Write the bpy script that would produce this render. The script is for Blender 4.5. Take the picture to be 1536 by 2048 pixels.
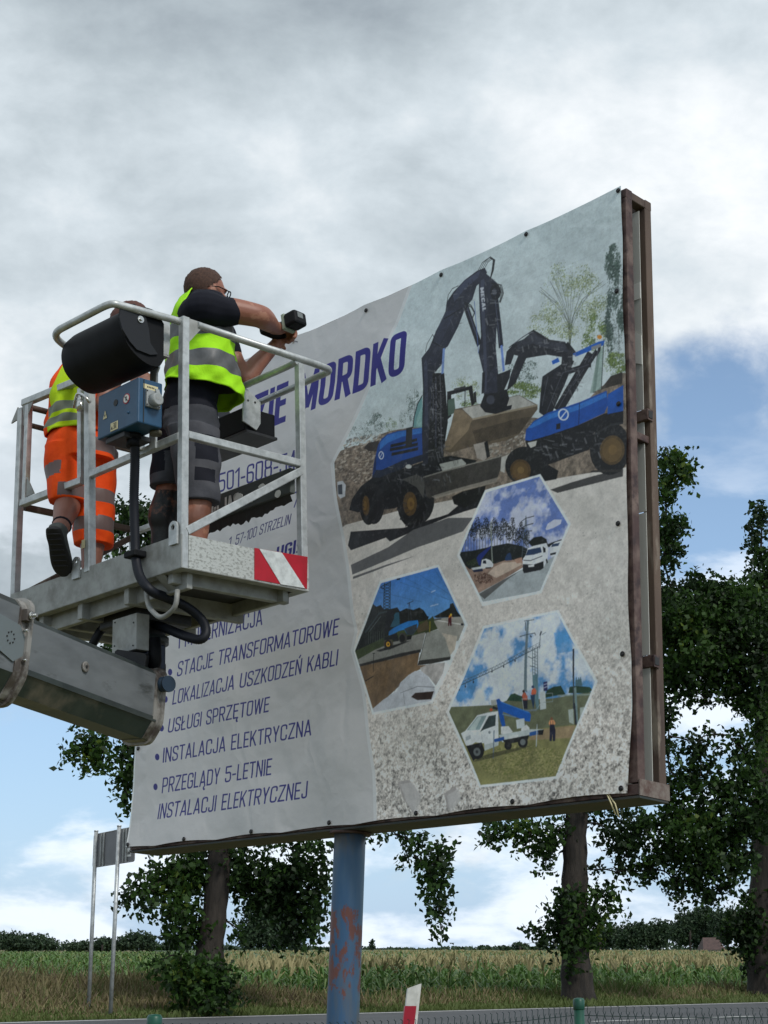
import bpy, bmesh, math, random
import numpy as np
from mathutils import Vector, Matrix
random.seed(7); rng = np.random.default_rng(7)
for o in list(bpy.data.objects): bpy.data.objects.remove(o)
scene = bpy.context.scene
C = scene.collection
R = math.radians
# ------------------------------------------------------------------ camera
FPX, CX, CY, HOR, EYE = 3078., 768., 1024., 1897., 1.6
PITCH = math.atan((HOR-CY)/FPX)
cd = bpy.data.cameras.new('camera'); cam = bpy.data.objects.new('camera', cd); C.objects.link(cam)
cd.sensor_fit = 'VERTICAL'; cd.sensor_height = 36; cd.sensor_width = 27; cd.lens = FPX*36/2048
cd.clip_start = .05; cd.clip_end = 6000
cam.location = (0, 0, EYE); cam.rotation_euler = (math.pi/2+PITCH, 0, 0)
scene.camera = cam
# ------------------------------------------------------------------ exposure, sun, sky
scene.view_settings.view_transform = 'Standard'; scene.view_settings.look = 'None'
scene.view_settings.gamma = 1; scene.view_settings.use_curve_mapping = False
scene.view_settings.exposure = 0.40
SUN = Vector((.50, -.62, .76)).normalized()
sd = bpy.data.lights.new('sun', 'SUN'); sun = bpy.data.objects.new('sun', sd); C.objects.link(sun)
sd.energy = 1.5; sd.angle = R(12); sd.color = (1, .96, .9)
sun.rotation_euler = SUN.to_track_quat('Z', 'Y').to_euler()
world = bpy.data.worlds.new('World'); scene.world = world; world.use_nodes = True
def build_world():
    nt = world.node_tree; N = nt.nodes; L = nt.links; N.clear()
    def n(t, **k):
        x = N.new(t)
        for a, b in k.items(): setattr(x, a, b)
        return x
    def math_(op, a, b=None, clamp=False):
        m = n('ShaderNodeMath', operation=op, use_clamp=clamp)
        for i, v in enumerate((a, b)):
            if v is None: continue
            if isinstance(v, (int, float)): m.inputs[i].default_value = v
            else: L.new(v, m.inputs[i])
        return m.outputs[0]
    def ramp(f, a, b, c=0., d=1., smooth=True):
        m = n('ShaderNodeMapRange', interpolation_type='SMOOTHSTEP' if smooth else 'LINEAR')
        L.new(f, m.inputs[0])
        for i, v in enumerate((a, b, c, d)): m.inputs[i+1].default_value = v
        return m.outputs[0]
    out = n('ShaderNodeOutputWorld'); bg = n('ShaderNodeBackground'); bg.inputs[1].default_value = .1
    sky = n('ShaderNodeTexSky', sky_type='NISHITA', sun_disc=False)
    sky.sun_elevation = math.asin(SUN.z); sky.sun_rotation = math.atan2(SUN.x, SUN.y)
    sky.air_density = 1.0; sky.dust_density = .6; sky.ozone_density = 1.2
    tc = n('ShaderNodeTexCoord'); sep = n('ShaderNodeSeparateXYZ'); L.new(tc.outputs['Generated'], sep.inputs[0])
    x, y, z = sep.outputs
    zc = math_('MAXIMUM', z, 0.0); den = math_('ADD', zc, .55)
    px = math_('DIVIDE', x, den); py = math_('DIVIDE', y, den)
    comb = n('ShaderNodeCombineXYZ'); L.new(px, comb.inputs[0]); L.new(py, comb.inputs[1])
    comb2 = n('ShaderNodeCombineXYZ'); L.new(px, comb2.inputs[0]); L.new(math_('MULTIPLY', py, 1.0), comb2.inputs[1]); L.new(z, comb2.inputs[2])
    def noise(vec, scale, detail, rough, off=(0, 0, 0), dist=0.):
        mp = n('ShaderNodeMapping'); mp.inputs['Location'].default_value = off; L.new(vec, mp.inputs[0])
        q = n('ShaderNodeTexNoise'); L.new(mp.outputs[0], q.inputs['Vector'])
        q.inputs['Scale'].default_value = scale; q.inputs['Detail'].default_value = detail
        q.inputs['Roughness'].default_value = rough; q.inputs['Distortion'].default_value = dist
        return q.outputs[0]
    cov = noise(comb.outputs[0], 4.6, 8, .60, (3.1, .35, 0), .1)
    bias = ramp(z, .06, .36, -.13, .36)
    # open blue gaps low on the right side of the sky
    gap = math_('MULTIPLY', ramp(x, .06, .20), ramp(z, .47, .33))
    gap = math_('MULTIPLY', gap, ramp(z, .10, .2, .35, 1.0))
    d = math_('SUBTRACT', math_('ADD', cov, bias), math_('MULTIPLY', gap, .30))
    mask = ramp(d, .40, .62)
    shade = noise(comb.outputs[0], 3.0, 9, .54, (2.3, 6.2, 0), .12)
    fine = noise(comb2.outputs[0], 10., 9, .60, (1.3, 5.2, 0), .15)
    br = math_('ADD', math_('MULTIPLY', shade, .70), math_('MULTIPLY', fine, .30))
    br = math_('ADD', br, math_('MULTIPLY', math_('SUBTRACT', ramp(x, -.3, .3), .5), .05))
    cr = n('ShaderNodeValToRGB'); L.new(br, cr.inputs[0]); e = cr.color_ramp.elements
    e[0].position = .36; e[0].color = (.30, .35, .395, 1); e[1].position = .68; e[1].color = (.98, 1.0, 1.02, 1)
    m = cr.color_ramp.elements.new(.46); m.color = (.45, .515, .56, 1)
    m = cr.color_ramp.elements.new(.54); m.color = (.61, .68, .73, 1)
    sc = n('ShaderNodeVectorMath', operation='SCALE'); L.new(cr.outputs[0], sc.inputs[0]); sc.inputs['Scale'].default_value = 8.5
    # pale haze low over the horizon
    hz = n('ShaderNodeMixRGB'); L.new(ramp(z, .0, .40, .75, .15, False), hz.inputs[0]); L.new(sky.outputs[0], hz.inputs[1]); hz.inputs[2].default_value = (2.9, 4.6, 7.0, 1)
    mx = n('ShaderNodeMixRGB'); L.new(mask, mx.inputs[0]); L.new(hz.outputs[0], mx.inputs[1]); L.new(sc.outputs[0], mx.inputs[2])
    comb3 = n('ShaderNodeCombineXYZ'); L.new(x, comb3.inputs[0]); L.new(y, comb3.inputs[1]); L.new(math_('MULTIPLY', z, 2.6), comb3.inputs[2])
    # thin veil and small fair-weather clouds low down
    low = noise(comb3.outputs[0], 7.5, 7, .58, (.6, 9.1, 0), .1)
    lm = math_('MULTIPLY', ramp(low, .455, .62), ramp(z, .36, .16))
    mx2 = n('ShaderNodeMixRGB'); L.new(math_('MULTIPLY', lm, .85), mx2.inputs[0]); L.new(mx.outputs[0], mx2.inputs[1]); mx2.inputs[2].default_value = (7.6, 8.2, 8.9, 1)
    L.new(mx2.outputs[0], bg.inputs[0]); L.new(bg.outputs[0], out.inputs[0])
build_world()
scene.render.engine = 'CYCLES'
# ------------------------------------------------------------------ geometry of the shot: pixels to rays, used to read off real positions
def proj(p):
    p = np.asarray(p, float); x, y, z = p[..., 0], p[..., 1], p[..., 2]-EYE
    fy = y*math.cos(PITCH)+z*math.sin(PITCH); uz = -y*math.sin(PITCH)+z*math.cos(PITCH)
    return np.stack([CX+FPX*x/fy, CY-FPX*uz/fy], -1)
def ray(px, py):
    a = (np.asarray(px, float)-CX)/FPX; b = (CY-np.asarray(py, float))/FPX
    dy = math.cos(PITCH)-b*math.sin(PITCH); dz = math.sin(PITCH)+b*math.cos(PITCH)
    return np.stack([a/dy, np.ones_like(a), dz/dy], -1)
def at(px, py, Y): return np.array([0, 0, EYE])+ray(px, py)*Y
def V3(p): return Vector([float(v) for v in p])
def rotm(rx, ry, rz):
    c, s = math.cos, math.sin
    X = np.array([[1, 0, 0], [0, c(rx), -s(rx)], [0, s(rx), c(rx)]]); Yr = np.array([[c(ry), 0, s(ry)], [0, 1, 0], [-s(ry), 0, c(ry)]]); Z = np.array([[c(rz), -s(rz), 0], [s(rz), c(rz), 0], [0, 0, 1]])
    return Z@Yr@X
class Frame:
    def __init__(s, o, r): s.o = np.array(o, float); s.rot = r; s.R = rotm(*r)
    def w(s, p): return s.o+s.R@np.asarray(p, float)
    def hit(s, px, py, axis, val):
        d = ray(px, py); o = np.array([0, 0, EYE]); dl = d@s.R; ol = s.R.T@(o-s.o)
        k = (val-ol[axis])/dl[..., axis]
        return ol+dl*np.asarray(k)[..., None]
    def empty(s, name, **k):
        e = thing(name, **k); e.location = s.o; e.rotation_euler = s.rot; return e
CAGE = Frame((-.843, 6.227, 3.13), (-.032, -.012, .773))
BOARD = Frame((.983, 6.081, 2.177), (-.062, -.018, -.811))
# ------------------------------------------------------------------ object helpers
def tag(o, label=None, cat=None, group=None, kind=None):
    if label: o['label'] = label
    if cat: o['category'] = cat
    if group: o['group'] = group
    if kind: o['kind'] = kind
    return o
def thing(name, label=None, cat=None, group=None, loc=(0, 0, 0), kind=None):
    o = bpy.data.objects.new(name, None); C.objects.link(o); o.location = loc; o.empty_display_size = .1
    return tag(o, label, cat, group, kind)
class MB:
    def __init__(s): s.v = []; s.f = []; s.m = []; s.sm = []
    def add(s, vs, fs, m=0, smooth=False):
        b = len(s.v); s.v += [tuple(float(c) for c in p) for p in vs]
        s.f += [tuple(b+i for i in f) for f in fs]; s.m += [m]*len(fs); s.sm += [smooth]*len(fs); return s
    def box(s, a, b, m=0, bev=0.):
        (x0, y0, z0), (x1, y1, z1) = [tuple(min(p, q) for p, q in zip(a, b)), tuple(max(p, q) for p, q in zip(a, b))]
        if bev <= 0:
            vs = [(x, y, z) for x in (x0, x1) for y in (y0, y1) for z in (z0, z1)]
            return s.add(vs, [(0, 1, 3, 2), (4, 6, 7, 5), (0, 4, 5, 1), (2, 3, 7, 6), (0, 2, 6, 4), (1, 5, 7, 3)], m)
        return s.hull_box((x0, y0, z0), (x1, y1, z1), bev, m)
    def hull_box(s, a, b, e, m=0):
        bm = bmesh.new(); bmesh.ops.create_cube(bm, size=1)
        c = [(p+q)/2 for p, q in zip(a, b)]; d = [abs(q-p) for p, q in zip(a, b)]
        for v in bm.verts: v.co = Vector([c[i]+v.co[i]*d[i] for i in range(3)])
        bmesh.ops.bevel(bm, geom=bm.edges[:], offset=min(e, min(d)*.45), segments=2, affect='EDGES', profile=.5)
        bm.verts.index_update(); s.add([v.co for v in bm.verts], [[v.index for v in f.verts] for f in bm.faces], m); bm.free(); return s
    def bar(s, p, q, w, h=None, up=(0, 0, 1), m=0, bev=0.004):
        """rectangular bar from p to q, w across, h along up"""
        h = w if h is None else h
        p = V3(p); q = V3(q); d = (q-p); L = d.length; d.normalize(); u = V3(up); u = (u-d*u.dot(d))
        if u.length < 1e-4: u = Vector((1, 0, 0))-d*d.x
        u.normalize(); t = d.cross(u)
        w /= 2; h /= 2; b = min(bev, w*.5, h*.5)
        prof = [(w-b, -h), (w, -h+b), (w, h-b), (w-b, h), (-w+b, h), (-w, h-b), (-w, -h+b), (-w+b, -h)] if b > 0 else [(w, -h), (w, h), (-w, h), (-w, -h)]
        n = len(prof); vs = [e+t*a+u*c for e in (p, q) for a, c in prof]
        fs = [(i, (i+1) % n, n+(i+1) % n, n+i) for i in range(n)]+[tuple(range(n))[::-1], tuple(range(n, 2*n))]
        return s.add(vs, fs, m)
    def tube(s, pts, r, n=12, m=0, caps=True, closed=False, rib=0.):
        pts = [V3(p) for p in pts]; k = len(pts); rs = r if hasattr(r, '__len__') else [r]*k
        d0 = (pts[1]-pts[0]).normalized(); u = d0.orthogonal().normalized(); vs = []
        for i, p in enumerate(pts):
            d = (pts[min(i+1, k-1)]-pts[max(i-1, 0)]).normalized()
            u = (u-d*u.dot(d)).normalized(); t = d.cross(u)
            rr = rs[i]*(1+(rib if i % 2 else 0))
            vs += [p+(u*math.cos(2*math.pi*j/n)+t*math.sin(2*math.pi*j/n))*rr for j in range(n)]
        fs = [(i*n+j, i*n+(j+1) % n, (i+1)*n+(j+1) % n, (i+1)*n+j) for i in range(k-1) for j in range(n)]
        s.add(vs, fs, m, True)
        if caps:
            b = len(s.v)-k*n
            s.f += [tuple(b+j for j in range(n))[::-1], tuple(b+(k-1)*n+j for j in range(n))]; s.m += [m, m]; s.sm += [False, False]
        return s
    def prism(s, poly, vec, m=0):
        a = [V3(p) for p in poly]; v = V3(vec); n = len(a)
        return s.add(a+[p+v for p in a], [(i, (i+1) % n, n+(i+1) % n, n+i) for i in range(n)]+[tuple(range(n))[::-1], tuple(range(n, 2*n))], m)
    def disc(s, c, axis, r, h, n=20, m=0):
        c = V3(c); a = V3(axis).normalized(); return s.tube([c-a*h/2, c+a*h/2], r, n, m)
    def ell(s, c, r, ax=None, nu=20, nv=12, m=0):
        A = np.eye(3) if ax is None else np.array(ax)
        vs = []
        for i in range(nv+1):
            th = math.pi*i/nv
            for j in range(nu):
                ph = 2*math.pi*j/nu
                l = np.array([r[0]*math.sin(th)*math.cos(ph), r[1]*math.sin(th)*math.sin(ph), r[2]*math.cos(th)])
                vs.append(np.array(c)+A.T@l)
        fs = [(i*nu+j, (i+1)*nu+j, (i+1)*nu+(j+1) % nu, i*nu+(j+1) % nu) for i in range(nv) for j in range(nu)]
        return s.add(vs, fs, m, True)
    def build(s, name, mats, parent=None, **tags):
        me = bpy.data.meshes.new(name); me.from_pydata(s.v, [], s.f); mats = mats if isinstance(mats, (list, tuple)) else [mats]
        for x in mats: me.materials.append(x)
        me.polygons.foreach_set('material_index', s.m); me.polygons.foreach_set('use_smooth', s.sm)
        me.validate(); me.update()
        o = bpy.data.objects.new(name, me); C.objects.link(o)
        if parent: o.parent = parent
        return tag(o, **tags)
def smooth_path(pts, sub=6):
    P = [np.array(p, float) for p in pts]; P = [2*P[0]-P[1]]+P+[2*P[-1]-P[-2]]; out = []
    for i in range(1, len(P)-2):
        for k in range(sub):
            t = k/sub; a, b, c, d = P[i-1:i+3]
            out.append(.5*((2*b)+(-a+c)*t+(2*a-5*b+4*c-d)*t*t+(-a+3*b-3*c+d)*t**3))
    return out+[P[-2]]
def rounded(pts, r, n=6):
    """polyline with rounded corners"""
    P = [np.array(p, float) for p in pts]; out = [P[0]]
    for a, b, c in zip(P, P[1:], P[2:]):
        u = (a-b)/np.linalg.norm(a-b); v = (c-b)/np.linalg.norm(c-b); rr = min(r, np.linalg.norm(a-b)*.48, np.linalg.norm(c-b)*.48)
        for k in range(n+1):
            t = k/n; out.append((1-t)**2*(b+u*rr)+2*t*(1-t)*b+t*t*(b+v*rr))
    return out+[P[-1]]
def mesh_np(name, verts, quads, mats, parent=None, midx=None, smooth=False, **tags):
    """fast mesh from numpy arrays (all faces same size)"""
    k = quads.shape[1]; me = bpy.data.meshes.new(name)
    me.vertices.add(len(verts)); me.vertices.foreach_set('co', np.asarray(verts, np.float32).ravel())
    me.loops.add(quads.size); me.loops.foreach_set('vertex_index', quads.astype(np.int32).ravel())
    me.polygons.add(len(quads)); me.polygons.foreach_set('loop_start', np.arange(0, quads.size, k, dtype=np.int32))
    try: me.polygons.foreach_set('loop_total', np.full(len(quads), k, np.int32))
    except Exception: pass
    for x in (mats if isinstance(mats, (list, tuple)) else [mats]): me.materials.append(x)
    if midx is not None: me.polygons.foreach_set('material_index', midx.astype(np.int32))
    if smooth: me.polygons.foreach_set('use_smooth', np.ones(len(quads), bool))
    me.update(calc_edges=True)
    o = bpy.data.objects.new(name, me); C.objects.link(o)
    if parent: o.parent = parent
    return tag(o, **tags)
# ------------------------------------------------------------------ materials
def srgb(r, g, b): return tuple((c/255/12.92 if c/255 <= .04045 else ((c/255+.055)/1.055)**2.4) for c in (r, g, b))
def mat(name, col, rough=.6, metal=0., var=None, vscale=6., vamt=(.4, .65), bump=0., bscale=40., bdist=.002, spec=.5, coords='Object', stretch=None, detail=5, trans=0., var2=None, v2scale=2., v2amt=(.55, .6), emit=None):
    m = bpy.data.materials.new(name); m.use_nodes = True; nt = m.node_tree; N = nt.nodes; L = nt.links
    b = N['Principled BSDF']; b.inputs['Roughness'].default_value = rough; b.inputs['Metallic'].default_value = metal
    b.inputs['Specular IOR Level'].default_value = spec
    b.inputs['Base Color'].default_value = (*col, 1)
    tc = N.new('ShaderNodeTexCoord'); src = tc.outputs[coords]
    if stretch:
        mp = N.new('ShaderNodeMapping'); mp.inputs['Scale'].default_value = stretch; L.new(src, mp.inputs[0]); src = mp.outputs[0]
    def nz(scale, det=detail, rg=.6):
        q = N.new('ShaderNodeTexNoise'); L.new(src, q.inputs['Vector']); q.inputs['Scale'].default_value = scale; q.inputs['Detail'].default_value = det; q.inputs['Roughness'].default_value = rg; return q.outputs[0]
    last = None
    def layer(c2, sc, amt):
        nonlocal last
        mr = N.new('ShaderNodeMapRange'); L.new(nz(sc), mr.inputs[0]); mr.inputs[1].default_value, mr.inputs[2].default_value = amt
        mx = N.new('ShaderNodeMixRGB'); L.new(mr.outputs[0], mx.inputs[0])
        if last is None: mx.inputs[1].default_value = (*col, 1)
        else: L.new(last, mx.inputs[1])
        mx.inputs[2].default_value = (*c2, 1); last = mx.outputs[0]
    if var: layer(var, vscale, vamt)
    if var2: layer(var2, v2scale, v2amt)
    if last is not None: L.new(last, b.inputs['Base Color'])
    if bump:
        bp = N.new('ShaderNodeBump'); bp.inputs['Strength'].default_value = bump; bp.inputs['Distance'].default_value = bdist; L.new(nz(bscale), bp.inputs['Height']); L.new(bp.outputs[0], b.inputs['Normal'])
    if trans:
        tr = N.new('ShaderNodeBsdfTranslucent'); ms = N.new('ShaderNodeMixShader'); ms.inputs[0].default_value = trans
        if last is not None: L.new(last, tr.inputs[0])
        else: tr.inputs[0].default_value = (*col, 1)
        L.new(b.outputs[0], ms.inputs[1]); L.new(tr.outputs[0], ms.inputs[2]); L.new(ms.outputs[0], N['Material Output'].inputs[0])
    return m
M = {}
M['galv'] = mat('galvanised_steel', (.52, .54, .54), .42, .45, var=(.37, .39, .39), vscale=22, bump=.25, bscale=60, var2=(.62, .65, .65), v2scale=9, v2amt=(.52, .7))
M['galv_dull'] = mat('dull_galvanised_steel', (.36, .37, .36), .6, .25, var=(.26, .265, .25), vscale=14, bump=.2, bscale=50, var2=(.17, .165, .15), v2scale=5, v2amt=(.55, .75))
M['tread'] = mat('patterned_steel_sheet', (.50, .52, .50), .5, .3, var=(.30, .31, .29), vscale=55, vamt=(.5, .62), bump=.5, bscale=55, bdist=.003, stretch=(1, 1, 1.6), detail=2)
M['black'] = mat('black_plastic', (.006, .0065, .008),   .6, spec=.15, var=(.010, .011, .013), vscale=5, bump=.12, bscale=130)
M['rubber'] = mat('black_rubber_hose', (.008, .010, .016), .55, spec=.3)
M['blackmetal'] = mat('black_painted_metal', (.014, .015, .018), .5, var=(.03, .03, .032), vscale=9, bump=.2, bscale=25)
M['bluebox'] = mat('blue_enamel', (.014, .062, .13), .4, var=(.018, .076, .155), vscale=9, bump=.05, bscale=50)
M['boom'] = mat('grey_boom_paint', (.165, .180, .190), .42, .1, var=(.12, .132, .14), vscale=4, stretch=(1, 1, 3), var2=(.055, .06, .06), v2scale=5, v2amt=(.58, .72), bump=.12, bscale=20)
M['boomdark'] = mat('greasy_dark_steel', (.028, .036, .036), .4, .1, var=(.06, .075, .07), vscale=6, vamt=(.45, .75), bump=.2, bscale=18)
M['collar'] = mat('worn_collar_steel', (.33, .32, .30), .5, .3, var=(.10, .085, .075), vscale=11, vamt=(.45, .62), bump=.3, bscale=30)
M['red'] = mat('red_reflective_film', (.42, .012, .025), .35, var=(.33, .012, .02), vscale=12)
M['white'] = mat('white_reflective_film', (.62, .66, .66), .35, var=(.45, .48, .48), vscale=30, var2=(.08, .08, .08), v2scale=20, v2amt=(.66, .7))
M['stickery'] = mat('pale_yellow_sticker', (.62, .55, .32), .5)
M['stickerw'] = mat('white_sticker', (.7, .7, .66), .5)
M['ink'] = mat('black_ink', (.02, .02, .02), .6)
M['redink'] = mat('red_ink', (.35, .02, .03), .6)
M['socket'] = mat('grey_socket_plastic', (.30, .32, .32), .45, bump=.1, bscale=60)
M['steel'] = mat('bright_steel', (.62, .62, .6), .25, .9)
M['skin'] = None
M['rust'] = mat('rusty_maroon_paint', (.060, .030, .027), .65, var=(.17, .12, .10), vscale=7, vamt=(.42, .66), var2=(.035, .018, .018), v2scale=16, v2amt=(.5, .62), bump=.4, bscale=45, bdist=.003)
M['rust_and_reflection'] = mat('weathered_brown_and_reflection', (.115, .078, .056), .7, var=(.060, .038, .030), vscale=5, vamt=(.4, .66), stretch=(1, 1, .25), var2=(.24, .20, .16), v2scale=11, v2amt=(.56, .68), bump=.35, bscale=40, bdist=.003)  # weathered billboard paint; on basket rails the brown paints in reflections
M['panel'] = mat('back_panel_sheet', (.56, .56, .52), .6, var=(.46, .46, .43), vscale=2.5, stretch=(1, 1, .2))
M['pole'] = None
# ------------------------------------------------------------------ numpy noise and painter for the banner's print
def vnoise(h, w, cell, seed, oct=4, rough=.55):
    r = np.random.default_rng(seed); out = np.zeros((h, w), np.float32); amp = 1.; tot = 0
    for o in range(oct):
        c = max(cell/(2**o), 1.); gh, gw = int(h/c)+3, int(w/c)+3; g = r.random((gh, gw)).astype(np.float32)
        ys = np.arange(h)/c; xs = np.arange(w)/c; yi = ys.astype(int); xi = xs.astype(int); fy = (ys-yi)[:, None]; fx = (xs-xi)[None]
        fy = fy*fy*(3-2*fy); fx = fx*fx*(3-2*fx)
        a = g[yi][:, xi]; b = g[yi][:, xi+1]; c_ = g[yi+1][:, xi]; d = g[yi+1][:, xi+1]
        out += amp*((a*(1-fx)+b*fx)*(1-fy)+(c_*(1-fx)+d*fx)*fy); tot += amp; amp *= rough
    return out/tot
BW, BH, DPM = 3.46, 2.74, 590
W_, H_ = int(BW*DPM), int(BH*DPM)
X0B, Z0B = -BW+.02, -.02
def px2c(pts):
    p = np.asarray(pts, float).reshape(-1, 2); l = BOARD.hit(p[:, 0], p[:, 1], 1, 0.)
    return np.stack([(l[:, 0]-X0B)*DPM, (l[:, 2]-Z0B)*DPM], -1)          # canvas x right, y up
class Paint:
    def __init__(s): s.c = np.zeros((H_, W_, 3), np.float32); s.view = lambda p: p; s.clip = None
    def to(s, x, y, k): s.view = lambda p: np.asarray(p, float).reshape(-1, 2)/k+np.array([x, y]); return s
    def P(s, pts): return px2c(s.view(pts))
    def mask(s, c, ss=2):
        x0, y0 = np.floor(c.min(0)).astype(int)-1; x1, y1 = np.ceil(c.max(0)).astype(int)+2
        x0, y0 = max(x0, 0), max(y0, 0); x1, y1 = min(x1, W_), min(y1, H_)
        if x1 <= x0 or y1 <= y0: return None
        w, h = x1-x0, y1-y0; xs = x0+(np.arange(w*ss)+.5)/ss; ys = y0+(np.arange(h*ss)+.5)/ss
        m = np.zeros((h*ss, w*ss), bool)
        for (ax, ay), (bx, by) in zip(c, np.roll(c, -1, 0)):
            if ay == by: continue
            rows = (ys > min(ay, by)) & (ys <= max(ay, by))
            if not rows.any(): continue
            xi = ax+(ys[rows]-ay)*(bx-ax)/(by-ay)
            m[rows] ^= xs[None] < xi[:, None]
        return x0, y0, x1, y1, m.reshape(h, ss, w, ss).mean((1, 3)).astype(np.float32)
    def blend(s, r, col, alpha=1., tex=None, amp=0., grad=None):
        if r is None: return
        x0, y0, x1, y1, m = r; m = m*alpha
        if s.clip is not None: m = m*s.clip[y0:y1, x0:x1]
        col = np.array(srgb(*col), np.float32)[None, None]
        if grad is not None:
            t = np.linspace(0, 1, y1-y0)[:, None, None]; col = col*(t)+np.array(srgb(*grad), np.float32)*(1-t)
        if tex is not None: col = col*(1+amp*(tex[y0:y1, x0:x1, None]-.5)*2)
        s.c[y0:y1, x0:x1] = s.c[y0:y1, x0:x1]*(1-m[..., None])+np.clip(col, 0, 1)*m[..., None]
    def poly(s, pts, col, **k): s.blend(s.mask(s.P(pts)), col, **k)
    def line(s, pts, wid, col, **k):
        c = s.P(pts); wid = wid*s.scale()
        for a, b in zip(c, c[1:]):
            d = b-a; L = np.hypot(*d)
            if L < 1e-6: continue
            n = np.array([-d[1], d[0]])/L*wid/2; e = d/L*wid*.25
            s.blend(s.mask(np.array([a+n-e, b+n+e, b-n+e, a-n-e])), col, **k)
    def scale(s):
        a = s.P([(0, 0), (0, 10)]); return np.hypot(*(a[1]-a[0]))/10
    def ell(s, x, y, rx, ry, col, n=24, **k):
        t = np.linspace(0, 2*np.pi, n, endpoint=False); s.poly(np.stack([x+rx*np.cos(t), y+ry*np.sin(t)], -1), col, **k)
    def dots(s, x, y, rx, ry, n, size, cols, seed=1, alpha=.9, horiz=1., uni=False):
        r = np.random.default_rng(seed); t = r.random(n)*2*np.pi; q = np.sqrt(r.random(n)) if not uni else r.random(n)
        c = s.P(np.stack([x+rx*q*np.cos(t), y+ry*q*np.sin(t)], -1)); k = s.scale()
        cc = [np.array(srgb(*q_), np.float32) for q_ in cols]
        s.raw(c, size*k, cc, r, alpha, horiz)
    def clump(s, x, y, rx, ry, n, size, cols, seed=1, alpha=.75):
        r = np.random.default_rng(seed)
        for k in range(14):
            a = r.random()*6.283; q = r.random()**.5*.85; s.dots(x+rx*q*math.cos(a), y+ry*q*math.sin(a), rx*(.18+.2*r.random()), ry*(.14+.16*r.random()), n//14, size, cols, seed*31+k, alpha)
    def raw(s, c, size, cc, r, alpha, horiz):
        for (u, v) in c:
            z = size*(.5+r.random()); zx = max(int(z*horiz), 1); zy = max(int(z), 1); u = int(u); v = int(v)
            if u < 0 or v < 0 or u >= W_-zx or v >= H_-zy: continue
            a = alpha if s.clip is None else alpha*s.clip[v, u]
            if a <= 0: continue
            s.c[v:v+zy, u:u+zx] = s.c[v:v+zy, u:u+zx]*(1-a)+cc[r.integers(len(cc))]*a
    def text(s, body, bl, br, tl, col, bold=0., alpha=1., th=None):
        ps, w = lettering(body, th or (.150 if bold > .02 else .098), .44 if bold > .02 else .46)
        B, E, T = px2c([bl, br, tl]); ux = (E-B)/w; uy = T-B; P_ = [B+p[:, :1]*ux+p[:, 1:]*uy for p in ps]; al = np.concatenate(P_)
        lo = np.maximum(np.floor(al.min(0)).astype(int)-2, 0); hi = np.minimum(np.ceil(al.max(0)).astype(int)+3, (W_, H_)); w_, h_ = hi-lo; ss = 3; m = np.zeros((h_*ss, w_*ss), bool)
        for c in P_:
            p = (c-lo)*ss; a = np.maximum(np.floor(p.min(0)).astype(int), 0); b = np.minimum(np.ceil(p.max(0)).astype(int)+1, (w_*ss, h_*ss))
            if (b <= a).any(): continue
            gx, gy = np.meshgrid(np.arange(a[0], b[0])+.5, np.arange(a[1], b[1])+.5); pos = np.ones(gx.shape, bool); neg = pos.copy()
            for i in range(len(p)): j = (i+1) % len(p); e = (p[j, 0]-p[i, 0])*(gy-p[i, 1])-(p[j, 1]-p[i, 1])*(gx-p[i, 0]); pos &= e >= 0; neg &= e <= 0
            m[a[1]:b[1], a[0]:b[0]] |= pos | neg
        s.blend((lo[0], lo[1], hi[0], hi[1], m.reshape(h_, ss, w_, ss).mean((1, 3)).astype(np.float32)), col, alpha=alpha)
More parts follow.
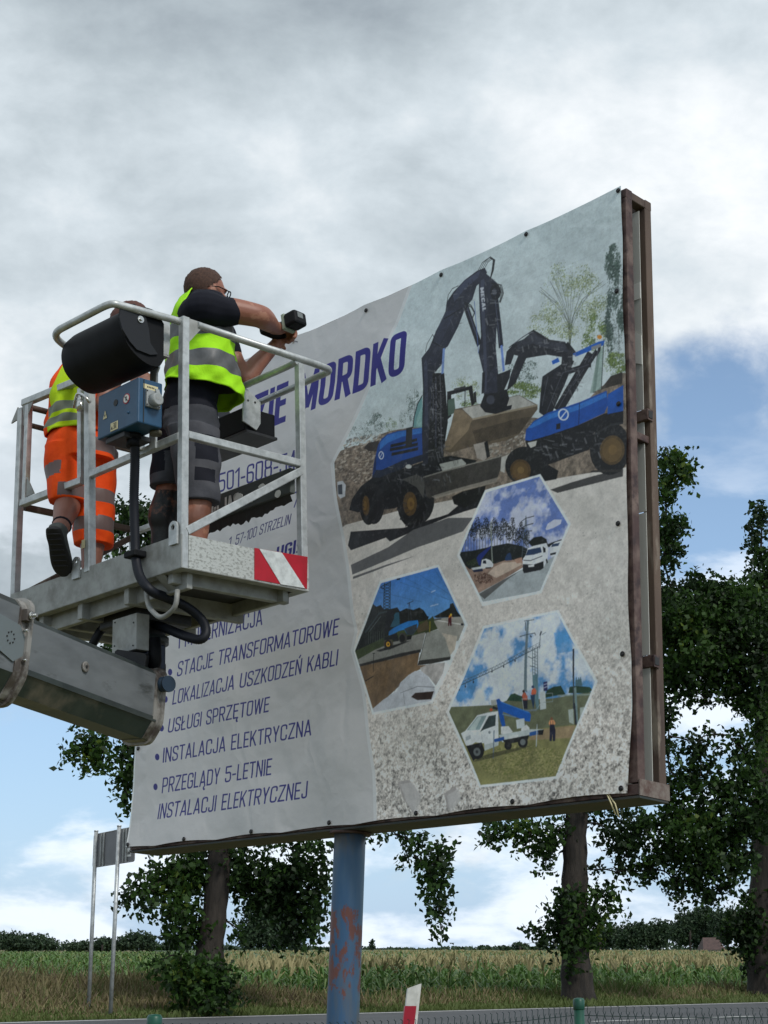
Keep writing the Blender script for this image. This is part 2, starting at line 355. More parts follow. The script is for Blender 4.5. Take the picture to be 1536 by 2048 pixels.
def lettering(body, th, w0):
    """condensed sans capitals built from strokes of even weight: convex polygons in cap-height units"""
    h = th/2; out = []; X = 0.; sp = .085 if th < .12 else .06
    for ch in body:
        w = w0*{'M': 1.36, 'W': 1.46, 'I': th/w0, 'E': .84, 'F': .82, 'L': .80, 'J': .84, 'T': .95, 'A': 1.06, '1': .62, '-': .62, ':': th/w0, ',': th/w0, ' ': .55, 'Y': 1.02, 'Ł': .84, 'Ę': .84, 'Ą': 1.06}.get(ch, 1.)
        x0, x1, y0, y1, r = h, w-h, h, 1-h, min(w*.42, .24); L = []       # (points, rounded)
        V = lambda x: ([(x, 0), (x, 1)], 0)
        b_ = {'Ł': 'L', 'Ę': 'E', 'Ą': 'A', 'Ń': 'N'}.get(ch, ch)
        if b_ == 'A': L = [([(h*.8, 0), (w/2, 1)], 0), ([(w-h*.8, 0), (w/2, 1)], 0), ([(w*.22, .27), (w*.78, .27)], 0)]
        elif b_ == 'B': L = [V(x0), ([(x0, y1), (x1*.96, y1), (x1*.96, .53), (x0, .53)], 1), ([(x0, .53), (x1, .53), (x1, y0), (x0, y0)], 1)]
        elif b_ == 'C': L = [([(x1, .67), (x1, y1), (x0, y1), (x0, y0), (x1, y0), (x1, .33)], 1)]
        elif b_ == 'D': L = [V(x0), ([(x0, y1), (x1, y1), (x1, y0), (x0, y0)], 1)]
        elif b_ == 'E': L = [V(x0), ([(x0, y1), (w, y1)], 0), ([(x0, .51), (w*.9, .51)], 0), ([(x0, y0), (w, y0)], 0)]
        elif b_ == 'F': L = [V(x0), ([(x0, y1), (w, y1)], 0), ([(x0, .49), (w*.9, .49)], 0)]
        elif b_ == 'G': L = [([(x1, .68), (x1, y1), (x0, y1), (x0, y0), (x1, y0), (x1, .47)], 1), ([(w*.5, .47), (w, .47)], 0)]
        elif b_ == 'I': L = [V(h)]
        elif b_ == 'J': L = [([(x1, 1), (x1, y0), (x0, y0), (x0, .30)], 1)]
        elif b_ == 'K': L = [V(x0), ([(x0, .36), (x1, 1)], 0), ([(w*.42, .56), (x1+h*.3, 0)], 0)]
        elif b_ == 'L': L = [V(x0), ([(x0, y0), (w, y0)], 0)]
        elif b_ == 'M': L = [V(x0), V(x1), ([(x0, 1), (w/2, .12)], 0), ([(w/2, .12), (x1, 1)], 0)]
        elif b_ == 'N': L = [V(x0), V(x1), ([(x0, 1), (x1, 0)], 0)]
        elif b_ in 'O0': L = [([(w/2, y1), (x1, y1), (x1, y0), (x0, y0), (x0, y1), (w/2, y1)], 1)]
        elif b_ == 'P': L = [V(x0), ([(x0, y1), (x1, y1), (x1, .44), (x0, .44)], 1)]
        elif b_ == 'R': L = [V(x0), ([(x0, y1), (x1, y1), (x1, .48), (x0, .48)], 1), ([(w*.5, .48), (x1+h*.2, 0)], 0)]
        elif b_ == 'S': L = [([(x1, .70), (x1, y1), (x0, y1), (x0, .56), (x1, .44), (x1, y0), (x0, y0), (x0, .30)], 1)]
        elif b_ == 'T': L = [V(w/2), ([(0, y1), (w, y1)], 0)]
        elif b_ == 'U': L = [([(x0, 1), (x0, y0), (x1, y0), (x1, 1)], 1)]
        elif b_ == 'W': L = [([(x0, 1), (w*.28, 0)], 0), ([(w*.28, 0), (w/2, 1)], 0), ([(w/2, 1), (w*.72, 0)], 0), ([(w*.72, 0), (x1, 1)], 0)]
        elif b_ == 'Y': L = [([(x0, 1), (w/2, .42)], 0), ([(x1, 1), (w/2, .42)], 0), ([(w/2, .46), (w/2, 0)], 0)]
        elif b_ == 'Z': L = [([(0, y1), (w, y1)], 0), ([(x1, y1), (x0, y0)], 0), ([(0, y0), (w, y0)], 0)]
        elif b_ == '1': L = [V(x1), ([(0, .78), (x1, .95)], 0)]
        elif b_ == '4': L = [([(w*.72, 0), (w*.72, 1)], 0), ([(w*.72, 1), (h*.5, .25)], 0), ([(0, .25), (w, .25)], 0)]
        elif b_ == '5': L = [([(w, y1), (x0, y1), (x0, .55)], 0), ([(x0, .58), (x1, .60), (x1, y0), (x0, y0), (x0, .28)], 1)]
        elif b_ == '6': L = [([(x1, .72), (x1, y1), (x0, y1), (x0, y0), (x1, y0), (x1, .56), (x0, .56)], 1)]
        elif b_ == '7': L = [([(0, y1), (w, y1)], 0), ([(x1, y1), (w*.3, 0)], 0)]
        elif b_ == '8': L = [([(w/2, y1), (x1*.97, y1), (x1*.97, .53), (x0*1.1, .53), (x0*1.1, y1), (w/2, y1)], 1), ([(w/2, .53), (x1, .53), (x1, y0), (x0, y0), (x0, .53), (w/2, .53)], 1)]
        elif b_ == '-': L = [([(0, .42), (w, .42)], 0)]
        elif b_ == ':': L = [([(h, .0), (h, th)], 0), ([(h, .50), (h, .50+th)], 0)]
        elif b_ == ',': L = [([(h, th), (0, -.12)], 0)]
        if ch == 'Ł': L.append(([(-w*.12, .36), (w*.62, .62)], 0))
        if ch == 'Ń': L.append(([(w*.42, 1.06), (w*.66, 1.24)], 0))
        if ch in 'ĘĄ': L.append(([(w*.84, 0), (w*.70, -.10), (w*.78, -.20), (w*.98, -.19)], 0))
        for pts, rd in L:
            p = [np.array([X+a, b]) for a, b in pts]
            if rd: p = [q[:2] for q in rounded([np.r_[q, 0] for q in p], r, 7)]
            for i, (a, b) in enumerate(zip(p, p[1:])):
                d = b-a; l = np.hypot(*d)
                if l < 1e-6: continue
                n = np.array([-d[1], d[0]])/l*h; out.append(np.array([a+n, b+n, b-n, a-n]))
                if i: t = np.linspace(0, 2*np.pi, 11)[:-1]; out.append(a+h*np.stack([np.cos(t), np.sin(t)], -1))
        X += w+sp
    return out, X-sp
def paint_banner():
    p = Paint(); g1 = vnoise(H_, W_, 5, 1, 3, .8); g2 = vnoise(H_, W_, 26, 2, 5, .65); g3 = vnoise(H_, W_, 120, 3, 5, .55); g4 = vnoise(H_, W_, 12, 14, 5, .75); g4b = vnoise(H_, W_, 7, 15, 3, .8)
    rows = np.linspace(0, 1, H_)[:, None, None]
    # white printed sheet
    p.c[:] = np.array(srgb(226, 226, 228))
    p.c *= (1+.05*(g3[..., None]-.5))
    # photograph area: sky
    L = [(830, 560), (801, 640), (772, 705), (745, 771), (707, 856), (672, 930), (679, 1000), (684, 1030), (700, 1134), (709, 1224), (717, 1262), (709, 1302), (731, 1380), (742, 1466), (754, 1545), (758, 1660)]
    area = L+[(1300, 1640), (1290, 340)]
    p.poly([(q[0]-6, q[1]) for q in L]+area[len(L):], (240, 243, 246))
    mk = p.mask(p.P(area)); clip = np.zeros((H_, W_), np.float32); clip[mk[1]:mk[3], mk[0]:mk[2]] = mk[4]
    p.clip = clip; clip_all = clip.copy()
    p.poly(area, (200, 214, 218), grad=(232, 240, 244), tex=g3, amp=.06)
    A = p.to(640, 480, 2.4)
    for a, b in (((430, 440), (760, 190)), ((860, 190), (1400, -60)), ((870, 250), (1400, 40)), ((440, 520), (800, 330)), ((880, 290), (1450, 110))): p.line([a, b], 1.6, (175, 188, 196), alpha=.6)
    # trees behind
    def tree(x, y, rx, ry, cols, n, sz, seed, trunk=None):
        if trunk:
            for i, t in enumerate(trunk): p.line(t, 2.2, (96, 104, 96), alpha=.7)
        p.clump(x, y, rx, ry, n, sz*.9, cols, seed, .6); p.dots(x, y, rx*.95, ry*.95, n//2, sz*.8, cols, seed+7, .4)
    G1 = [(150, 165, 110), (120, 140, 90), (175, 186, 130), (100, 118, 84), (188, 196, 170)]; G2 = [(70, 92, 84), (88, 112, 100), (54, 74, 70), (110, 134, 124)]; G3 = [(96, 120, 62), (120, 146, 70), (80, 100, 60), (150, 170, 90)]
    tr = []
    r_ = random.Random(3)
    for k in range(16):
        a = -1.15+k*.15; L_b = 150+60*r_.random(); h0 = 430-60*r_.random(); tr.append([(1203, 540), (1205+12*math.sin(a), h0), (1205+70*math.sin(a), h0-90), (1205+L_b*math.sin(a), h0-110-L_b*math.cos(a)*.6)])
    tree(1215, 300, 165, 205, G1, 2600, 4.5, 3, tr); tree(1080, 410, 80, 90, G1, 600, 4, 8); tree(1330, 470, 70, 120, G3, 900, 5, 4)
    tree(1420, 330, 48, 300, G2, 1700, 6, 5, [[(1440, 620), (1442, 60)]]); tree(1412, 110, 40, 90, G2, 500, 6, 15)
    tree(265, 890, 60, 60, G2, 700, 3.5, 6, [[(270, 950), (262, 830)]]); tree(190, 935, 45, 50, G2, 300, 3, 7); tree(345, 895, 30, 40, G3, 260, 3, 9)
    tree(455, 800, 38, 90, G2, 600, 3.5, 10, [[(458, 900), (460, 720)]]); tree(400, 860, 16, 45, G2, 150, 3, 12); tree(700, 720, 75, 70, G1, 700, 4, 11); tree(985, 640, 70, 70, G2, 600, 4, 13)
    tree(1000, 730, 100, 45, G3, 900, 5, 14); tree(1420, 600, 60, 60, G3, 700, 5, 16); tree(720, 800, 50, 30, G3, 300, 4, 17)
    # quarry bank
    bank = [(80, 1062), (110, 1015), (165, 992), (262, 972), (292, 935), (340, 918), (450, 900), (520, 905), (640, 985), (700, 930), (860, 905), (960, 850), (1090, 860), (1290, 770), (1340, 715), (1456, 640), (1480, 640), (1480, 1140), (800, 1290), (100, 1420)]
    p.poly(bank, (142, 128, 114), tex=g4, amp=1.1); r_ = np.random.default_rng(5)
    p.dots(250, 1060, 190, 120, 900, 6, [(108, 96, 84), (176, 164, 150), (90, 78, 70), (200, 190, 176)], 21, .6, 1.8); p.dots(1000, 960, 300, 110, 700, 6, [(108, 104, 98), (176, 170, 160), (196, 190, 180)], 22, .6, 1.8)
    p.poly([(1350, 720), (1400, 655), (1456, 635), (1456, 690)], (66, 58, 50), tex=g2, amp=.4); p.poly([(215, 1000), (235, 975), (285, 965), (290, 1015), (240, 1015)], (60, 52, 46))
    # ground
    ground = [(104, 1390), (130, 1370), (420, 1290), (640, 1250), (900, 1190), (1120, 1150), (1456, 1100), (1500, 1090), (1500, 3000), (100, 3000)]
    p.poly(ground, (222, 216, 210), tex=g2, amp=.14)
    c = p.c; r = p.mask(p.P(ground))
    yy = np.clip((1.35-(np.arange(H_)/DPM+Z0B))/1.2, 0, 1)[:, None]       # gravel gets coarser towards the foot of the print
    spk = (np.clip((g1-.5)*4.5, -1, 1)*.28+np.clip((g4b-.5)*6, -1, 1)*.16+np.clip((g4-.55)*6, -.9, .35)*.42*(.3+1.2*g2))*yy*(.2+.8*yy)+.10*(g1-.5)
    m = np.zeros((H_, W_), np.float32); m[r[1]:r[3], r[0]:r[2]] = r[4]
    c *= (1+(spk*m*clip)[..., None]*1.25)+(.05*m*clip*yy)[..., None]
    q_ = np.random.default_rng(9)
    for i in range(1500):
        v = q_.random()**1.6; z = v*1.25; x = q_.random()*2.2
        u0 = int((BW-.02-x-X0B-BW+.0)*0+(W_-x*DPM-20)); v0 = int((z-Z0B)*DPM); s_ = int((2+9*q_.random()**3)*(1-.55*v)+1)
        if u0 < 5 or v0 < 5 or u0 > W_-20 or v0 > H_-20 or clip[v0, u0] < 1 or m[v0, u0] < 1: continue
        k = 1.22 if q_.random() < .45 else .52
        rr_ = s_*.5; gy_, gx_ = np.mgrid[0:s_, 0:int(s_*1.5)]; el_ = (((gy_-rr_)/rr_)**2+((gx_-rr_*1.5+(gy_-rr_)*.3)/(rr_*1.5))**2 < 1.05)[..., None]; c[v0:v0+s_, u0:u0+int(s_*1.5)] *= np.where(el_, k if s_ < 4 else (1.12 if k > 1 else .74), 1)
    for pts in ([(330, 1790), (300, 1700), (360, 1690), (410, 1760), (380, 1860)], [(540, 1760), (600, 1720), (615, 1780), (560, 1850)]):
        B = p.to(680, 900, 2.56); p.poly(pts, (182, 176, 174)); p.poly([(x_+14, y_+12) for x_, y_ in pts], (208, 205, 204), alpha=.7)
    B = p.to(680, 900, 2.56)
    p.poly([(1080, 205), (1120, 222), (1300, 180), (1460, 140), (1460, 100), (1300, 140), (1200, 168)], (82, 80, 80))
    p.poly([(45, 490), (60, 515), (240, 450), (260, 470), (420, 400), (560, 345), (720, 295), (760, 230), (720, 200), (560, 330), (330, 400), (60, 420)], (34, 34, 40))
    p.poly([(60, 590), (68, 640), (260, 560), (400, 500), (640, 420), (690, 350), (560, 350), (380, 410), (250, 500)], (112, 112, 114), tex=g2, amp=.1)
    p.poly([(70, 650), (72, 662), (400, 540), (240, 590)], (112, 112, 114))
    A = p.to(640, 480, 2.4); NV = (46, 50, 68); BK = (20, 21, 26); BL = (22, 92, 196)
    # first excavator: undercarriage
    p.poly([(150, 1300), (165, 1245), (205, 1185), (260, 1140), (400, 1100), (540, 1060), (640, 1040), (760, 1060), (700, 1130), (560, 1180), (500, 1240), (360, 1290), (190, 1310)], BK)
    p.ell(262, 1268, 52, 98, (30, 30, 34)); p.ell(238, 1275, 40, 95, (14, 14, 17)); p.ell(228, 1278, 16, 48, (104, 80, 42)); p.ell(224, 1278, 7, 22, (128, 98, 52))
    p.ell(478, 1245, 76, 118, (34, 34, 38)); p.ell(446, 1262, 72, 120, (14, 14, 17)); p.ell(436, 1268, 33, 58, (98, 74, 38)); p.ell(440, 1268, 17, 30, (134, 102, 50)); p.ell(442, 1268, 7, 12, (110, 80, 40))
    for k in range(14): a = k*.45; p.line([(446+62*math.cos(a), 1262+104*math.sin(a)), (446+74*math.cos(a+.2), 1262+122*math.sin(a+.2))], 7, (52, 52, 56))
    p.poly([(400, 1150), (470, 1128), (515, 1150), (500, 1240), (470, 1190)], (120, 118, 112), alpha=.6)
    p.poly([(585, 1080), (690, 1055), (710, 1075), (700, 1100), (600, 1115)], (176, 178, 172)); p.poly([(640, 1235), (690, 1210), (800, 1180), (790, 1240), (700, 1290), (650, 1270)], (24, 22, 22))
    p.poly([(505, 1142), (700, 1092), (868, 1038), (885, 1060), (850, 1160), (700, 1200), (530, 1243), (515, 1230)], (74, 70, 66), tex=g2, amp=.4); p.line([(505, 1142), (868, 1040)], 5, (150, 146, 138)); p.poly([(875, 1045), (935, 1020), (935, 1045), (895, 1080), (890, 1120), (870, 1110)], (190, 188, 182)); p.poly([(700, 1205), (850, 1165), (860, 1140), (790, 1160), (540, 1232), (560, 1245)], (180, 172, 160), alpha=.6)
    # engine cover
    p.poly([(256, 1140), (262, 1075), (283, 985), (300, 955), (330, 932), (380, 918), (500, 903), (518, 960), (516, 1048), (440, 1062), (395, 1078), (330, 1118), (300, 1135)], (20, 80, 172)); p.poly([(292, 975), (325, 940), (380, 922), (500, 906), (508, 930), (400, 945), (330, 975), (290, 1010)], (52, 130, 220), alpha=.8)
    p.poly([(256, 1142), (262, 1105), (300, 1105), (400, 1060), (516, 1030), (516, 1060), (440, 1085), (330, 1125), (290, 1142)], (26, 40, 66)); p.poly([(262, 1075), (275, 1030), (272, 1110), (258, 1135)], (14, 50, 110))
    for a, b in (((345, 990), (472, 962)), ((343, 1008), (476, 984)), ((350, 1030), (478, 1006))): p.line([a, b], 12, (10, 14, 24))
    p.poly([(418, 905), (450, 898), (448, 985), (416, 990)], (16, 18, 24)); p.ell(298, 1035, 13, 20, (214, 224, 240)); p.ell(298, 1035, 9, 15, (24, 86, 180)); p.line([(292, 1045), (304, 1024)], 3, (214, 224, 240)); p.ell(432, 1090, 16, 10, (210, 212, 210))
    p.poly([(452, 902), (458, 850), (474, 790), (496, 750), (502, 905)], (118, 168, 170)); p.line([(452, 902), (458, 850), (474, 790), (496, 750)], 5, (24, 34, 50)); p.poly([(470, 860), (495, 800), (498, 900), (470, 900)], (160, 196, 192), alpha=.6)
    # cab and mast
    p.poly([(615, 730), (735, 700), (748, 790), (735, 800), (718, 722), (635, 745), (640, 850), (618, 870)], (20, 20, 24)); p.line([(650, 720), (700, 708)], 9, (70, 70, 74)); p.poly([(620, 770), (650, 760), (660, 830), (625, 850)], (88, 112, 100)); p.line([(748, 735), (752, 780)], 12, (30, 30, 34)); p.line([(700, 715), (703, 800)], 4, (30, 30, 34))
    p.poly([(496, 610), (494, 570), (512, 545), (540, 508), (600, 520), (588, 600), (545, 650), (540, 760), (556, 905), (560, 1060), (505, 1090), (498, 900), (500, 700)], (44, 48, 64)); p.poly([(505, 600), (520, 560), (528, 900), (510, 900)], (72, 78, 100), alpha=.8)
    p.poly([(545, 640), (600, 640), (612, 760), (625, 880), (605, 1050), (530, 1080), (535, 900)], (22, 23, 28)); p.line([(560, 660), (570, 1000)], 6, (66, 70, 86)); p.line([(580, 650), (600, 1040)], 5, (90, 92, 100)); p.line([(548, 690), (552, 870)], 4, (92, 96, 112)); p.dots(570, 850, 35, 200, 200, 4, [(60, 62, 72), (110, 112, 118), (14, 14, 18)], 31)
    # boom
    p.poly([(512, 560), (538, 500), (560, 440), (590, 385), (606, 345), (612, 300), (645, 250), (700, 195), (762, 152), (800, 138), (812, 160), (800, 195), (762, 225), (742, 290), (706, 330), (668, 420), (640, 470), (618, 512), (596, 530), (560, 600), (520, 600)], NV); p.poly([(560, 440), (606, 345), (660, 340), (610, 440), (580, 500), (545, 510)], (62, 68, 90), alpha=.7); p.poly([(640, 260), (700, 200), (780, 150), (770, 185), (700, 240), (650, 300)], (84, 92, 120), alpha=.6)
    p.line([(600, 380), (690, 330)], 5, (20, 22, 30)); p.line([(546, 492), (606, 524)], 4, (20, 22, 30))
    p.line([(612, 310), (620, 265), (640, 235), (668, 222)], 3, BK); p.line([(618, 320), (632, 280), (660, 240)], 3, BK); p.line([(512, 540), (520, 500), (545, 455), (552, 470)], 2.5, BK)
    # stick
    p.poly([(772, 175), (800, 160), (862, 212), (872, 260), (862, 320), (856, 430), (850, 520), (862, 640), (880, 740), (792, 745), (788, 640), (765, 545), (780, 460), (776, 320)], (50, 54, 72)); p.poly([(782, 200), (800, 190), (806, 720), (796, 730), (790, 600)], (84, 90, 114), alpha=.7); p.poly([(812, 300), (852, 280), (848, 600), (820, 640)], (38, 41, 56), alpha=.9)
    p.ell(855, 255, 26, 38, (26, 28, 36)); p.ell(850, 255, 12, 16, (72, 76, 90)); p.line([(708, 320), (768, 500)], 24, (34, 37, 50)); p.line([(716, 330), (762, 470)], 6, (84, 90, 112)); p.line([(858, 300), (876, 512)], 22, (38, 42, 58)); p.line([(854, 300), (870, 500)], 5, (84, 90, 112))
    p.line([(599, 525), (592, 640)], 12, (128, 156, 214)); p.line([(878, 512), (890, 630)], 11, (120, 150, 220)); p.line([(752, 300), (765, 545)], 3, (96, 124, 190))
    for d in (0, 9, 18, -8): p.line([(775+d, 152), (795+d, 112), (825+d*.6, 84+abs(d)*.5), (842+d*.3, 100), (838+d*.3, 150), (826, 205)], 3, BK)
    for d in (0, 8, 15): p.line([(838, 215), (868+d, 222), (884+d*.6, 262), (872+d*.4, 305)], 3, BK)
    for d in (0, 8): p.line([(700, 300+d), (735, 318+d), (752, 350+d), (740, 375+d)], 3, BK)
    # lettering on the stick
    p.view = lambda q: q; p.text('MECAL', *[tuple(np.array(q)/2.4+np.array([640, 480])) for q in ((780, 235), (792, 348), (797, 232))], (196, 200, 210), th=.2)
    A = p.to(640, 480, 2.4)
    # coupler and bucket
    p.poly([(640, 895), (655, 815), (690, 808), (965, 748), (1052, 795), (1052, 815), (1000, 880), (960, 935), (900, 965), (720, 1000), (640, 1026), (604, 1018)], (112, 98, 80), tex=g2, amp=.45); p.poly([(690, 812), (965, 750), (1045, 796), (880, 830), (742, 862)], (186, 184, 178), tex=g2, amp=.2); p.poly([(655, 818), (690, 818), (740, 862), (720, 920), (640, 1010), (606, 1016), (640, 900)], (146, 128, 104), tex=g2, amp=.35); p.line([(742, 864), (880, 832), (1050, 797)], 7, (168, 154, 132))
    p.poly([(740, 920), (950, 860), (1020, 850), (960, 930), (760, 985)], (66, 56, 44), alpha=.6); p.poly([(775, 800), (795, 742), (860, 735), (905, 720), (918, 765), (905, 800), (930, 795), (925, 815), (850, 838), (800, 830)], (30, 31, 38)); p.ell(826, 770, 20, 22, (74, 78, 92)); p.poly([(855, 650), (925, 625), (920, 665), (890, 730), (860, 740)], (34, 36, 44)); p.line([(790, 640), (788, 735)], 14, (34, 36, 46))
    p.poly([(745, 985), (800, 970), (815, 1040), (790, 1060), (760, 1050)], (176, 168, 160)); p.line([(802, 975), (812, 1040)], 16, (24, 24, 28))
    # second excavator
    p.poly([(895, 605), (903, 540), (945, 495), (985, 480), (1030, 438), (1060, 455), (1100, 480), (1180, 490), (1218, 540), (1218, 600), (1180, 700), (1130, 810), (1085, 850), (1058, 830), (1078, 660), (1165, 600), (1168, 565), (1100, 555), (1040, 565), (1000, 572), (950, 690), (905, 730), (925, 650), (960, 560), (940, 555), (925, 600)], (36, 38, 48)); p.poly([(950, 500), (1030, 450), (1100, 490), (1180, 500), (1200, 540), (1100, 525), (1030, 500), (960, 530)], (74, 78, 92), alpha=.6)
    p.line([(915, 520), (980, 470), (1030, 436), (1070, 460), (1110, 486)], 4, BK); p.line([(940, 500), (1000, 456), (1030, 446)], 3, (110, 114, 128)); p.line([(1190, 500), (1225, 545)], 14, (20, 22, 28))
    for a, b, w in (((1155, 810), (1300, 560), 42), ((1100, 830), (1200, 590), 40), ((1225, 700), (1330, 540), 20), ((1080, 800), (1110, 660), 30), ((1320, 730), (1345, 520), 13), ((1180, 640), (1300, 600), 20)): p.line([a, b], w, (34, 36, 44)); p.line([(a[0]-6, a[1]), (b[0]-6, b[1])], 3, (84, 88, 100))
    p.poly([(1300, 740), (1335, 560), (1368, 500), (1356, 715)], (150, 176, 168), alpha=.8); p.line([(1366, 500), (1354, 722)], 3, (60, 70, 72)); p.poly([(1218, 548), (1340, 490), (1372, 483), (1364, 508), (1232, 562)], (30, 104, 206)); p.poly([(1120, 585), (1150, 568), (1158, 588), (1125, 602)], (30, 104, 206)); p.ell(1346, 468, 12, 10, (226, 150, 50)); p.line([(1310, 522), (1350, 508)], 12, (150, 152, 156))
    p.poly([(990, 965), (1100, 935), (1240, 892), (1370, 835), (1460, 820), (1460, 880), (1320, 925), (1300, 1010), (1100, 1080), (1150, 1110), (1140, 1150), (1080, 1160), (1040, 1080), (1000, 1010)], BK)
    p.poly([(988, 962), (994, 912), (1030, 872), (1100, 832), (1250, 780), (1380, 725), (1388, 790), (1370, 832), (1240, 892), (1100, 940), (1010, 966)], (22, 88, 186)); p.poly([(1000, 905), (1035, 875), (1100, 840), (1250, 790), (1378, 733), (1380, 755), (1250, 815), (1110, 862), (1020, 905)], (56, 134, 224), alpha=.8); p.line([(1250, 782), (1246, 888)], 3, (12, 40, 90)); p.poly([(1384, 838), (1386, 742), (1460, 698), (1460, 822)], (26, 94, 192))
    p.ell(1173, 840, 26, 29, (206, 218, 236)); p.ell(1173, 840, 19, 22, (26, 96, 198)); p.line([(1160, 858), (1188, 822)], 5, (206, 218, 236)); p.poly([(1138, 885), (1158, 880), (1158, 908), (1138, 912)], (12, 16, 26)); p.poly([(1000, 975), (1045, 965), (1040, 990), (1015, 1000)], (196, 196, 190))
    p.ell(985, 1085, 92, 92, (24, 24, 27)); p.ell(966, 1108, 50, 54, (96, 72, 40)); p.ell(966, 1108, 38, 42, (112, 86, 48)); p.ell(968, 1106, 16, 17, (140, 112, 66))
    p.ell(1400, 1005, 98, 128, (22, 22, 25)); p.ell(1410, 1012, 60, 72, (96, 76, 44)); p.ell(1410, 1012, 48, 58, (116, 92, 54)); p.ell(1412, 1010, 20, 26, (134, 106, 62)); p.line([(1330, 930), (1400, 890), (1456, 880)], 8, (50, 52, 56))
    p.poly([(1300, 1120), (1320, 1110), (1456, 1105), (1456, 1118)], (60, 56, 54))
    for cx_, cy_, rx_, ry_, n_, sd_ in ((690, 300, 60, 110, 60, 1), (830, 420, 30, 230, 90, 2), (560, 820, 40, 230, 160, 3), (470, 1120, 170, 50, 140, 4), (1180, 650, 70, 130, 130, 5), (1050, 500, 110, 40, 70, 6), (1180, 980, 170, 60, 150, 7), (1280, 650, 60, 110, 90, 8), (660, 1020, 90, 40, 120, 9)):
        r_ = random.Random(sd_)
        for k in range(n_):
            x_ = cx_+rx_*r_.uniform(-1, 1); y_ = cy_+ry_*r_.uniform(-1, 1); g_ = p.P([(x_, y_)])[0].astype(int)
            if p.c[g_[1], g_[0]].mean() > .10: continue
            a_ = r_.choice([1.35, 1.2, -.2, .1]); l_ = r_.uniform(6, 34); q_ = r_.choice([92, 130, 64, 12, 12, 170]); p.line([(x_, y_), (x_+l_*math.cos(a_), y_+l_*math.sin(a_)*(-1 if abs(a_) < .5 else 1))], r_.uniform(1.8, 6.5), (q_, q_+2, q_+8), alpha=.30)
    for x_, y_, rx_, ry_ in ((262, 1268, 52, 98), (478, 1245, 76, 118), (985, 1085, 92, 92), (1400, 1005, 98, 128)):
        for k in range(26): a = k*.2417; p.line([(x_+rx_*.80*math.cos(a), y_+ry_*.80*math.sin(a)), (x_+rx_*.97*math.cos(a+.10), y_+ry_*.97*math.sin(a+.10))], 5, (48, 47, 46), alpha=.55)
    # small wheel-mounted box at the left edge
    p.poly([(98, 1230), (95, 1165), (120, 1160), (135, 1180), (132, 1235), (110, 1245)], (196, 200, 206)); p.poly([(100, 1225), (98, 1180), (118, 1176), (120, 1225)], (70, 78, 90))
    def hexa(o, pts, edge=4.4):
        zx, zy, k = o; p.to(zx, zy, k); c_ = np.array(pts, float)
        p.clip = None; p.poly(c_, (232, 240, 246)); cen = c_.mean(0); inner = [q+(cen-q)/np.linalg.norm(cen-q)*edge*k*1.25 for q in c_]
        mk = p.mask(p.P(inner)); cl = np.zeros((H_, W_), np.float32); cl[mk[1]:mk[3], mk[0]:mk[2]] = mk[4]; p.clip = cl; return inner
    # ---- hexagon with road and vans
    hexa((900, 940, 5.908), [(1078, 52), (1438, 640), (1090, 1458), (395, 1612), (105, 1018), (425, 240)])
    def clouds(x0, y0, x1, y1, base, white, seed, lo=.45, hi=.62, cell=60):
        n_ = vnoise(H_, W_, cell, seed, 5, .6); a = np.clip((n_-lo)/(hi-lo), 0, 1); r = p.mask(p.P([(x0, y0), (x1, y0), (x1, y1), (x0, y1)])); p.blend(r, base); r = (r[0], r[1], r[2], r[3], r[4]*a[r[1]:r[3], r[0]:r[2]]); p.blend(r, white)
    clouds(50, 0, 1500, 1100, (112, 138, 206), (206, 212, 234), 41)
    p.poly([(1140, 700), (1165, 640), (1240, 590), (1330, 590), (1320, 640), (1230, 690), (1150, 715)], (226, 228, 238), alpha=.8)
    for i, x_ in enumerate(range(170, 930, 34)):
        yb = 1000+(x_-170)*.06; yt = 640+55*math.sin(i*2.1)+(0 if x_ < 780 else 60); p.line([(x_, yb+60), (x_+3, yt)], 6, (110, 100, 104) if i % 2 else (60, 60, 60)); p.dots(x_, yt+70, 34, 95, 150, 9, [(24, 32, 30), (40, 50, 44), (16, 22, 22)], 60+i)
    p.poly([(120, 980), (300, 960), (560, 900), (700, 870), (860, 900), (940, 940), (930, 1060), (560, 1110), (250, 1190), (160, 1100)], (26, 34, 32), tex=g1, amp=.3); p.poly([(935, 860), (1000, 800), (1090, 785), (1150, 820), (1165, 880), (1330, 820), (1320, 900), (1000, 930)], (22, 30, 26))
    p.dots(380, 1110, 170, 45, 250, 12, [(44, 60, 34), (60, 74, 44)], 90)
    for a, b in (((908, 545), (860, 1030)), ((908, 545), (940, 940)), ((908, 545), (905, 700))): p.line([a, b], 8, (96, 110, 116))
    for a, b, c_ in (((845, 620), (905, 575), (1005, 548)), ((850, 690), (905, 660), (995, 635)), ((905, 735), (940, 725), (980, 722))): p.line([a, b, c_], 9, (60, 66, 80))
    for y_ in range(740, 1000, 30): p.line([(900-(y_-700)*.12, y_), (915+(y_-700)*.1, y_+22)], 4, (90, 104, 110))
    p.line([(505, 620), (520, 1090)], 16, (150, 158, 150)); p.line([(500, 640), (560, 618)], 8, (70, 74, 80)); p.line([(540, 780), (600, 730)], 5, (70, 74, 80))
    p.poly([(150, 1100), (250, 1180), (560, 1110), (700, 1060), (870, 1080), (880, 1150), (640, 1300), (350, 1460), (250, 1290)], (168, 140, 124), tex=g2, amp=.5); p.poly([(540, 1150), (640, 1100), (850, 1085), (860, 1120), (560, 1280), (460, 1230)], (206, 186, 170), tex=g2, amp=.2); p.dots(400, 1290, 120, 60, 160, 12, [(120, 84, 70), (90, 62, 52)], 91); p.poly([(770, 1060), (860, 1035), (870, 1095), (800, 1110)], (190, 150, 130))
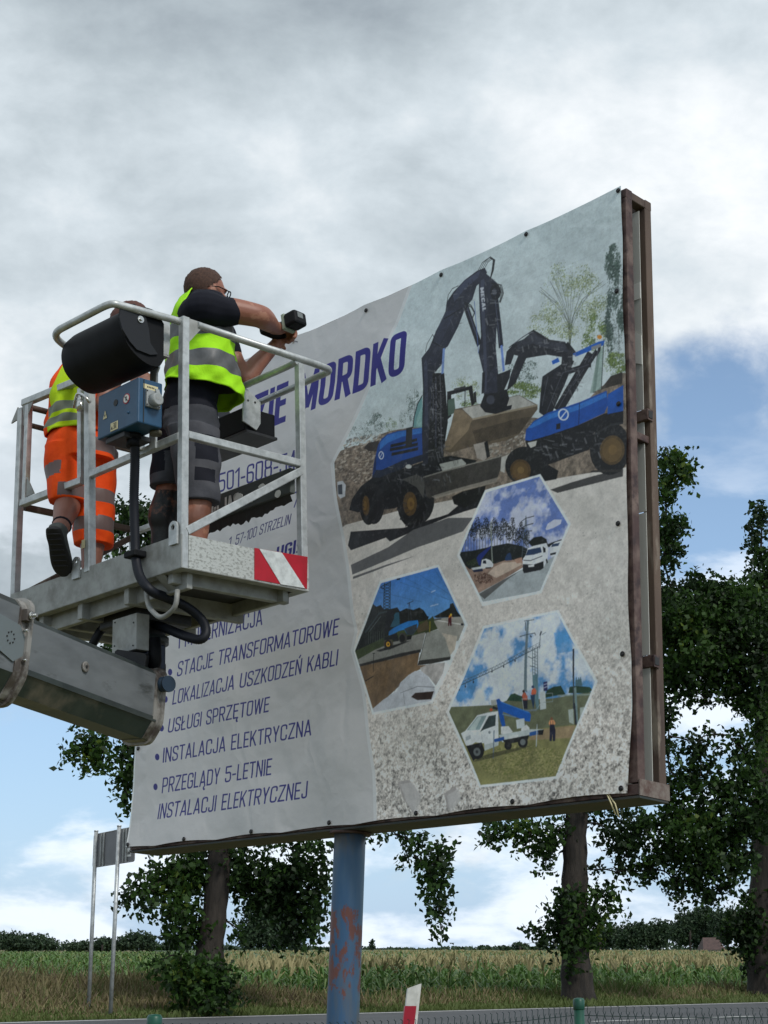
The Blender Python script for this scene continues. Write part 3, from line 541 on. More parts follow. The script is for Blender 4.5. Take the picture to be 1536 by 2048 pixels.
    p.poly([(345, 1460), (660, 1290), (880, 1170), (1000, 1150), (1200, 1050), (1330, 930), (1100, 1430), (400, 1560)], (176, 184, 188), tex=g2, amp=.1); p.poly([(350, 1470), (640, 1300), (860, 1180), (700, 1290), (420, 1530)], (110, 112, 112))
    p.poly([(335, 1050), (360, 1010), (505, 900), (512, 918), (395, 1060), (385, 1140), (360, 1130)], (32, 54, 140)); p.poly([(385, 1140), (400, 1070), (450, 1055), (500, 1075), (530, 1115), (525, 1150), (400, 1175)], (228, 232, 236)); p.poly([(405, 1110), (415, 1075), (445, 1075), (450, 1115)], (34, 42, 60)); p.poly([(270, 1165), (390, 1145), (400, 1175), (290, 1190)], (220, 224, 228)); p.poly([(280, 1190), (400, 1170), (410, 1200), (300, 1215)], (30, 44, 80)); p.line([(440, 1165), (500, 1160)], 14, (26, 26, 30))
    p.poly([(665, 1050), (690, 1000), (720, 980), (735, 1010), (745, 1070), (670, 1078)], (36, 66, 110))
    p.poly([(868, 1120), (875, 1050), (905, 1010), (930, 930), (1000, 900), (1090, 880), (1150, 865), (1170, 920), (1165, 1060), (1120, 1150), (1000, 1190), (880, 1190)], (228, 232, 238)); p.poly([(905, 1015), (930, 945), (1080, 915), (1095, 975), (1000, 1005)], (44, 70, 110)); p.poly([(1105, 905), (1140, 930), (1140, 975), (1115, 980)], (26, 30, 40)); p.poly([(872, 1115), (1000, 1120), (1115, 1080), (1118, 1160), (1080, 1185), (885, 1225), (870, 1190)], (28, 30, 36)); p.poly([(935, 1130), (1005, 1120), (1005, 1145), (938, 1152)], (226, 228, 230)); p.line([(880, 1070), (960, 1075), (1100, 1020)], 9, (46, 50, 58)); p.line([(1150, 1060), (1160, 1100)], 18, (26, 26, 30))
    p.poly([(1190, 1000), (1195, 900), (1250, 860), (1340, 830), (1320, 960), (1240, 1025), (1200, 1025)], (222, 226, 232)); p.poly([(1205, 915), (1220, 880), (1310, 862), (1290, 900)], (50, 74, 110)); p.line([(1200, 1000), (1270, 985)], 22, (28, 30, 36)); p.line([(1190, 905), (1210, 865), (1330, 828)], 8, (26, 28, 34))
    # ---- hexagon with concrete slabs
    hexa((700, 1120, 6.144), [(1105, 62), (1460, 800), (1045, 1770), (290, 1905), (40, 1128), (385, 262)])
    p.poly([(0, 0), (1500, 0), (1500, 800), (0, 900)], (24, 104, 206), grad=(110, 170, 226))
    for a, b in (((640, 280), (1250, 500)), ((860, 180), (1270, 450)), ((1050, 120), (1240, 400)), ((380, 400), (900, 520)), ((700, 230), (1200, 480))): p.line([a, b], 3, (40, 76, 130), alpha=.7)
    for a, b in (((1010, 400), (1060, 378)), ((1000, 572), (1095, 545))): p.line([a, b], 12, (190, 212, 236), alpha=.7)
    p.poly([(270, 620), (300, 545), (345, 580), (400, 560), (440, 610), (530, 610), (610, 590), (640, 640), (720, 600), (800, 620), (870, 590), (920, 620), (960, 690), (980, 700), (960, 760), (850, 850), (400, 1010), (60, 1130), (150, 900)], (22, 30, 26), tex=g1, amp=.5); p.poly([(1040, 700), (1150, 640), (1235, 590), (1240, 545), (1280, 530), (1330, 640), (1380, 700), (1080, 715)], (24, 32, 24)); p.dots(400, 850, 220, 160, 300, 16, [(34, 44, 36), (16, 22, 18), (44, 56, 46)], 95)
    for a, b in (((445, 290), (440, 600)), ((520, 270), (520, 610))): p.line([a, b], 12, (24, 52, 50))
    for y_ in range(300, 600, 36): p.line([(446, y_), (520, y_+30)], 7, (24, 52, 50)); p.line([(520, y_), (446, y_+30)], 7, (24, 52, 50))
    p.line([(400, 335), (520, 280)], 12, (24, 44, 50)); p.line([(395, 345), (445, 360)], 12, (24, 44, 50)); p.line([(600, 245), (635, 238)], 18, (20, 30, 46)); p.line([(750, 530), (740, 745)], 7, (60, 70, 76)); p.line([(755, 530), (775, 740)], 7, (60, 70, 76)); p.line([(728, 545), (800, 510)], 8, (50, 60, 70))
    p.poly([(45, 1135), (380, 980), (700, 830), (1000, 720), (1030, 690), (1090, 850), (900, 920), (500, 1060), (100, 1235)], (70, 84, 44), tex=g2, amp=.4); p.poly([(830, 830), (960, 740), (990, 850), (850, 900)], (104, 92, 66), tex=g2, amp=.3)
    p.poly([(1045, 760), (1050, 720), (1380, 700), (1420, 800), (1340, 1000), (1180, 980), (1090, 850)], (168, 166, 158), tex=g2, amp=.15); p.line([(1050, 740), (1380, 795)], 10, (214, 214, 210)); p.line([(1050, 740), (1130, 725)], 18, (90, 96, 100))
    p.poly([(1140, 900), (1330, 940), (1300, 1100), (1240, 1180), (1180, 980)], (196, 186, 172), tex=g2, amp=.4)
    p.poly([(80, 1240), (330, 1100), (560, 1010), (800, 930), (940, 890), (900, 1100), (650, 1160), (300, 1250), (100, 1290)], (154, 154, 148), tex=g2, amp=.18); p.poly([(100, 1290), (640, 1150), (890, 1100), (885, 1140), (640, 1195), (110, 1320)], (54, 52, 50)); p.poly([(950, 900), (1090, 855), (1180, 960), (1250, 1190), (1230, 1225), (880, 1240), (860, 1230), (905, 1100)], (160, 162, 156), tex=g2, amp=.15); p.poly([(865, 1240), (1250, 1190), (1240, 1230), (1010, 1280), (850, 1300)], (66, 66, 62)); p.line([(948, 905), (862, 1290)], 8, (60, 58, 54)); p.line([(680, 985), (640, 1150)], 3, (110, 110, 104)); p.line([(500, 1100), (430, 1215)], 3, (110, 110, 104))
    p.poly([(100, 1320), (640, 1195), (870, 1140), (850, 1300), (1050, 1290), (900, 1340), (740, 1420), (620, 1560), (290, 1850), (150, 1500)], (138, 112, 82), tex=g2, amp=.55); p.dots(420, 1480, 260, 200, 300, 14, [(104, 82, 58), (160, 134, 100), (90, 70, 50)], 96, .5, .5)
    p.poly([(290, 1830), (420, 1720), (600, 1610), (640, 1510), (740, 1420), (820, 1370), (920, 1370), (980, 1440), (1060, 1560), (1080, 1640), (1020, 1780), (300, 1900)], (204, 208, 216), tex=g2, amp=.25); p.poly([(880, 1330), (1000, 1280), (1180, 1260), (1160, 1400), (1080, 1550), (990, 1440), (900, 1370)], (190, 186, 184), tex=g2, amp=.4); p.poly([(780, 1690), (830, 1640), (1060, 1620), (1030, 1720), (860, 1730)], (66, 48, 40)); p.line([(640, 1640), (860, 1560), (1070, 1570)], 6, (120, 124, 132)); p.line([(680, 1640), (700, 1780)], 6, (150, 154, 162)); p.line([(560, 1620), (640, 1510)], 6, (120, 124, 132))
    p.line([(302, 1150), (298, 1380)], 8, (24, 22, 20)); p.line([(292, 1150), (316, 1150)], 10, (24, 22, 20)); p.line([(300, 1430), (200, 1490)], 12, (40, 32, 26))
    p.poly([(492, 930), (500, 885), (560, 840), (650, 795), (740, 758), (850, 745), (860, 790), (840, 850), (790, 925), (720, 920), (690, 860), (620, 880), (520, 935)], (40, 132, 214)); p.poly([(690, 850), (840, 790), (840, 850), (790, 925), (725, 925)], (60, 72, 82)); p.poly([(590, 655), (630, 650), (635, 800), (560, 830), (520, 830), (510, 760)], (60, 130, 160), alpha=.6); p.poly([(480, 640), (560, 620), (570, 720), (490, 880), (440, 900)], (22, 28, 34)); p.line([(200, 890), (330, 730), (380, 660), (480, 640)], 20, (70, 86, 92), alpha=.8); p.line([(250, 880), (400, 700)], 8, (130, 146, 150), alpha=.7)
    p.ell(488, 1036, 62, 72, (96, 88, 72)); p.ell(484, 1040, 44, 54, (30, 26, 20)); p.ell(484, 1040, 26, 32, (226, 170, 40)); p.ell(486, 1040, 10, 12, (60, 44, 16)); p.ell(670, 966, 52, 66, (78, 78, 74)); p.ell(662, 968, 34, 46, (26, 28, 28)); p.poly([(720, 940), (780, 930), (770, 980), (720, 990)], (20, 20, 22)); p.poly([(330, 1120), (440, 1080), (740, 1000), (780, 990), (540, 1090), (380, 1130)], (40, 40, 40)); p.poly([(420, 960), (600, 900), (620, 1000), (560, 1010), (540, 980), (440, 990)], (26, 30, 32))
    p.line([(1238, 690), (1232, 720)], 26, (226, 140, 40)); p.poly([(1218, 720), (1255, 700), (1262, 810), (1240, 812), (1236, 770), (1228, 815), (1216, 815)], (96, 30, 40)); p.ell(1252, 675, 13, 13, (226, 190, 60)); p.line([(1255, 690), (1275, 720)], 8, (226, 160, 110)); p.line([(995, 760), (990, 890)], 16, (150, 140, 40)); p.ell(1390, 795, 18, 14, (30, 36, 50))
    for x_ in range(240, 440, 28): p.line([(x_, 880), (x_-4, 1030-(x_-240)*.2)], 4, (120, 140, 132), alpha=.7)
    # ---- hexagon with lift truck
    hexa((890, 1210, 4.8), [(1098, 50), (1475, 735), (1095, 1672), (345, 1756), (32, 1035), (375, 205)])
    clouds(0, 0, 1536, 1020, (98, 160, 218), (222, 230, 238), 44, .36, .52, 70); p.poly([(1060, 270), (1180, 260), (1240, 400), (1240, 450), (1100, 470)], (84, 160, 222), alpha=.7)
    p.poly([(40, 985), (500, 960), (600, 920), (1050, 900), (1450, 830), (1450, 1200), (60, 1300)], (122, 128, 100), tex=g2, amp=.35); p.dots(700, 1060, 600, 110, 900, 9, [(96, 104, 80), (150, 150, 116), (110, 104, 76)], 97, .5, .5)
    p.poly([(600, 920), (640, 860), (680, 850), (720, 870), (760, 880), (760, 930)], (50, 84, 62)); p.poly([(960, 900), (1000, 820), (1060, 790), (1130, 780), (1170, 860), (1050, 880)], (44, 78, 56)); p.poly([(1200, 850), (1210, 790), (1280, 780), (1400, 790), (1425, 820), (1380, 850)], (44, 78, 56)); p.poly([(1265, 780), (1265, 725), (1320, 710), (1330, 780)], (90, 128, 142))
    for x_ in (1275, 1295, 1310): p.line([(x_, 740), (x_, 700)], 8, (80, 112, 122))
    p.line([(1100, 875), (1420, 860)], 14, (150, 166, 160), alpha=.8)
    p.poly([(60, 1300), (600, 1250), (900, 1190), (1290, 1150), (1240, 1300), (1100, 1690), (360, 1740)], (150, 148, 96), tex=g2, amp=.4); p.poly([(800, 1300), (900, 1200), (1270, 1160), (1230, 1280)], (172, 150, 116), tex=g2, amp=.3); p.dots(760, 1520, 420, 170, 1500, 10, [(122, 132, 62), (170, 162, 104), (104, 112, 56), (186, 176, 124)], 98, .55, 1.6)
    p.poly([(770, 830), (800, 150), (822, 152), (800, 840)], (122, 142, 152)); p.line([(772, 158), (822, 152), (870, 145)], 7, (80, 96, 106)); p.line([(735, 308), (800, 290), (880, 275), (890, 295)], 8, (80, 96, 106)); p.line([(836, 300), (850, 312)], 12, (60, 72, 84)); p.line([(786, 170), (790, 250)], 10, (90, 106, 116))
    p.line([(150, 778), (560, 590), (930, 405)], 7, (70, 88, 102)); p.line([(165, 740), (560, 560), (930, 365)], 4, (90, 108, 122))
    for i in range(26): x_ = 160+i*30; y_ = 778-(x_-150)*.478; p.line([(x_, y_), (x_+15, y_-36), (x_+30, y_-14)], 3.5, (90, 108, 122))
    for x_, y_ in ((148, 815), (206, 785), (282, 742), (460, 640), (575, 595), (690, 540)): p.ell(x_, y_, 7, 11, (50, 60, 74)); p.line([(x_, y_), (x_, y_-36)], 4, (70, 84, 96))
    p.line([(930, 420), (935, 270)], 7, (70, 84, 96)); p.line([(932, 295), (942, 262)], 16, (50, 62, 74)); p.line([(950, 290), (985, 268)], 6, (120, 136, 146))
    for x_ in (862, 885, 910): p.line([(x_, 420), (x_, 690)], 8, (110, 130, 140))
    for y_ in range(440, 680, 30): p.line([(862, y_), (910, y_+24)], 4, (100, 120, 130))
    p.line([(818, 500), (860, 520), (900, 500)], 6, (70, 88, 98)); p.line([(835, 590), (880, 600)], 6, (70, 88, 98)); p.poly([(858, 680), (910, 670), (915, 1000), (890, 1010), (860, 800)], (110, 146, 156)); p.poly([(925, 840), (980, 830), (985, 1000), (925, 1010)], (206, 214, 216)); p.poly([(963, 745), (1002, 738), (1002, 830), (963, 830)], (56, 58, 116)); p.line([(968, 770), (998, 760)], 8, (180, 186, 216)); p.line([(968, 800), (998, 788)], 8, (180, 186, 216)); p.line([(960, 940), (1050, 930), (1050, 850), (990, 855)], 5, (150, 164, 164))
    p.line([(1248, 430), (1246, 700)], 17, (40, 46, 60)); p.line([(1246, 690), (1250, 1000)], 14, (70, 84, 92)); p.line([(1262, 800), (1285, 1140)], 22, (134, 160, 164)); p.line([(1255, 950), (1275, 1150)], 18, (44, 50, 62)); p.poly([(1198, 1010), (1245, 1000), (1255, 1150), (1210, 1130)], (176, 188, 182)); p.poly([(1310, 990), (1350, 980), (1330, 1080), (1310, 1090)], (176, 188, 182))
    p.poly([(748, 880), (770, 830), (790, 850), (806, 900), (800, 1000), (765, 1000)], (40, 42, 62)); p.poly([(750, 870), (775, 835), (806, 880), (800, 915), (760, 915)], (214, 112, 84)); p.ell(768, 832, 12, 14, (60, 40, 40)); p.poly([(840, 860), (850, 815), (880, 800), (895, 830), (888, 860), (860, 870)], (222, 110, 76)); p.poly([(832, 870), (880, 860), (870, 950), (858, 1010), (848, 950)], (44, 76, 112)); p.ell(860, 790, 13, 14, (50, 70, 120))
    p.line([(750, 900), (765, 1015), (890, 1005), (935, 940)], 6, (176, 188, 188)); p.line([(748, 905), (830, 900)], 4, (176, 188, 188)); p.line([(760, 1018), (890, 1012)], 14, (130, 144, 150))
    p.poly([(500, 910), (530, 900), (545, 925), (590, 1160), (560, 1175), (540, 1120), (520, 1020)], (24, 96, 190)); p.poly([(545, 925), (600, 950), (820, 1030), (835, 1060), (825, 1120), (790, 1118), (560, 1025)], (26, 104, 204)); p.line([(560, 1050), (690, 1080)], 10, (120, 150, 176)); p.line([(550, 935), (820, 1038)], 5, (70, 150, 226)); p.poly([(690, 1105), (770, 1090), (775, 1180), (700, 1190)], (206, 216, 220)); p.poly([(740, 1190), (790, 1150), (820, 1180), (820, 1210), (740, 1220)], (226, 230, 232)); p.poly([(450, 915), (500, 910), (505, 960), (455, 970)], (180, 184, 180)); p.ell(452, 1008, 14, 14, (210, 90, 50)); p.line([(470, 985), (510, 1000)], 22, (40, 44, 56))
    p.poly([(165, 1235), (205, 1210), (320, 1060), (420, 1035), (518, 1022), (524, 1290), (520, 1350), (390, 1400), (385, 1330), (300, 1320), (230, 1370), (205, 1340)], (226, 232, 236)); p.poly([(218, 1205), (318, 1075), (410, 1062), (340, 1200)], (150, 174, 178)); p.poly([(345, 1222), (430, 1068), (498, 1055), (492, 1160), (380, 1200)], (62, 78, 80)); p.poly([(235, 1200), (325, 1080), (360, 1075), (300, 1200)], (190, 206, 206)); p.poly([(212, 1355), (360, 1320), (390, 1400), (280, 1500), (240, 1420)], (26, 28, 32)); p.ell(318, 1408, 66, 76, (28, 29, 32)); p.ell(316, 1412, 34, 40, (120, 128, 130)); p.ell(316, 1412, 14, 16, (60, 64, 68)); p.poly([(385, 1345), (520, 1310), (515, 1350), (390, 1400)], (190, 200, 202)); p.line([(215, 1285), (250, 1270)], 34, (160, 172, 180), alpha=.8)
    p.ell(436, 1225, 12, 14, (150, 160, 166)); p.line([(360, 1240), (370, 1320)], 3, (150, 160, 166)); p.poly([(545, 1170), (620, 1165), (660, 1220), (600, 1255), (548, 1240)], (220, 224, 226)); p.poly([(525, 1250), (830, 1195), (960, 1195), (955, 1230), (820, 1250), (560, 1320)], (196, 206, 208)); p.poly([(480, 1290), (575, 1265), (580, 1300), (485, 1320)], (34, 92, 176)); p.line([(480, 1210), (472, 1470)], 12, (120, 140, 160)); p.poly([(620, 1260), (715, 1245), (712, 1275), (620, 1290)], (214, 220, 220)); p.poly([(820, 1225), (900, 1205), (900, 1245), (820, 1262)], (40, 100, 180)); p.poly([(900, 1205), (962, 1198), (950, 1250), (905, 1250)], (28, 30, 36)); p.line([(893, 1150), (885, 1360)], 9, (190, 200, 204))
    p.poly([(560, 1300), (820, 1250), (800, 1300), (600, 1340)], (34, 36, 40)); p.ell(756, 1318, 48, 56, (28, 29, 32)); p.ell(756, 1318, 26, 30, (126, 134, 136)); p.ell(615, 1352, 36, 42, (26, 26, 29)); p.poly([(270, 1510), (400, 1440), (600, 1390), (850, 1350), (700, 1400), (420, 1480)], (66, 66, 46), alpha=.7)
    p.ell(1038, 1095, 12, 16, (150, 96, 70)); p.poly([(1008, 1140), (1020, 1110), (1060, 1108), (1078, 1140), (1060, 1160), (1020, 1165)], (226, 160, 110)); p.poly([(1020, 1150), (1062, 1150), (1078, 1205), (1075, 1310), (1052, 1312), (1048, 1240), (1040, 1312), (1018, 1310)], (34, 38, 66)); p.line([(1028, 1115), (1030, 1160)], 5, (34, 38, 66)); p.line([(1050, 1115), (1052, 1160)], 5, (34, 38, 66))
    p.clip = None; p.view = lambda q: q
    # break up flat areas with fine tonal detail, then soften like an enlarged photograph
    am = clip_all[..., None]; lum = p.c.mean(2, keepdims=True); g5 = vnoise(H_, W_, 3, 77, 2, .8)[..., None]; g6 = vnoise(H_, W_, 44, 78, 5, .7)[..., None]; g7 = vnoise(H_, W_, 14, 79, 4, .7)[..., None]
    k_ = np.where(lum < .08, 1., .45)
    p.c = p.c*(1+am*k_*((g5-.5)*.55+(g7-.5)*.75+(g6-.5)*.5))+am*(lum < .05)*np.clip(g7-.60, 0, 1)*.20+am*(lum < .12)*np.clip(g5-.80, 0, 1)*.5*np.array([1, 1.02, 1.08])
    for ax_ in (0, 1):
        sft = (np.roll(p.c, 1, ax_)+2*p.c+np.roll(p.c, -1, ax_))/4; p.c = p.c*(1-am)+sft*am
    # ---- lettering
    INK = (34, 30, 132)
    T = p.text
    T('ZIE MORDKO', (505, 871), (812, 747), (512, 791), (30, 22, 140), bold=.034)
    T(': 501-608-545', (422, 991), (614, 935), (423, 953), INK)
    T('7', (590, 1018), (600, 1014), (594, 985), INK, bold=.02)
    T('1, 57-100 STRZELIN', (458, 1096), (586, 1050.5), (461, 1075), (44, 40, 110), bold=.003)
    T('UGI:', (560, 1124), (603, 1106), (563, 1097), INK, bold=.035)
    T('I MODERNIZACJA', (359.5, 1297.8), (526.6, 1250.3), (363, 1265), INK, bold=.002)
    T('STACJE TRANSFORMATOROWE', (355, 1354), (677.8, 1269.7), (358.8, 1324), INK, bold=.002)
    T('LOKALIZACJA USZKODZEŃ KABLI', (346, 1410), (676, 1331), (349.7, 1381), INK, bold=.002)
    T('USŁUGI SPRZĘTOWE', (337.7, 1466.6), (538.9, 1424), (341, 1438), INK, bold=.002)
    T('INSTALACJA ELEKTRYCZNA', (328, 1526), (624, 1471), (330.5, 1496.5), INK, bold=.002)
    T('PRZEGLĄDY 5-LETNIE', (325, 1587), (544, 1550), (328, 1556), INK, bold=.002)
    T('INSTALACJI ELEKTRYCZNEJ', (317.4, 1639), (617, 1596.7), (321, 1608), INK, bold=.002)
    for x_, y_ in ((342, 1344.6), (333, 1399), (326.8, 1457), (318, 1514.7), (312.8, 1574)): p.ell(x_, y_, 4.2, 6.6, INK)
    # round dark badge with white capitals, half hidden by the worker
    c0 = px2c([(404, 880)])[0]; e = px2c([(447, 915)])[0]; ro = np.hypot(*(e-c0)); t = np.linspace(0, 2*np.pi, 64)
    for rr, cc in ((ro, (44, 44, 50)), (ro*.68, (226, 226, 228)), (ro*.60, (44, 44, 50)), (ro*.3, (226, 226, 228))): p.blend(p.mask(np.stack([c0[0]+rr*np.cos(t), c0[1]+rr*np.sin(t)], -1)), cc)
    T('T', (425, 934), (430, 930), (420, 919), (235, 235, 235), bold=.03); T('E', (437, 927), (445, 916), (430, 914), (235, 235, 235), bold=.03)
    # print tone and ink grain
    p.c *= (1+.03*(g3[..., None]-.5)); L3 = p.c.mean(2, keepdims=True); p.c = np.where(am > 0, p.c*(.80+.38*np.clip(L3/.5, 0, 1)), p.c*.92)
    return np.clip(p.c, 0, 1)
# ================================================================== GROUND AND ROAD
RD = np.array([.8336, .5522]); RN = np.array([-.5522, .8336]); ROADZ = .67; S_OFF = .95
def ts(t, s):
    s = s+S_OFF
    return np.stack([t*RD[0]+s*RN[0], t*RD[1]+s*RN[1]], -1)
def sstep(a, b, x): u = np.clip((x-a)/(b-a), 0, 1); return u*u*(3-2*u)
def tb(s): return 12.7+(s-23)*.228
def gz(x, y):
    x = np.asarray(x, float); y = np.asarray(y, float); t = x*RD[0]+y*RD[1]; s = x*RN[0]+y*RN[1]-S_OFF
    h = .3*sstep(8, 11.5, s)+.32*sstep(11.6, 12.6, s)
    beyond = sstep(21.5, 25.5, s)
    left = 1-sstep(-1., 1.5, t-tb(s))
    lo = -.8*(1-left)+(.62-.30*sstep(21, 40, s))*left
    h = np.where(s > 20, .62*(1-beyond)+lo*beyond, h)
    return h+.03*np.sin(x*1.7+y*.6)*np.cos(y*1.3)*(np.abs(s-16) > 5)
def nonuni(a, b, c0, c1, st, k=1.25):
    mid = list(np.arange(c0, c1, st)); r = []; d = st; v = c1
    while v < b: r.append(v); d *= k; v += d
    l = []; d = st; v = c0
    while v > a: d *= k; v -= d; l.append(v)
    return np.array(sorted(l)+mid+r+[b])
def ground():
    T = nonuni(-3000, 3000, -14, 50, .8); S = nonuni(-1500, 4500, -6, 62, .5)
    TT, SS = np.meshgrid(T, S); xy = ts(TT, SS); z = gz(xy[..., 0], xy[..., 1])
    v = np.concatenate([xy, z[..., None]], -1).reshape(-1, 3); w = len(T)
    i = np.arange(len(S)-1)[:, None]*w+np.arange(w-1)[None]; i = i.ravel(); q = np.stack([i, i+1, i+w+1, i+w], -1)
    m = mat('dry_grass_soil', srgb(104, 96, 58), .95, var=srgb(80, 84, 44), vscale=.8, bump=.6, bscale=8, bdist=.03, var2=srgb(126, 112, 76), v2scale=.15, coords='Object')
    mesh_np('ground', v, q, m, smooth=True, kind='structure')
def strip(name, t0, t1, s0, s1, z, m, parent=None, n=1, **k):
    T = np.linspace(t0, t1, n+1); v = []
    for t in T: v += [(*ts(t, s0), z), (*ts(t, s1), z)]
    b = MB(); b.add(v, [(2*i, 2*i+2, 2*i+3, 2*i+1) for i in range(n)]); return b.build(name, m, parent, **k)
ground()
m_as = mat('asphalt', (.075, .078, .082), .8, var=(.055, .057, .06), vscale=1.2, bump=.4, bscale=160, bdist=.004, var2=(.095, .096, .098), v2scale=60, v2amt=(.5, .7))
m_line = mat('road_marking_paint', (.62, .62, .60), .7, var=(.42, .42, .41), vscale=18)
road = strip('road', -300, 600, 12.7, 19.55, ROADZ, m_as, n=60, kind='structure')
strip('edge_line', -300, 600, 19.2, 19.34, ROADZ+.004, m_line, road, 30)
strip('edge_line', -300, 600, 12.95, 13.07, ROADZ+.004, m_line, road, 30)
for t in np.arange(-32, 60, 6.0): strip('centre_dash', t+4.1, t+7.1, 15.30, 15.42, ROADZ+.004, m_line, road)
# ================================================================== VEGETATION
def leafmats(base, n='leaf', tr=.3):
    r = []
    for i, c in enumerate(base): r.append(mat(n+'_'+['dark_green', 'mid_green', 'yellow_green', 'pale_green'][i], srgb(*c), .55, trans=tr, spec=.35))
    return r
LM = leafmats([(33, 53, 24), (54, 82, 32), (92, 112, 40)], 'leaf', .4)
LF = leafmats([(50, 68, 50), (62, 82, 56), (80, 98, 64)], 'far_leaf', .2)
BARK = mat('tree_bark', srgb(54, 48, 42), .9, var=srgb(30, 27, 24), vscale=9, stretch=(1, 1, .25), bump=.9, bscale=22, bdist=.02)
def leaves(centres, size, r, spread=None, down=.0):
    """kite-shaped leaf per centre -> verts, quads"""
    n = len(centres); a = r.normal(size=(n, 3)); a[:, 2] -= down; a /= np.linalg.norm(a, axis=1)[:, None]
    b = r.normal(size=(n, 3)); b -= a*(a*b).sum(1)[:, None]; b /= np.linalg.norm(b, axis=1)[:, None]; c = np.cross(a, b)
    s = size*(.6+.8*r.random(n))[:, None]
    v = np.stack([centres-a*s*.5, centres+b*s*.36-a*s*.05+c*s*.1, centres+a*s*.6, centres-b*s*.36-a*s*.05+c*s*.1], 1)
    return v.reshape(-1, 3), np.arange(n*4).reshape(n, 4)
def tree(name, label, cat, group, Y, trunk, blobs, lsize, dens, mats, seed, twig=10, tw=.16, branches=(), parts=True, thick=1.2, bmat=None):
    """trunk: [(px,py,radius_m)]; blobs: [(px,py,rx_px,ry_px,dY,density)]"""
    r = np.random.default_rng(seed); k = FPX/Y
    base = at(trunk[0][0], trunk[0][1], Y); base[2] = gz(base[0], base[1])-.05
    root = thing(name, label, cat, group, loc=tuple(base))
    tp = [at(a, b, Y) for a, b, _ in trunk]; tp[0] = base; tr_ = [c for _, _, c in trunk]
    mb = MB(); sm = smooth_path(tp, 5); rs = np.interp(np.linspace(0, len(tp)-1, len(sm)), range(len(tp)), tr_)
    rs = [q*(1+.06*math.sin(i*1.9)) for i, q in enumerate(rs)]; mb.tube([p-base for p in sm], rs, 12)
    tops = [p for p in sm[len(sm)//3:]]
    cs = []; grown = [(p, .5) for p in tops]; ax0 = np.array([b_[0] for b_ in trunk]).mean()
    for bl in sorted(blobs, key=lambda q: abs(q[0]-ax0)+.3*abs(q[1]-trunk[-1][1])*0):
        x, y, rx, ry, dY = bl[:5]; dn = bl[5] if len(bl) > 5 else 1.
        c = at(x, y, Y+dY); R3 = np.array([rx/k, min(max(rx, ry)/k*thick, 1.6 if parts else 9.), ry/k])
        # limb from the trunk
        s0 = min(grown, key=lambda g: np.linalg.norm(g[0]-c)+max(0, g[0][2]-c[2]-.6)*.5)[0]; mid = (s0+c)/2+np.array([0, 0, .10*np.linalg.norm(c-s0)])+r.normal(size=3)*.05*min(np.linalg.norm(c-s0), 2)
        L = np.linalg.norm(c-s0)
        if L > .2:
            br = smooth_path([s0, mid, c], 4); r0 = min(.014+.012*L, rs[len(rs)//2]*.6); mb.tube([p-base for p in br], list(np.linspace(r0, .009, len(br))), 6); grown += [(p, .5) for p in br[3:]]
            for q in range(4 if parts else 1):
                e = c+np.clip(r.normal(size=3), -1, 1)*R3*.6; st = br[len(br)//2+q]; mb.tube([st-base, (st+e)/2-base+np.array([0, 0, .04]), e-base], [.010, .007, .004], 4)
        n = max(int(dens*dn*(rx*ry)/(k*k)*math.pi/(twig)), 3)
        u = r.normal(size=(n, 3)); u /= np.linalg.norm(u, axis=1)[:, None]; u *= (r.random(n)**.45)[:, None]*(1+.18*r.normal(size=n))[:, None]
        tc = c+u*R3
        # leaves of one twig share a drooping spray
        d = u*.6+r.normal(size=(n, 3))*.5; d[:, 2] -= .45; d /= np.linalg.norm(d, axis=1)[:, None]
        tt = r.random((n, twig))
        P_ = tc[:, None]+d[:, None]*(tt[..., None]-.3)*tw*2.2+r.normal(size=(n, twig, 3))*tw*.33; cs.append(P_.reshape(-1, 3))
    cs = np.concatenate(cs)
    mb.build('trunk', bmat or BARK, root)
    v, q = leaves(cs-base, lsize, r, down=.5)
    tone = np.sin(cs[:, 0]*2.1+seed)*np.cos(cs[:, 2]*1.9+cs[:, 1]); mi = (r.random(len(q))*1.3+tone*.55+.35); idx = np.clip(mi, 0, 2.4).astype(int)
    mesh_np('crown', v, q, mats, root, idx)
    return root
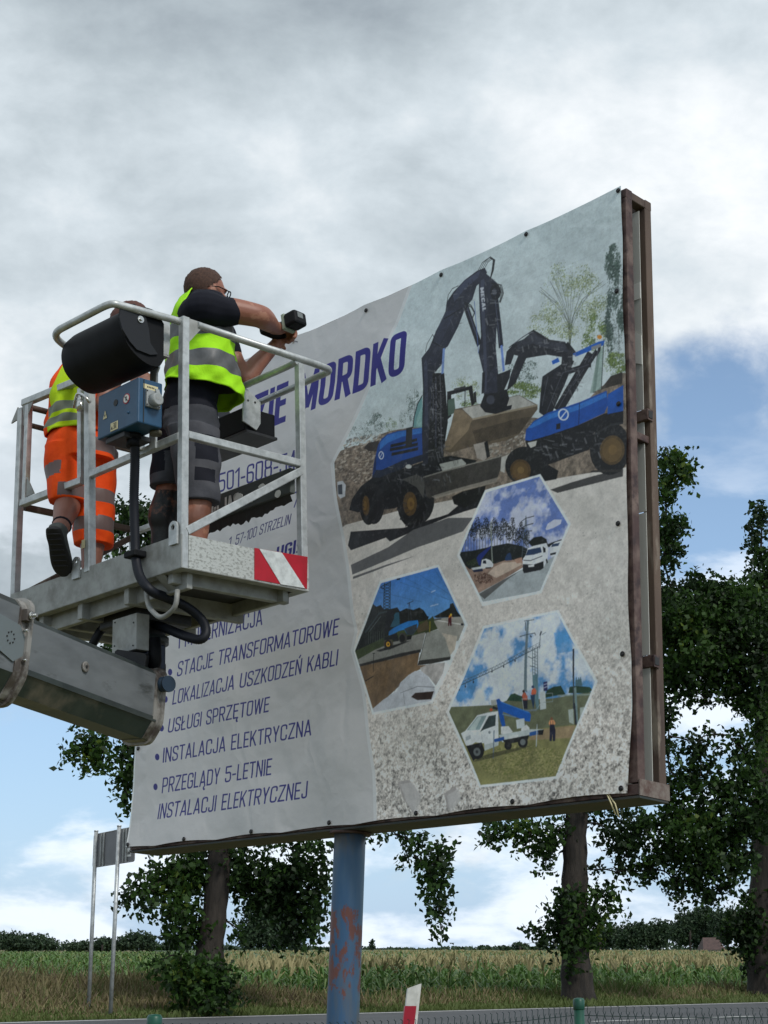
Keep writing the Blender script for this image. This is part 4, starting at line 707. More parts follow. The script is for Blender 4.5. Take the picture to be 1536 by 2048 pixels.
tree('roadside_tree', 'broad leafy roadside tree with ragged hanging boughs, standing behind the left half of the banner', 'tree', 'trees along the far side of the road', 24,
     [(415, 2018, .26), (420, 1900, .21), (432, 1800, .185), (440, 1700, .17), (448, 1560, .14), (450, 1350, .09), (450, 1180, .04)],
     [(285, 1790, 42, 22, -.3, 1.3), (335, 1755, 50, 40, 0, 1.5), (390, 1735, 60, 45, .4, 1.6), (355, 1830, 48, 40, -.2, 1.5), (395, 1860, 28, 36, 0, 1.3), (470, 1730, 60, 40, .2, 1.5), (555, 1750, 60, 45, .3, 1.5), (620, 1730, 42, 45, 0, 1.5), (600, 1810, 42, 45, .2, 1.5), (628, 1850, 20, 40, 0, 1.2), (555, 1800, 36, 36, .4, 1.3), (500, 1790, 34, 36, .3, 1.2), (585, 1870, 30, 28, .4, 1.1), (480, 1860, 18, 30, 0, .8), (255, 1795, 16, 12, -.3, 1.), (640, 1785, 18, 22, 0, 1.1), (350, 1880, 20, 20, 0, .9),
      (790, 1668, 40, 9, -.2, 1.), (840, 1680, 26, 16, 0, 1.2), (828, 1710, 16, 22, 0, 1.1), (876, 1722, 32, 30, 0, 1.3), (870, 1765, 28, 26, 0, 1.3), (880, 1800, 20, 26, 0, 1.3), (878, 1835, 12, 22, 0, 1.2), (884, 1862, 6, 14, 0, 1.), (900, 1715, 12, 12, 0, 1.2),
      (185, 1492, 42, 26, -.4, 1.5), (160, 1505, 22, 18, -.4, 1.2), (205, 1525, 26, 22, -.4, 1.3), (160, 1432, 12, 8, -.4, 1.), (215, 1462, 26, 10, -.2, 1.), (262, 1500, 24, 30, 0, 1.5), (255, 1560, 24, 34, 0, 1.5), (250, 1600, 14, 14, 0, 1.), (295, 1540, 24, 60, .3, .8),
      (228, 1330, 30, 34, -.2, 1.3), (240, 1290, 26, 26, 0, 1.2), (262, 1365, 30, 24, 0, 1.3), (250, 1025, 34, 26, 0, 1.4), (285, 1035, 30, 34, 0, 1.4), (245, 1065, 26, 20, 0, 1.2), (225, 1095, 24, 10, 0, .8), (240, 1110, 34, 10, 0, .9), (300, 1090, 30, 26, .3, 1.2),
      (400, 1120, 100, 90, .5, .5), (420, 1300, 120, 110, .5, .5), (560, 1250, 110, 120, .5, .4), (440, 1500, 140, 110, .6, .5), (610, 1480, 110, 120, .6, .4), (730, 1560, 90, 80, .3, .4), (520, 1640, 150, 50, .5, .7), (330, 1200, 70, 60, .3, .6), (600, 1080, 80, 60, .4, .3)],
     .088, 1350, LM, 11)
tree('roadside_tree', 'tall dark roadside tree with forked trunk and wide crown, right of the blue pole', 'tree', 'trees along the far side of the road', 28,
     [(1158, 2004, .33), (1152, 1930, .26), (1148, 1840, .245), (1150, 1740, .225), (1152, 1650, .20), (1168, 1520, .16), (1200, 1350, .11), (1240, 1180, .05)],
     [(1345, 925, 32, 28, 0, 1.5), (1362, 950, 26, 26, 0, 1.4), (1330, 975, 26, 36, 0, 1.4), (1352, 1045, 34, 20, 0, 1.4), (1330, 1065, 28, 30, 0, 1.4), (1345, 1095, 30, 20, 0, 1.3), (1328, 1130, 22, 26, 0, 1.), (1345, 1190, 42, 34, .2, 1.4), (1400, 1180, 45, 28, .2, 1.4), (1395, 1240, 60, 50, 0, 1.6), (1345, 1270, 45, 60, .3, 1.6), (1460, 1200, 50, 40, .3, 1.5), (1480, 1265, 55, 50, 0, 1.6), (1420, 1310, 60, 45, 0, 1.6), (1500, 1340, 50, 40, 0, 1.5), (1350, 1350, 45, 40, 0, 1.5), (1395, 1385, 40, 16, 0, 1.2), (1412, 1405, 9, 20, 0, 1.), (1505, 1400, 36, 36, 0, 1.3),
      (1440, 1250, 50, 50, .4, 1.4), (1500, 1210, 40, 40, .3, 1.3), (1430, 1190, 40, 30, .3, 1.3), (1360, 1230, 45, 40, -.3, 1.4), (1440, 1345, 50, 36, .3, 1.4), (1380, 1320, 50, 40, -.3, 1.4), (1525, 1290, 30, 60, .2, 1.2), (1470, 1390, 40, 22, .2, 1.2), (1530, 1440, 24, 40, 0, 1.2), (1440, 1680, 50, 30, .4, 1.2), (1370, 1660, 44, 30, -.3, 1.2), (1520, 1600, 30, 50, .2, 1.2), (1480, 1490, 26, 26, 0, 1.1), (1330, 1420, 22, 50, 0, 1.2), (1335, 1495, 14, 36, 0, 1.), (1385, 1485, 34, 12, 0, 1.1), (1400, 1505, 38, 14, 0, 1.1), (1415, 1470, 10, 12, 0, .9), (1340, 1560, 24, 40, 0, 1.2), (1400, 1560, 44, 36, 0, 1.3), (1460, 1590, 50, 34, 0, 1.4), (1500, 1530, 38, 34, 0, 1.2), (1350, 1625, 40, 36, 0, 1.3), (1420, 1640, 55, 36, 0, 1.3), (1490, 1650, 44, 40, 0, 1.4), (1330, 1700, 44, 34, 0, 1.2), (1400, 1710, 52, 36, 0, 1.4), (1470, 1725, 45, 34, 0, 1.4), (1395, 1760, 36, 30, 0, 1.2), (1415, 1795, 22, 22, 0, 1.), (1455, 1775, 24, 18, 0, 1.), (1350, 1760, 22, 28, 0, 1.), (1360, 1800, 10, 16, 0, .8),
      (1280, 1650, 50, 26, 0, 1.3), (1250, 1700, 36, 30, 0, 1.1), (1268, 1745, 16, 24, 0, 1.), (1220, 1660, 30, 18, 0, 1.), (1300, 1740, 20, 20, 0, .9), (1010, 1655, 48, 16, 0, 1.2), (985, 1675, 24, 14, 0, 1.1), (1060, 1665, 30, 24, 0, 1.2), (1095, 1690, 26, 34, 0, 1.2), (1090, 1735, 14, 12, 0, .9), (1050, 1700, 18, 10, 0, .9), (1120, 1655, 30, 18, 0, 1.1),
      (1125, 1800, 32, 20, 0, 1.2), (1205, 1790, 34, 20, 0, 1.1), (1190, 1830, 38, 20, 0, 1.2), (1125, 1845, 34, 28, 0, 1.4), (1175, 1868, 32, 20, 0, 1.2), (1072, 1858, 28, 9, 0, .9), (1088, 1878, 18, 9, 0, .8), (1150, 1800, 24, 30, -.3, 1.3), (1190, 1740, 22, 12, 0, .8), (1145, 1870, 26, 30, -.3, 1.4), (1110, 1890, 14, 14, 0, .8), (1145, 1905, 20, 26, -.3, 1.), (1235, 1745, 10, 8, 0, .7),
      (1180, 1300, 120, 130, .5, .4), (1080, 1450, 110, 110, .5, .4), (1200, 1500, 100, 100, .5, .4), (1240, 1150, 80, 100, .5, .4), (1060, 1590, 80, 40, .4, .5), (1200, 1600, 80, 40, .4, .7)],
     .096, 1250, LM, 12)
tree('roadside_tree', 'dark tree at the right edge of the view with low side shoots on its trunk', 'tree', 'trees along the far side of the road', 31,
     [(1530, 1998, .36), (1524, 1920, .28), (1522, 1820, .24), (1526, 1650, .2), (1530, 1400, .13), (1532, 1150, .05)],
     [(1518, 1030, 20, 26, 0, 1.3), (1510, 1075, 18, 24, 0, 1.2), (1520, 1120, 20, 30, 0, 1.3), (1512, 1165, 22, 30, 0, 1.3), (1530, 1220, 34, 40, 0, 1.4), (1600, 1150, 90, 130, 0, .8), (1640, 1350, 120, 120, 0, .7), (1620, 1600, 110, 90, 0, .7), (1520, 1480, 26, 60, .3, 1.), (1500, 1815, 26, 20, 0, 1.2), (1525, 1780, 30, 20, 0, 1.2), (1480, 1850, 34, 24, 0, 1.2), (1515, 1860, 34, 40, 0, 1.4), (1450, 1865, 18, 14, 0, 1.), (1490, 1895, 26, 22, 0, 1.2), (1525, 1920, 26, 30, 0, 1.2), (1500, 1925, 18, 14, 0, 1.), (1580, 1880, 60, 60, 0, .8)],
     .10, 1150, LM, 13)
tree('shrub', 'dense leafy bush around the foot of the left roadside trunk', 'bush', None, 23.2,
     [(405, 2022, .04), (402, 1960, .03), (400, 1930, .02)],
     [(400, 1960, 46, 40, 0, 1.6), (372, 1935, 34, 30, 0, 1.4), (340, 1940, 30, 22, 0, 1.1), (440, 1975, 36, 34, 0, 1.3), (320, 1925, 18, 14, 0, .9), (405, 1995, 44, 22, -.2, 1.5), (370, 1985, 28, 26, 0, 1.2), (470, 1995, 20, 12, 0, .9), (430, 1930, 26, 22, 0, 1.2), (352, 1910, 20, 12, 0, 1.)],
     .085, 1400, LM, 14, tw=.13)
far = [('slender grey-green tree showing between the leafy boughs and the blue pole', 250, [(540, 1900), (541, 1830), (540, 1770)], [(540, 1800, 34, 34), (520, 1830, 30, 34), (565, 1840, 30, 30), (545, 1870, 55, 26), (500, 1870, 20, 24), (590, 1875, 18, 18), (535, 1772, 18, 14)]),
       ('rounded dark tree behind the two posts of the road sign', 300, [(275, 1900), (275, 1888)], [(275, 1880, 32, 16), (250, 1886, 22, 12), (300, 1888, 18, 12)]),
       ('low bushy tree just left of the road sign posts', 300, [(205, 1900), (205, 1890)], [(205, 1888, 20, 12), (180, 1892, 26, 9), (150, 1893, 26, 9), (226, 1892, 16, 10)]),
       ('wooded crest at the left edge of the view', 420, [(45, 1900), (45, 1880)], [(20, 1884, 30, 17), (60, 1884, 40, 16), (98, 1890, 22, 10), (5, 1876, 18, 9)]),
       ('low far tree between the sign and the left roadside trunk', 380, [(350, 1900), (350, 1888)], [(350, 1890, 24, 9), (372, 1885, 16, 12), (325, 1894, 20, 6)]),
       ('first far tree right of the tall forked trunk', 300, [(1200, 1895), (1200, 1880)], [(1200, 1880, 26, 18), (1225, 1868, 22, 18), (1185, 1885, 14, 14)]),
       ('broad far tree second to the right of the tall forked trunk', 300, [(1262, 1895), (1262, 1875)], [(1262, 1872, 26, 24), (1285, 1862, 18, 18), (1245, 1880, 20, 16)]),
       ('far tree with a flat top, third right of the forked trunk', 300, [(1318, 1895), (1318, 1870)], [(1318, 1868, 24, 26), (1300, 1875, 20, 22), (1330, 1858, 14, 14)]),
       ('taller far tree left of the small tiled roof', 280, [(1380, 1895), (1380, 1860)], [(1375, 1850, 26, 26), (1405, 1838, 26, 24), (1360, 1868, 20, 22), (1390, 1875, 30, 18), (1425, 1850, 22, 26)]),
       ('far tree rising behind the small tiled roof', 280, [(1455, 1895), (1455, 1850)], [(1450, 1850, 30, 30), (1480, 1842, 26, 26), (1500, 1870, 30, 24), (1440, 1872, 22, 16)]),
       ('tiny dark pointed tree just right of the blue pole', 350, [(744, 1899), (744, 1890)], [(744, 1892, 4, 7), (744, 1884, 2.5, 5)]),
       ('pair of low far bushes left of the tall forked trunk', 350, [(1040, 1899), (1040, 1893)], [(1040, 1892, 14, 7), (1085, 1888, 12, 10), (1010, 1896, 12, 4)])]
for i, (lab, Y, tr_, bl) in enumerate(far):
    tree('distant_tree', lab, 'tree', 'far trees beyond the maize field', Y, [(x, y, Y/FPX*2.2) for x, y in tr_], [(x, y, a, b, (i % 3)*2-2., 1.) for x, y, a, b in bl], Y/FPX*4.2, 7.5/(Y/FPX*2.)**2, LF, 30+i, twig=5, tw=Y/FPX*3, parts=False, thick=.9)
def wood():
    r = np.random.default_rng(3); cs = []
    for x in np.arange(-700, 2300, 11):
        Y = 520+60*math.sin(x*.01); t = 9+4*math.sin(x*.021)+3*math.sin(x*.07+2)
        if 600 < x < 1160: t *= .5
        n = 26; q = r.random((n, 3)); px = x+(q[:, 0]-.5)*22; py = 1900-q[:, 1]*t*(.7+.5*r.random()); cs.append(np.stack([at(a, b, Y+c*12) for a, b, c in zip(px, py, q[:, 2])]))
    v, q = leaves(np.concatenate(cs), 1.3, r); mesh_np('distant_woodland', v, q, LF, midx=r.integers(0, 2, len(q)), kind='stuff', label='low dark band of woodland along the horizon behind the maize', cat='woodland')
wood()
def maize():
    r = np.random.default_rng(4)
    ml = [mat('maize_leaf_green', srgb(80, 112, 50), .5, trans=.25), mat('maize_leaf_dark', srgb(54, 80, 38), .5, trans=.25), mat('maize_leaf_light', srgb(112, 132, 78), .5, trans=.25), mat('maize_tassel_straw', srgb(146, 137, 98), .8), mat('maize_leaf_yellowing', srgb(104, 110, 56), .7)]
    V = []; Q = []; I = []; nv = 0
    def add(v, q, i):
        nonlocal nv; V.append(v); Q.append(q+nv); I.append(i); nv += len(v)
    t = []; s = []
    for k in range(14): a = np.arange(3, 48, .16); t.append(a+r.normal(size=len(a))*.05); s.append(np.full(len(a), 26.2+.72*k)+r.normal(size=len(a))*.1)
    n2 = 9000; u = r.random(n2); s2 = 36+u**1.6*190; t2 = 4+r.random(n2)*(50+s2*.9); t.append(t2); s.append(s2)
    t = np.concatenate(t); s = np.concatenate(s); xy = ts(t, s); keep = (t > tb(s)+.8+r.random(len(t))) & (np.abs(xy[:, 0]) < xy[:, 1]*.30+2)
    t, s, xy = t[keep], s[keep], xy[keep]; n = len(t); z0 = gz(xy[:, 0], xy[:, 1]); H = 1.98+.06*r.normal(size=n); big = np.where(s > 36, 1+(s-36)*.012, 1.)
    base = np.stack([xy[:, 0], xy[:, 1], z0], -1)
    for l in range(9):
        ph = r.random(n)*2*np.pi; hz_ = (.25+.085*l)*H; L = (.62+.2*r.random(n))*(1-.03*l)*np.minimum(big, 1.6); w = .05*big*(1+.3*r.random(n)); d = np.stack([np.cos(ph), np.sin(ph), 0*ph], -1); sd = np.stack([-np.sin(ph), np.cos(ph), 0*ph], -1)
        p0 = base+np.stack([0*ph, 0*ph, hz_], -1); rows = []
        for tt, up, ww in ((0, 0, .6), (.3, .2, 1), (.65, .22, .85), (1, -.05-.2*r.random(n), .06)):
            c = p0+d*(L*tt)[:, None]+np.stack([0*ph, 0*ph, L*up], -1); rows += [c-sd*(w*ww*.5)[:, None], c+sd*(w*ww*.5)[:, None]]
        v = np.stack(rows, 1).reshape(-1, 3); b = np.arange(n)[:, None]*8; q = np.concatenate([np.concatenate([b+0, b+1, b+3, b+2], 1), np.concatenate([b+2, b+3, b+5, b+4], 1), np.concatenate([b+4, b+5, b+7, b+6], 1)])
        mi = r.choice([0, 0, 1, 1, 2, 4], n, p=[.3, .25, .17, .13, .13, .02]) if l < 7 else r.choice([0, 2, 4], n, p=[.6, .28, .12]); add(v, q, np.tile(mi, 3))
    tz = np.nonzero((xy[:, 0] > -.11*xy[:, 1]) & (r.random(n) < np.where(s < 33, .26, .42)))[0]; n_all = n; b_all, H_all = base, H; n = len(tz); base = base[tz]; H = H[tz]; big = big[tz]
    for l in range(4):     # tassels
        ph = r.random(n)*2*np.pi; lean = .05+.16*r.random(n); w = (.012 if l else .018)*big*1.5; hh = .14+.14*r.random(n)
        a = base+np.stack([0*ph, 0*ph, H*.97], -1); e = a+np.stack([np.cos(ph)*lean, np.sin(ph)*lean, hh], -1); sx = np.stack([w, 0*w, 0*w], -1); v = np.stack([a-sx, a+sx, e+sx*.5, e-sx*.5], 1).reshape(-1, 3); add(v, np.arange(4*n).reshape(n, 4), np.full(n, 3))
    n = n_all; base = b_all; H = H_all
    st = np.stack([base+[-.012, 0, 0], base+[.012, 0, 0], base+np.stack([0*t+.01, 0*t, H], -1), base+np.stack([0*t-.01, 0*t, H], -1)], 1).reshape(-1, 3); add(st, np.arange(4*n).reshape(n, 4), np.full(n, 0))
    mesh_np('maize_field', np.concatenate(V), np.concatenate(Q), ml, midx=np.concatenate(I), kind='stuff', label='green maize field with straw coloured tassels across the road', cat='maize')
maize()
def canopy():
    # top of the far maize, read as one sheet
    T = np.linspace(0, 1, 40)**2*900; S = 40+np.linspace(0, 1, 40)**2*660; TT, SS = np.meshgrid(T, S); TT = np.maximum(TT, tb(SS)+2); TT = TT+tb(SS)-12; xy = ts(TT, SS); r = np.random.default_rng(8); z = gz(xy[..., 0], xy[..., 1])*0-.8+1.93+r.normal(size=TT.shape)*.03
    v = np.concatenate([xy, z[..., None]], -1).reshape(-1, 3); i = (np.arange(39)[:, None]*40+np.arange(39)[None]).ravel(); q = np.stack([i, i+1, i+41, i+40], -1); mi = (v[i, 0] < -.11*v[i, 1]).astype(int)
    mesh_np('far_maize', v, q, [mat('far_maize_tops', srgb(96, 103, 60), .9, var=srgb(70, 88, 46), vscale=.9, stretch=(1, .2, 1)), mat('far_green_crop', srgb(58, 76, 40), .9, var=srgb(44, 60, 32), vscale=.9)], midx=mi, kind='stuff', label='yellowish tops of the maize field stretching away to the horizon', cat='maize')
canopy()
def grass():
    r = np.random.default_rng(6); gm = [mat('dry_grass', srgb(128, 119, 84), .8, trans=.2), mat('straw_grass', srgb(106, 97, 64), .8, trans=.2), mat('green_grass', srgb(82, 96, 44), .7, trans=.2), mat('seed_heads', srgb(118, 104, 82), .9)]
    def blades(n, t, s, hgt, w, lean, mi):
        xy = ts(t, s); z = gz(xy[:, 0], xy[:, 1]); b = np.stack([xy[:, 0], xy[:, 1], z], -1); ph = r.random(n)*2*np.pi; d = np.stack([np.cos(ph), np.sin(ph), 0*ph], -1)*lean[:, None]; sx = np.stack([w, 0*w, 0*w], -1)
        m_ = b+d*.3*hgt[:, None]+np.stack([0*ph, 0*ph, hgt*.6], -1); e = b+d*hgt[:, None]+np.stack([0*ph, 0*ph, hgt], -1)
        v = np.stack([b-sx, b+sx, m_+sx*.7, m_-sx*.7, e+sx*.25, e-sx*.25], 1).reshape(-1, 3); k = np.arange(n)[:, None]*6; q = np.concatenate([np.concatenate([k, k+1, k+2, k+3], 1), np.concatenate([k+3, k+2, k+4, k+5], 1)]); return v, q, np.tile(mi, 2)
    # tall dry meadow left of the maize
    n = 90000; s = 19.9+r.random(n)**1.3*30; t = tb(s)+1.5-r.random(n)*16; patch = np.sin(t*.9)*np.cos(s*.7)+np.sin(t*.31+s*.23); hg = (.38+.16*r.random(n)+.12*patch+.25*(r.random(n) < .04))*np.clip((s-19.9)/3.4, .16, 1)
    mi = np.where(r.random(n) < .08+.10*patch, 2, r.choice([0, 1, 3], n, p=[.48, .34, .18])); A_ = blades(n, t, s, hg, .011+.012*r.random(n), .15+.4*r.random(n), mi)
    o = mesh_np('tall_dry_grass', A_[0], A_[1], gm, midx=A_[2], kind='stuff', label='tall straw coloured grass behind the road sign', cat='grass')
    n = 90000; s = 19.62+r.random(n)**1.2*6.4; t = 3+r.random(n)*28; patch = np.sin(t*1.3)*np.cos(s*1.7)+np.sin(t*.41); hg = (.09+.17*np.clip((s-20.3)/1.5, 0, 1)+.12*np.clip((s-23.)/2.4, 0, 1))*(.5+.8*r.random(n)**2+.35*np.abs(patch)+.4*(r.random(n) < .04))
    mi = np.where((s < 20.6) | (r.random(n) < .42+.25*patch), 2, r.choice([0, 1, 3], n, p=[.5, .3, .2])); B_ = blades(n, t, s, hg, .009+.010*r.random(n), .1+.5*r.random(n), mi)
    mesh_np('verge_grass', B_[0], B_[1], gm, midx=B_[2], kind='stuff', label='mixed green and dry grass along the far road edge', cat='grass')
grass()
# small tiled roof beyond the maize
hs = at(1428, 1900, 240); b = MB(); w = 6.
house = thing('house', 'small house with a brown tiled roof half hidden beyond the maize', 'house', loc=(hs[0], 240, -.8))
b.box((-1.4, 0, 0), (1.4, 4, 2.3)); b.build('wall', mat('pale_render', (.45, .42, .38), .8), house)
b = MB(); b.add([(-1.7, -.4, 2.2), (1.7, -.4, 2.2), (1.1, 2., 4.0), (-1.2, 2., 4.0), (-1.7, 4.4, 2.2), (1.7, 4.4, 2.2)], [(0, 1, 2, 3), (5, 4, 3, 2), (1, 5, 2), (4, 0, 3), (0, 4, 5, 1)]); b.build('roof', mat('brown_roof_tiles', srgb(84, 66, 62), .8, var=srgb(66, 52, 50), vscale=3), house)
b = MB(); b.box((-.5, -.03, .9), (.5, .05, 1.9)); b.build('window', M['black'], house)
tv = thing('radio_mast', 'thin grey radio mast on the horizon left of the leafy tree trunk', 'mast', loc=tuple(at(326, 1900, 900))); b = MB(); b.tube([(0, 0, -8), (0, 0, 11)], [.35, .12], 5); b.build('mast', mat('grey_mast', (.35, .4, .45), .7), tv)
# ================================================================== ROAD SIGN (seen from behind)
def road_sign():
    a = at(190, 1700, 23.7); c = at(236, 1700, 22.9); g0 = gz(a[0], a[1]); g1 = gz(c[0], c[1]); o = np.array([a[0]-.075, a[1], ROADZ-.05])
    root = thing('road_sign', 'grey back of a road sign on two steel posts, half behind the banner corner', 'road sign', loc=tuple(o))
    lean = np.array([-.075, 0, 0])
    for p, top in ((a, 3.28), (c, 3.32)):
        bot = at(177 if p is a else 221, 2028, p[1]); bot[2] = ROADZ-.1; tp = at(192.5 if p is a else 238.5, 1662 if p is a else 1652, p[1]); b = MB(); b.tube([bot-o, tp-o], .030, 14); b.disc(tp-o, (0, 0, 1), .033, .02); b.build('post', M['galv'], root)
    n = np.array([.0, 0, 0]); TL = at(183, 1669, 23.8); TR = at(264, 1653, 22.5); BL = at(180, 1735, 23.8); BR = at(263, 1722, 22.5); ax = TR-TL; ax[2] = 0; ax /= np.linalg.norm(ax); nn = np.array([-ax[1], ax[0], 0])
    off = nn*.045
    def rq(c4, r=.05): return rounded([ (c4[0]+c4[1])/2]+[c4[1], c4[2], c4[3], c4[0]]+[(c4[0]+c4[1])/2], r)[:-1]
    b = MB(); b.prism([p-o+off for p in rq([TL, TR, BR, BL])], nn*.004); b.build('sign_plate', mat('sign_back_grey', (.20, .20, .205), .55, .2, var=(.17, .17, .175), vscale=3), root)
    b = MB(); pts = [p-o+off*1.0 for p in rq([TL, TR, BR, BL])]; b.tube(pts+[pts[0]], .008, 6); b.build('plate_rim', M['galv_dull'], root)
    for f in (.17, .72):
        t0 = TL+(TR-TL)*f; b0 = BL+(BR-BL)*f; b = MB()
        for w_ in (.05, .15): b.bar(t0-o+ax*w_+off*.75, b0-o+ax*w_+off*.75, .05, .02, up=nn); 
        b.build('mounting_rail', M['galv_dull'], root)
    s0 = BL+(BR-BL)*.80+(TL-BL)*.16; b = MB(); u = (TL-BL)/np.linalg.norm(TL-BL); b.prism([s0-o+off-nn*.002+ax*x+u*y for x, y in ((0, 0), (.19, 0), (.19, .12), (0, .12))], -nn*.002); st = b.build('sticker', M['stickerw'], root)
    b = MB()
    for i in range(3): b.prism([s0-o+off-nn*.006+ax*x+u*y for x, y in ((.02+.055*i, .03), (.055+.055*i, .03), (.055+.055*i, .09-.02*(i % 2)), (.02+.055*i, .09-.02*(i % 2)))], -nn*.001)
    b.build('sticker_print', M['ink'], st)
road_sign()
# ================================================================== ROADSIDE MARKER
p = at(806, 1966, 12.9); o = np.array([p[0]-.04, 12.9, .28]); mk = thing('marker_post', 'leaning white roadside marker post with a red reflective band', 'marker post', loc=tuple(o))
m_wp = mat('white_plastic_post', (.66, .66, .63), .5, var=(.5, .5, .47), vscale=12); b = MB()
def mprof(s): return [(-.058*s, 0), (-.05*s, -.03*s), (.035*s, -.045*s), (.06*s, .0), (.04*s, .03), (-.04*s, .03)]
ax_, ay_ = .125, 0.
def mring(z, s=1., g=0.): return [(x+ax_*z, y, z+(x*.35 if z > .9 else 0)) for x, y in mprof(s+g)]
b = MB(); r0 = mring(0); r1 = mring(1.03); b.add(r0+r1, [(i, (i+1) % 6, 6+(i+1) % 6, 6+i) for i in range(6)]+[(5, 4, 3, 2, 1, 0), (6, 7, 8, 9, 10, 11)]); b.build('post', m_wp, mk)
b = MB(); r0 = [(x+ax_*z, y-.003, z) for z in (.66, .88) for x, y in [(-.062, 0), (-.054, -.033), (.036, -.049)]]; b.add(r0, [(0, 1, 4, 3), (1, 2, 5, 4)]); b.build('reflective_band', mat('red_reflector', (.36, .01, .03), .35), mk)
# ================================================================== GREEN CHAIN-LINK FENCE
m_green = mat('green_fence_paint', (.008, .085, .052), .4, var=(.006, .06, .04), vscale=8); m_wire = mat('green_wire', (.012, .035, .034), .5, .2)
def fence():
    P0 = np.array([at(310, 2015, 6.4)[0], 6.4]); P1 = np.array([at(1157, 1990, 8.5)[0], 8.5]); P2 = P1+np.array([2.35, .95]); Pm = P0-(P1-P0)*.9; posts = [Pm, P0, P1, P2]
    root = thing('chain_link_fence', 'low green chain-link fence with round capped posts below the billboard', 'fence', loc=(*P0, 0))
    for q in posts:
        z = 1.35; b = MB(); b.tube([(q[0]-P0[0], q[1]-P0[1], -.2), (q[0]-P0[0], q[1]-P0[1], z-.05)], .028, 18); ps = b.build('post', m_green, root)
        b = MB(); x, y = q-P0; b.tube([(x, y, z-.06), (x, y, z-.055), (x, y, z-.012), (x, y, z-.002), (x, y, z)], [  .0285, .0305, .0305, .024, .01], 18); b.build('post_cap', m_green, ps)
    b = MB(); bt = MB()
    for A_, B_ in zip(posts, posts[1:]):
        L = np.linalg.norm(B_-A_); d = (B_-A_)/L; n = int(L/.047); nr = np.array([-d[1], d[0]])
        sag = lambda u: -.03*math.sin(math.pi*u/L)
        for i in range(n):
            u0 = i*.047; pts = []
            for j in range(0, 13):
                u = u0+(.0235 if j % 2 else 0)+random.uniform(-.002, .002); z = 1.285-j*.047+sag(u0); q = A_-P0+d*u+nr*(.003 if j % 2 else -.003); pts.append((q[0], q[1], z))
            # knuckled end standing above the top wire
            q = A_-P0+d*(u0+.008); pts = [(q[0], q[1], pts[0][2]+.024), (q[0]-d[0]*.012, q[1]-d[1]*.012, pts[0][2]+.03)][::-1]+pts
            b.tube(pts, .0021, 3, caps=False)
            u1 = u0+.0235; pts = []
            for j in range(0, 13):
                u = u1+(-.0235 if j % 2 else .0)+random.uniform(-.002, .002); z = 1.285-j*.047+sag(u1); q = A_-P0+d*(u)+nr*(-.003 if j % 2 else .003); pts.append((q[0], q[1], z))
            b.tube(pts, .0021, 3, caps=False)
        for zz in (1.262, .9): bt.tube([(*(A_-P0+d*(L*k/12)+nr*.028), zz-.0+sag(L*k/12)) for k in range(13)], .0022, 5)
    b.build('wire_mesh', m_wire, root); bt.build('tension_wire', m_wire, root)
fence()
# ================================================================== BILLBOARD
bbd = BOARD.empty('billboard_frame', label='rusty steel billboard frame standing on a rust-spotted blue pole', cat='billboard')
T_, BX, BZ = .186, -3.44, 2.70
def bar(name, p, q, w, h, m, parent, up=(0, 0, 1), bev=.003): return MB().bar(p, q, w, h, up, 0, bev).build(name, m, parent)
# uprights
for x in (-.012, -1.15, -2.30, BX+.02):
    bar('front_upright', (x, .024, .05), (x, .024, BZ-.045), .05, .045, M['rust'], bbd, up=(0, 1, 0)); bar('rear_upright', (x, T_-.024, .05), (x, T_-.024, BZ-.045), .05, .045, M['rust_and_reflection'], bbd, up=(0, 1, 0))
for n_, z in (('bottom_beam', .0), ('top_beam', BZ-.022)):
    bar(n_, (.013, .024, z+.022 if not z else z), (BX, .024, z+.022 if not z else z), .045, .044, M['rust'], bbd); bar(n_, (.013, T_-.024, z+.022 if not z else z), (BX, T_-.024, z+.022 if not z else z), .045, .044, M['rust_and_reflection'], bbd)
    for x in (-.012, BX+.02): bar('depth_tie', (x, .047, z+.022 if not z else z), (x, T_-.047, z+.022 if not z else z), .048, .042, M['rust_and_reflection'], bbd)
b = MB(); b.box((BX, .0, -.012), (.018, T_, -.003)); b.build('base_plate', mat('dark_green_sheet', (.018, .03, .03), .6, var=(.05, .045, .038), vscale=8, bump=.3, bscale=25), bbd)
b = MB(); b.box((.015, .0, -.002), (.021, T_+.006, .062)); b.build('end_plate', mat('peeling_end_plate', (.19, .16, .14), .7, var=(.09, .05, .04), vscale=22, bump=.4, bscale=40), bbd)
for z in (1.64, .556):
    bar('rear_rail', (.02, T_-.055, z), (BX, T_-.055, z), .04, .05, M['rust'], bbd)
    o_ = MB(); o_.box((.0205, T_-.07, z-.016), (.0225, T_-.042, z+.016)); o_.build('tube_opening', M['ink'], bbd)
bar('depth_tie', (-.012, .047, 1.53), (-.012, T_-.047, 1.53), .03, .035, M['rust'], bbd)
bar('diagonal_tie', (-.05, .06, 2.62), (-.55, .16, 2.56), .05, .04, M['rust'], bbd)
for z0, z1 in ((.06, .53), (.585, 1.2), (1.205, 1.61), (1.67, 2.64)):
    b = MB(); b.box((BX+.03, .118, z0), (-.006, .121, z1)); b.build('back_panel', M['panel'], bbd)
b = MB(); b.box((-.045, .114, 2.2), (-.006, .117, 2.28)); b.build('paper_remnant', M['stickerw'], bbd); b = MB(); b.prism([(-.05, .114, 1.9), (-.006, .114, 1.88), (-.006, .114, 2.02), (-.045, .114, 2.05)], (0, .003, 0)); b.build('paper_remnant', M['stickerw'], bbd)
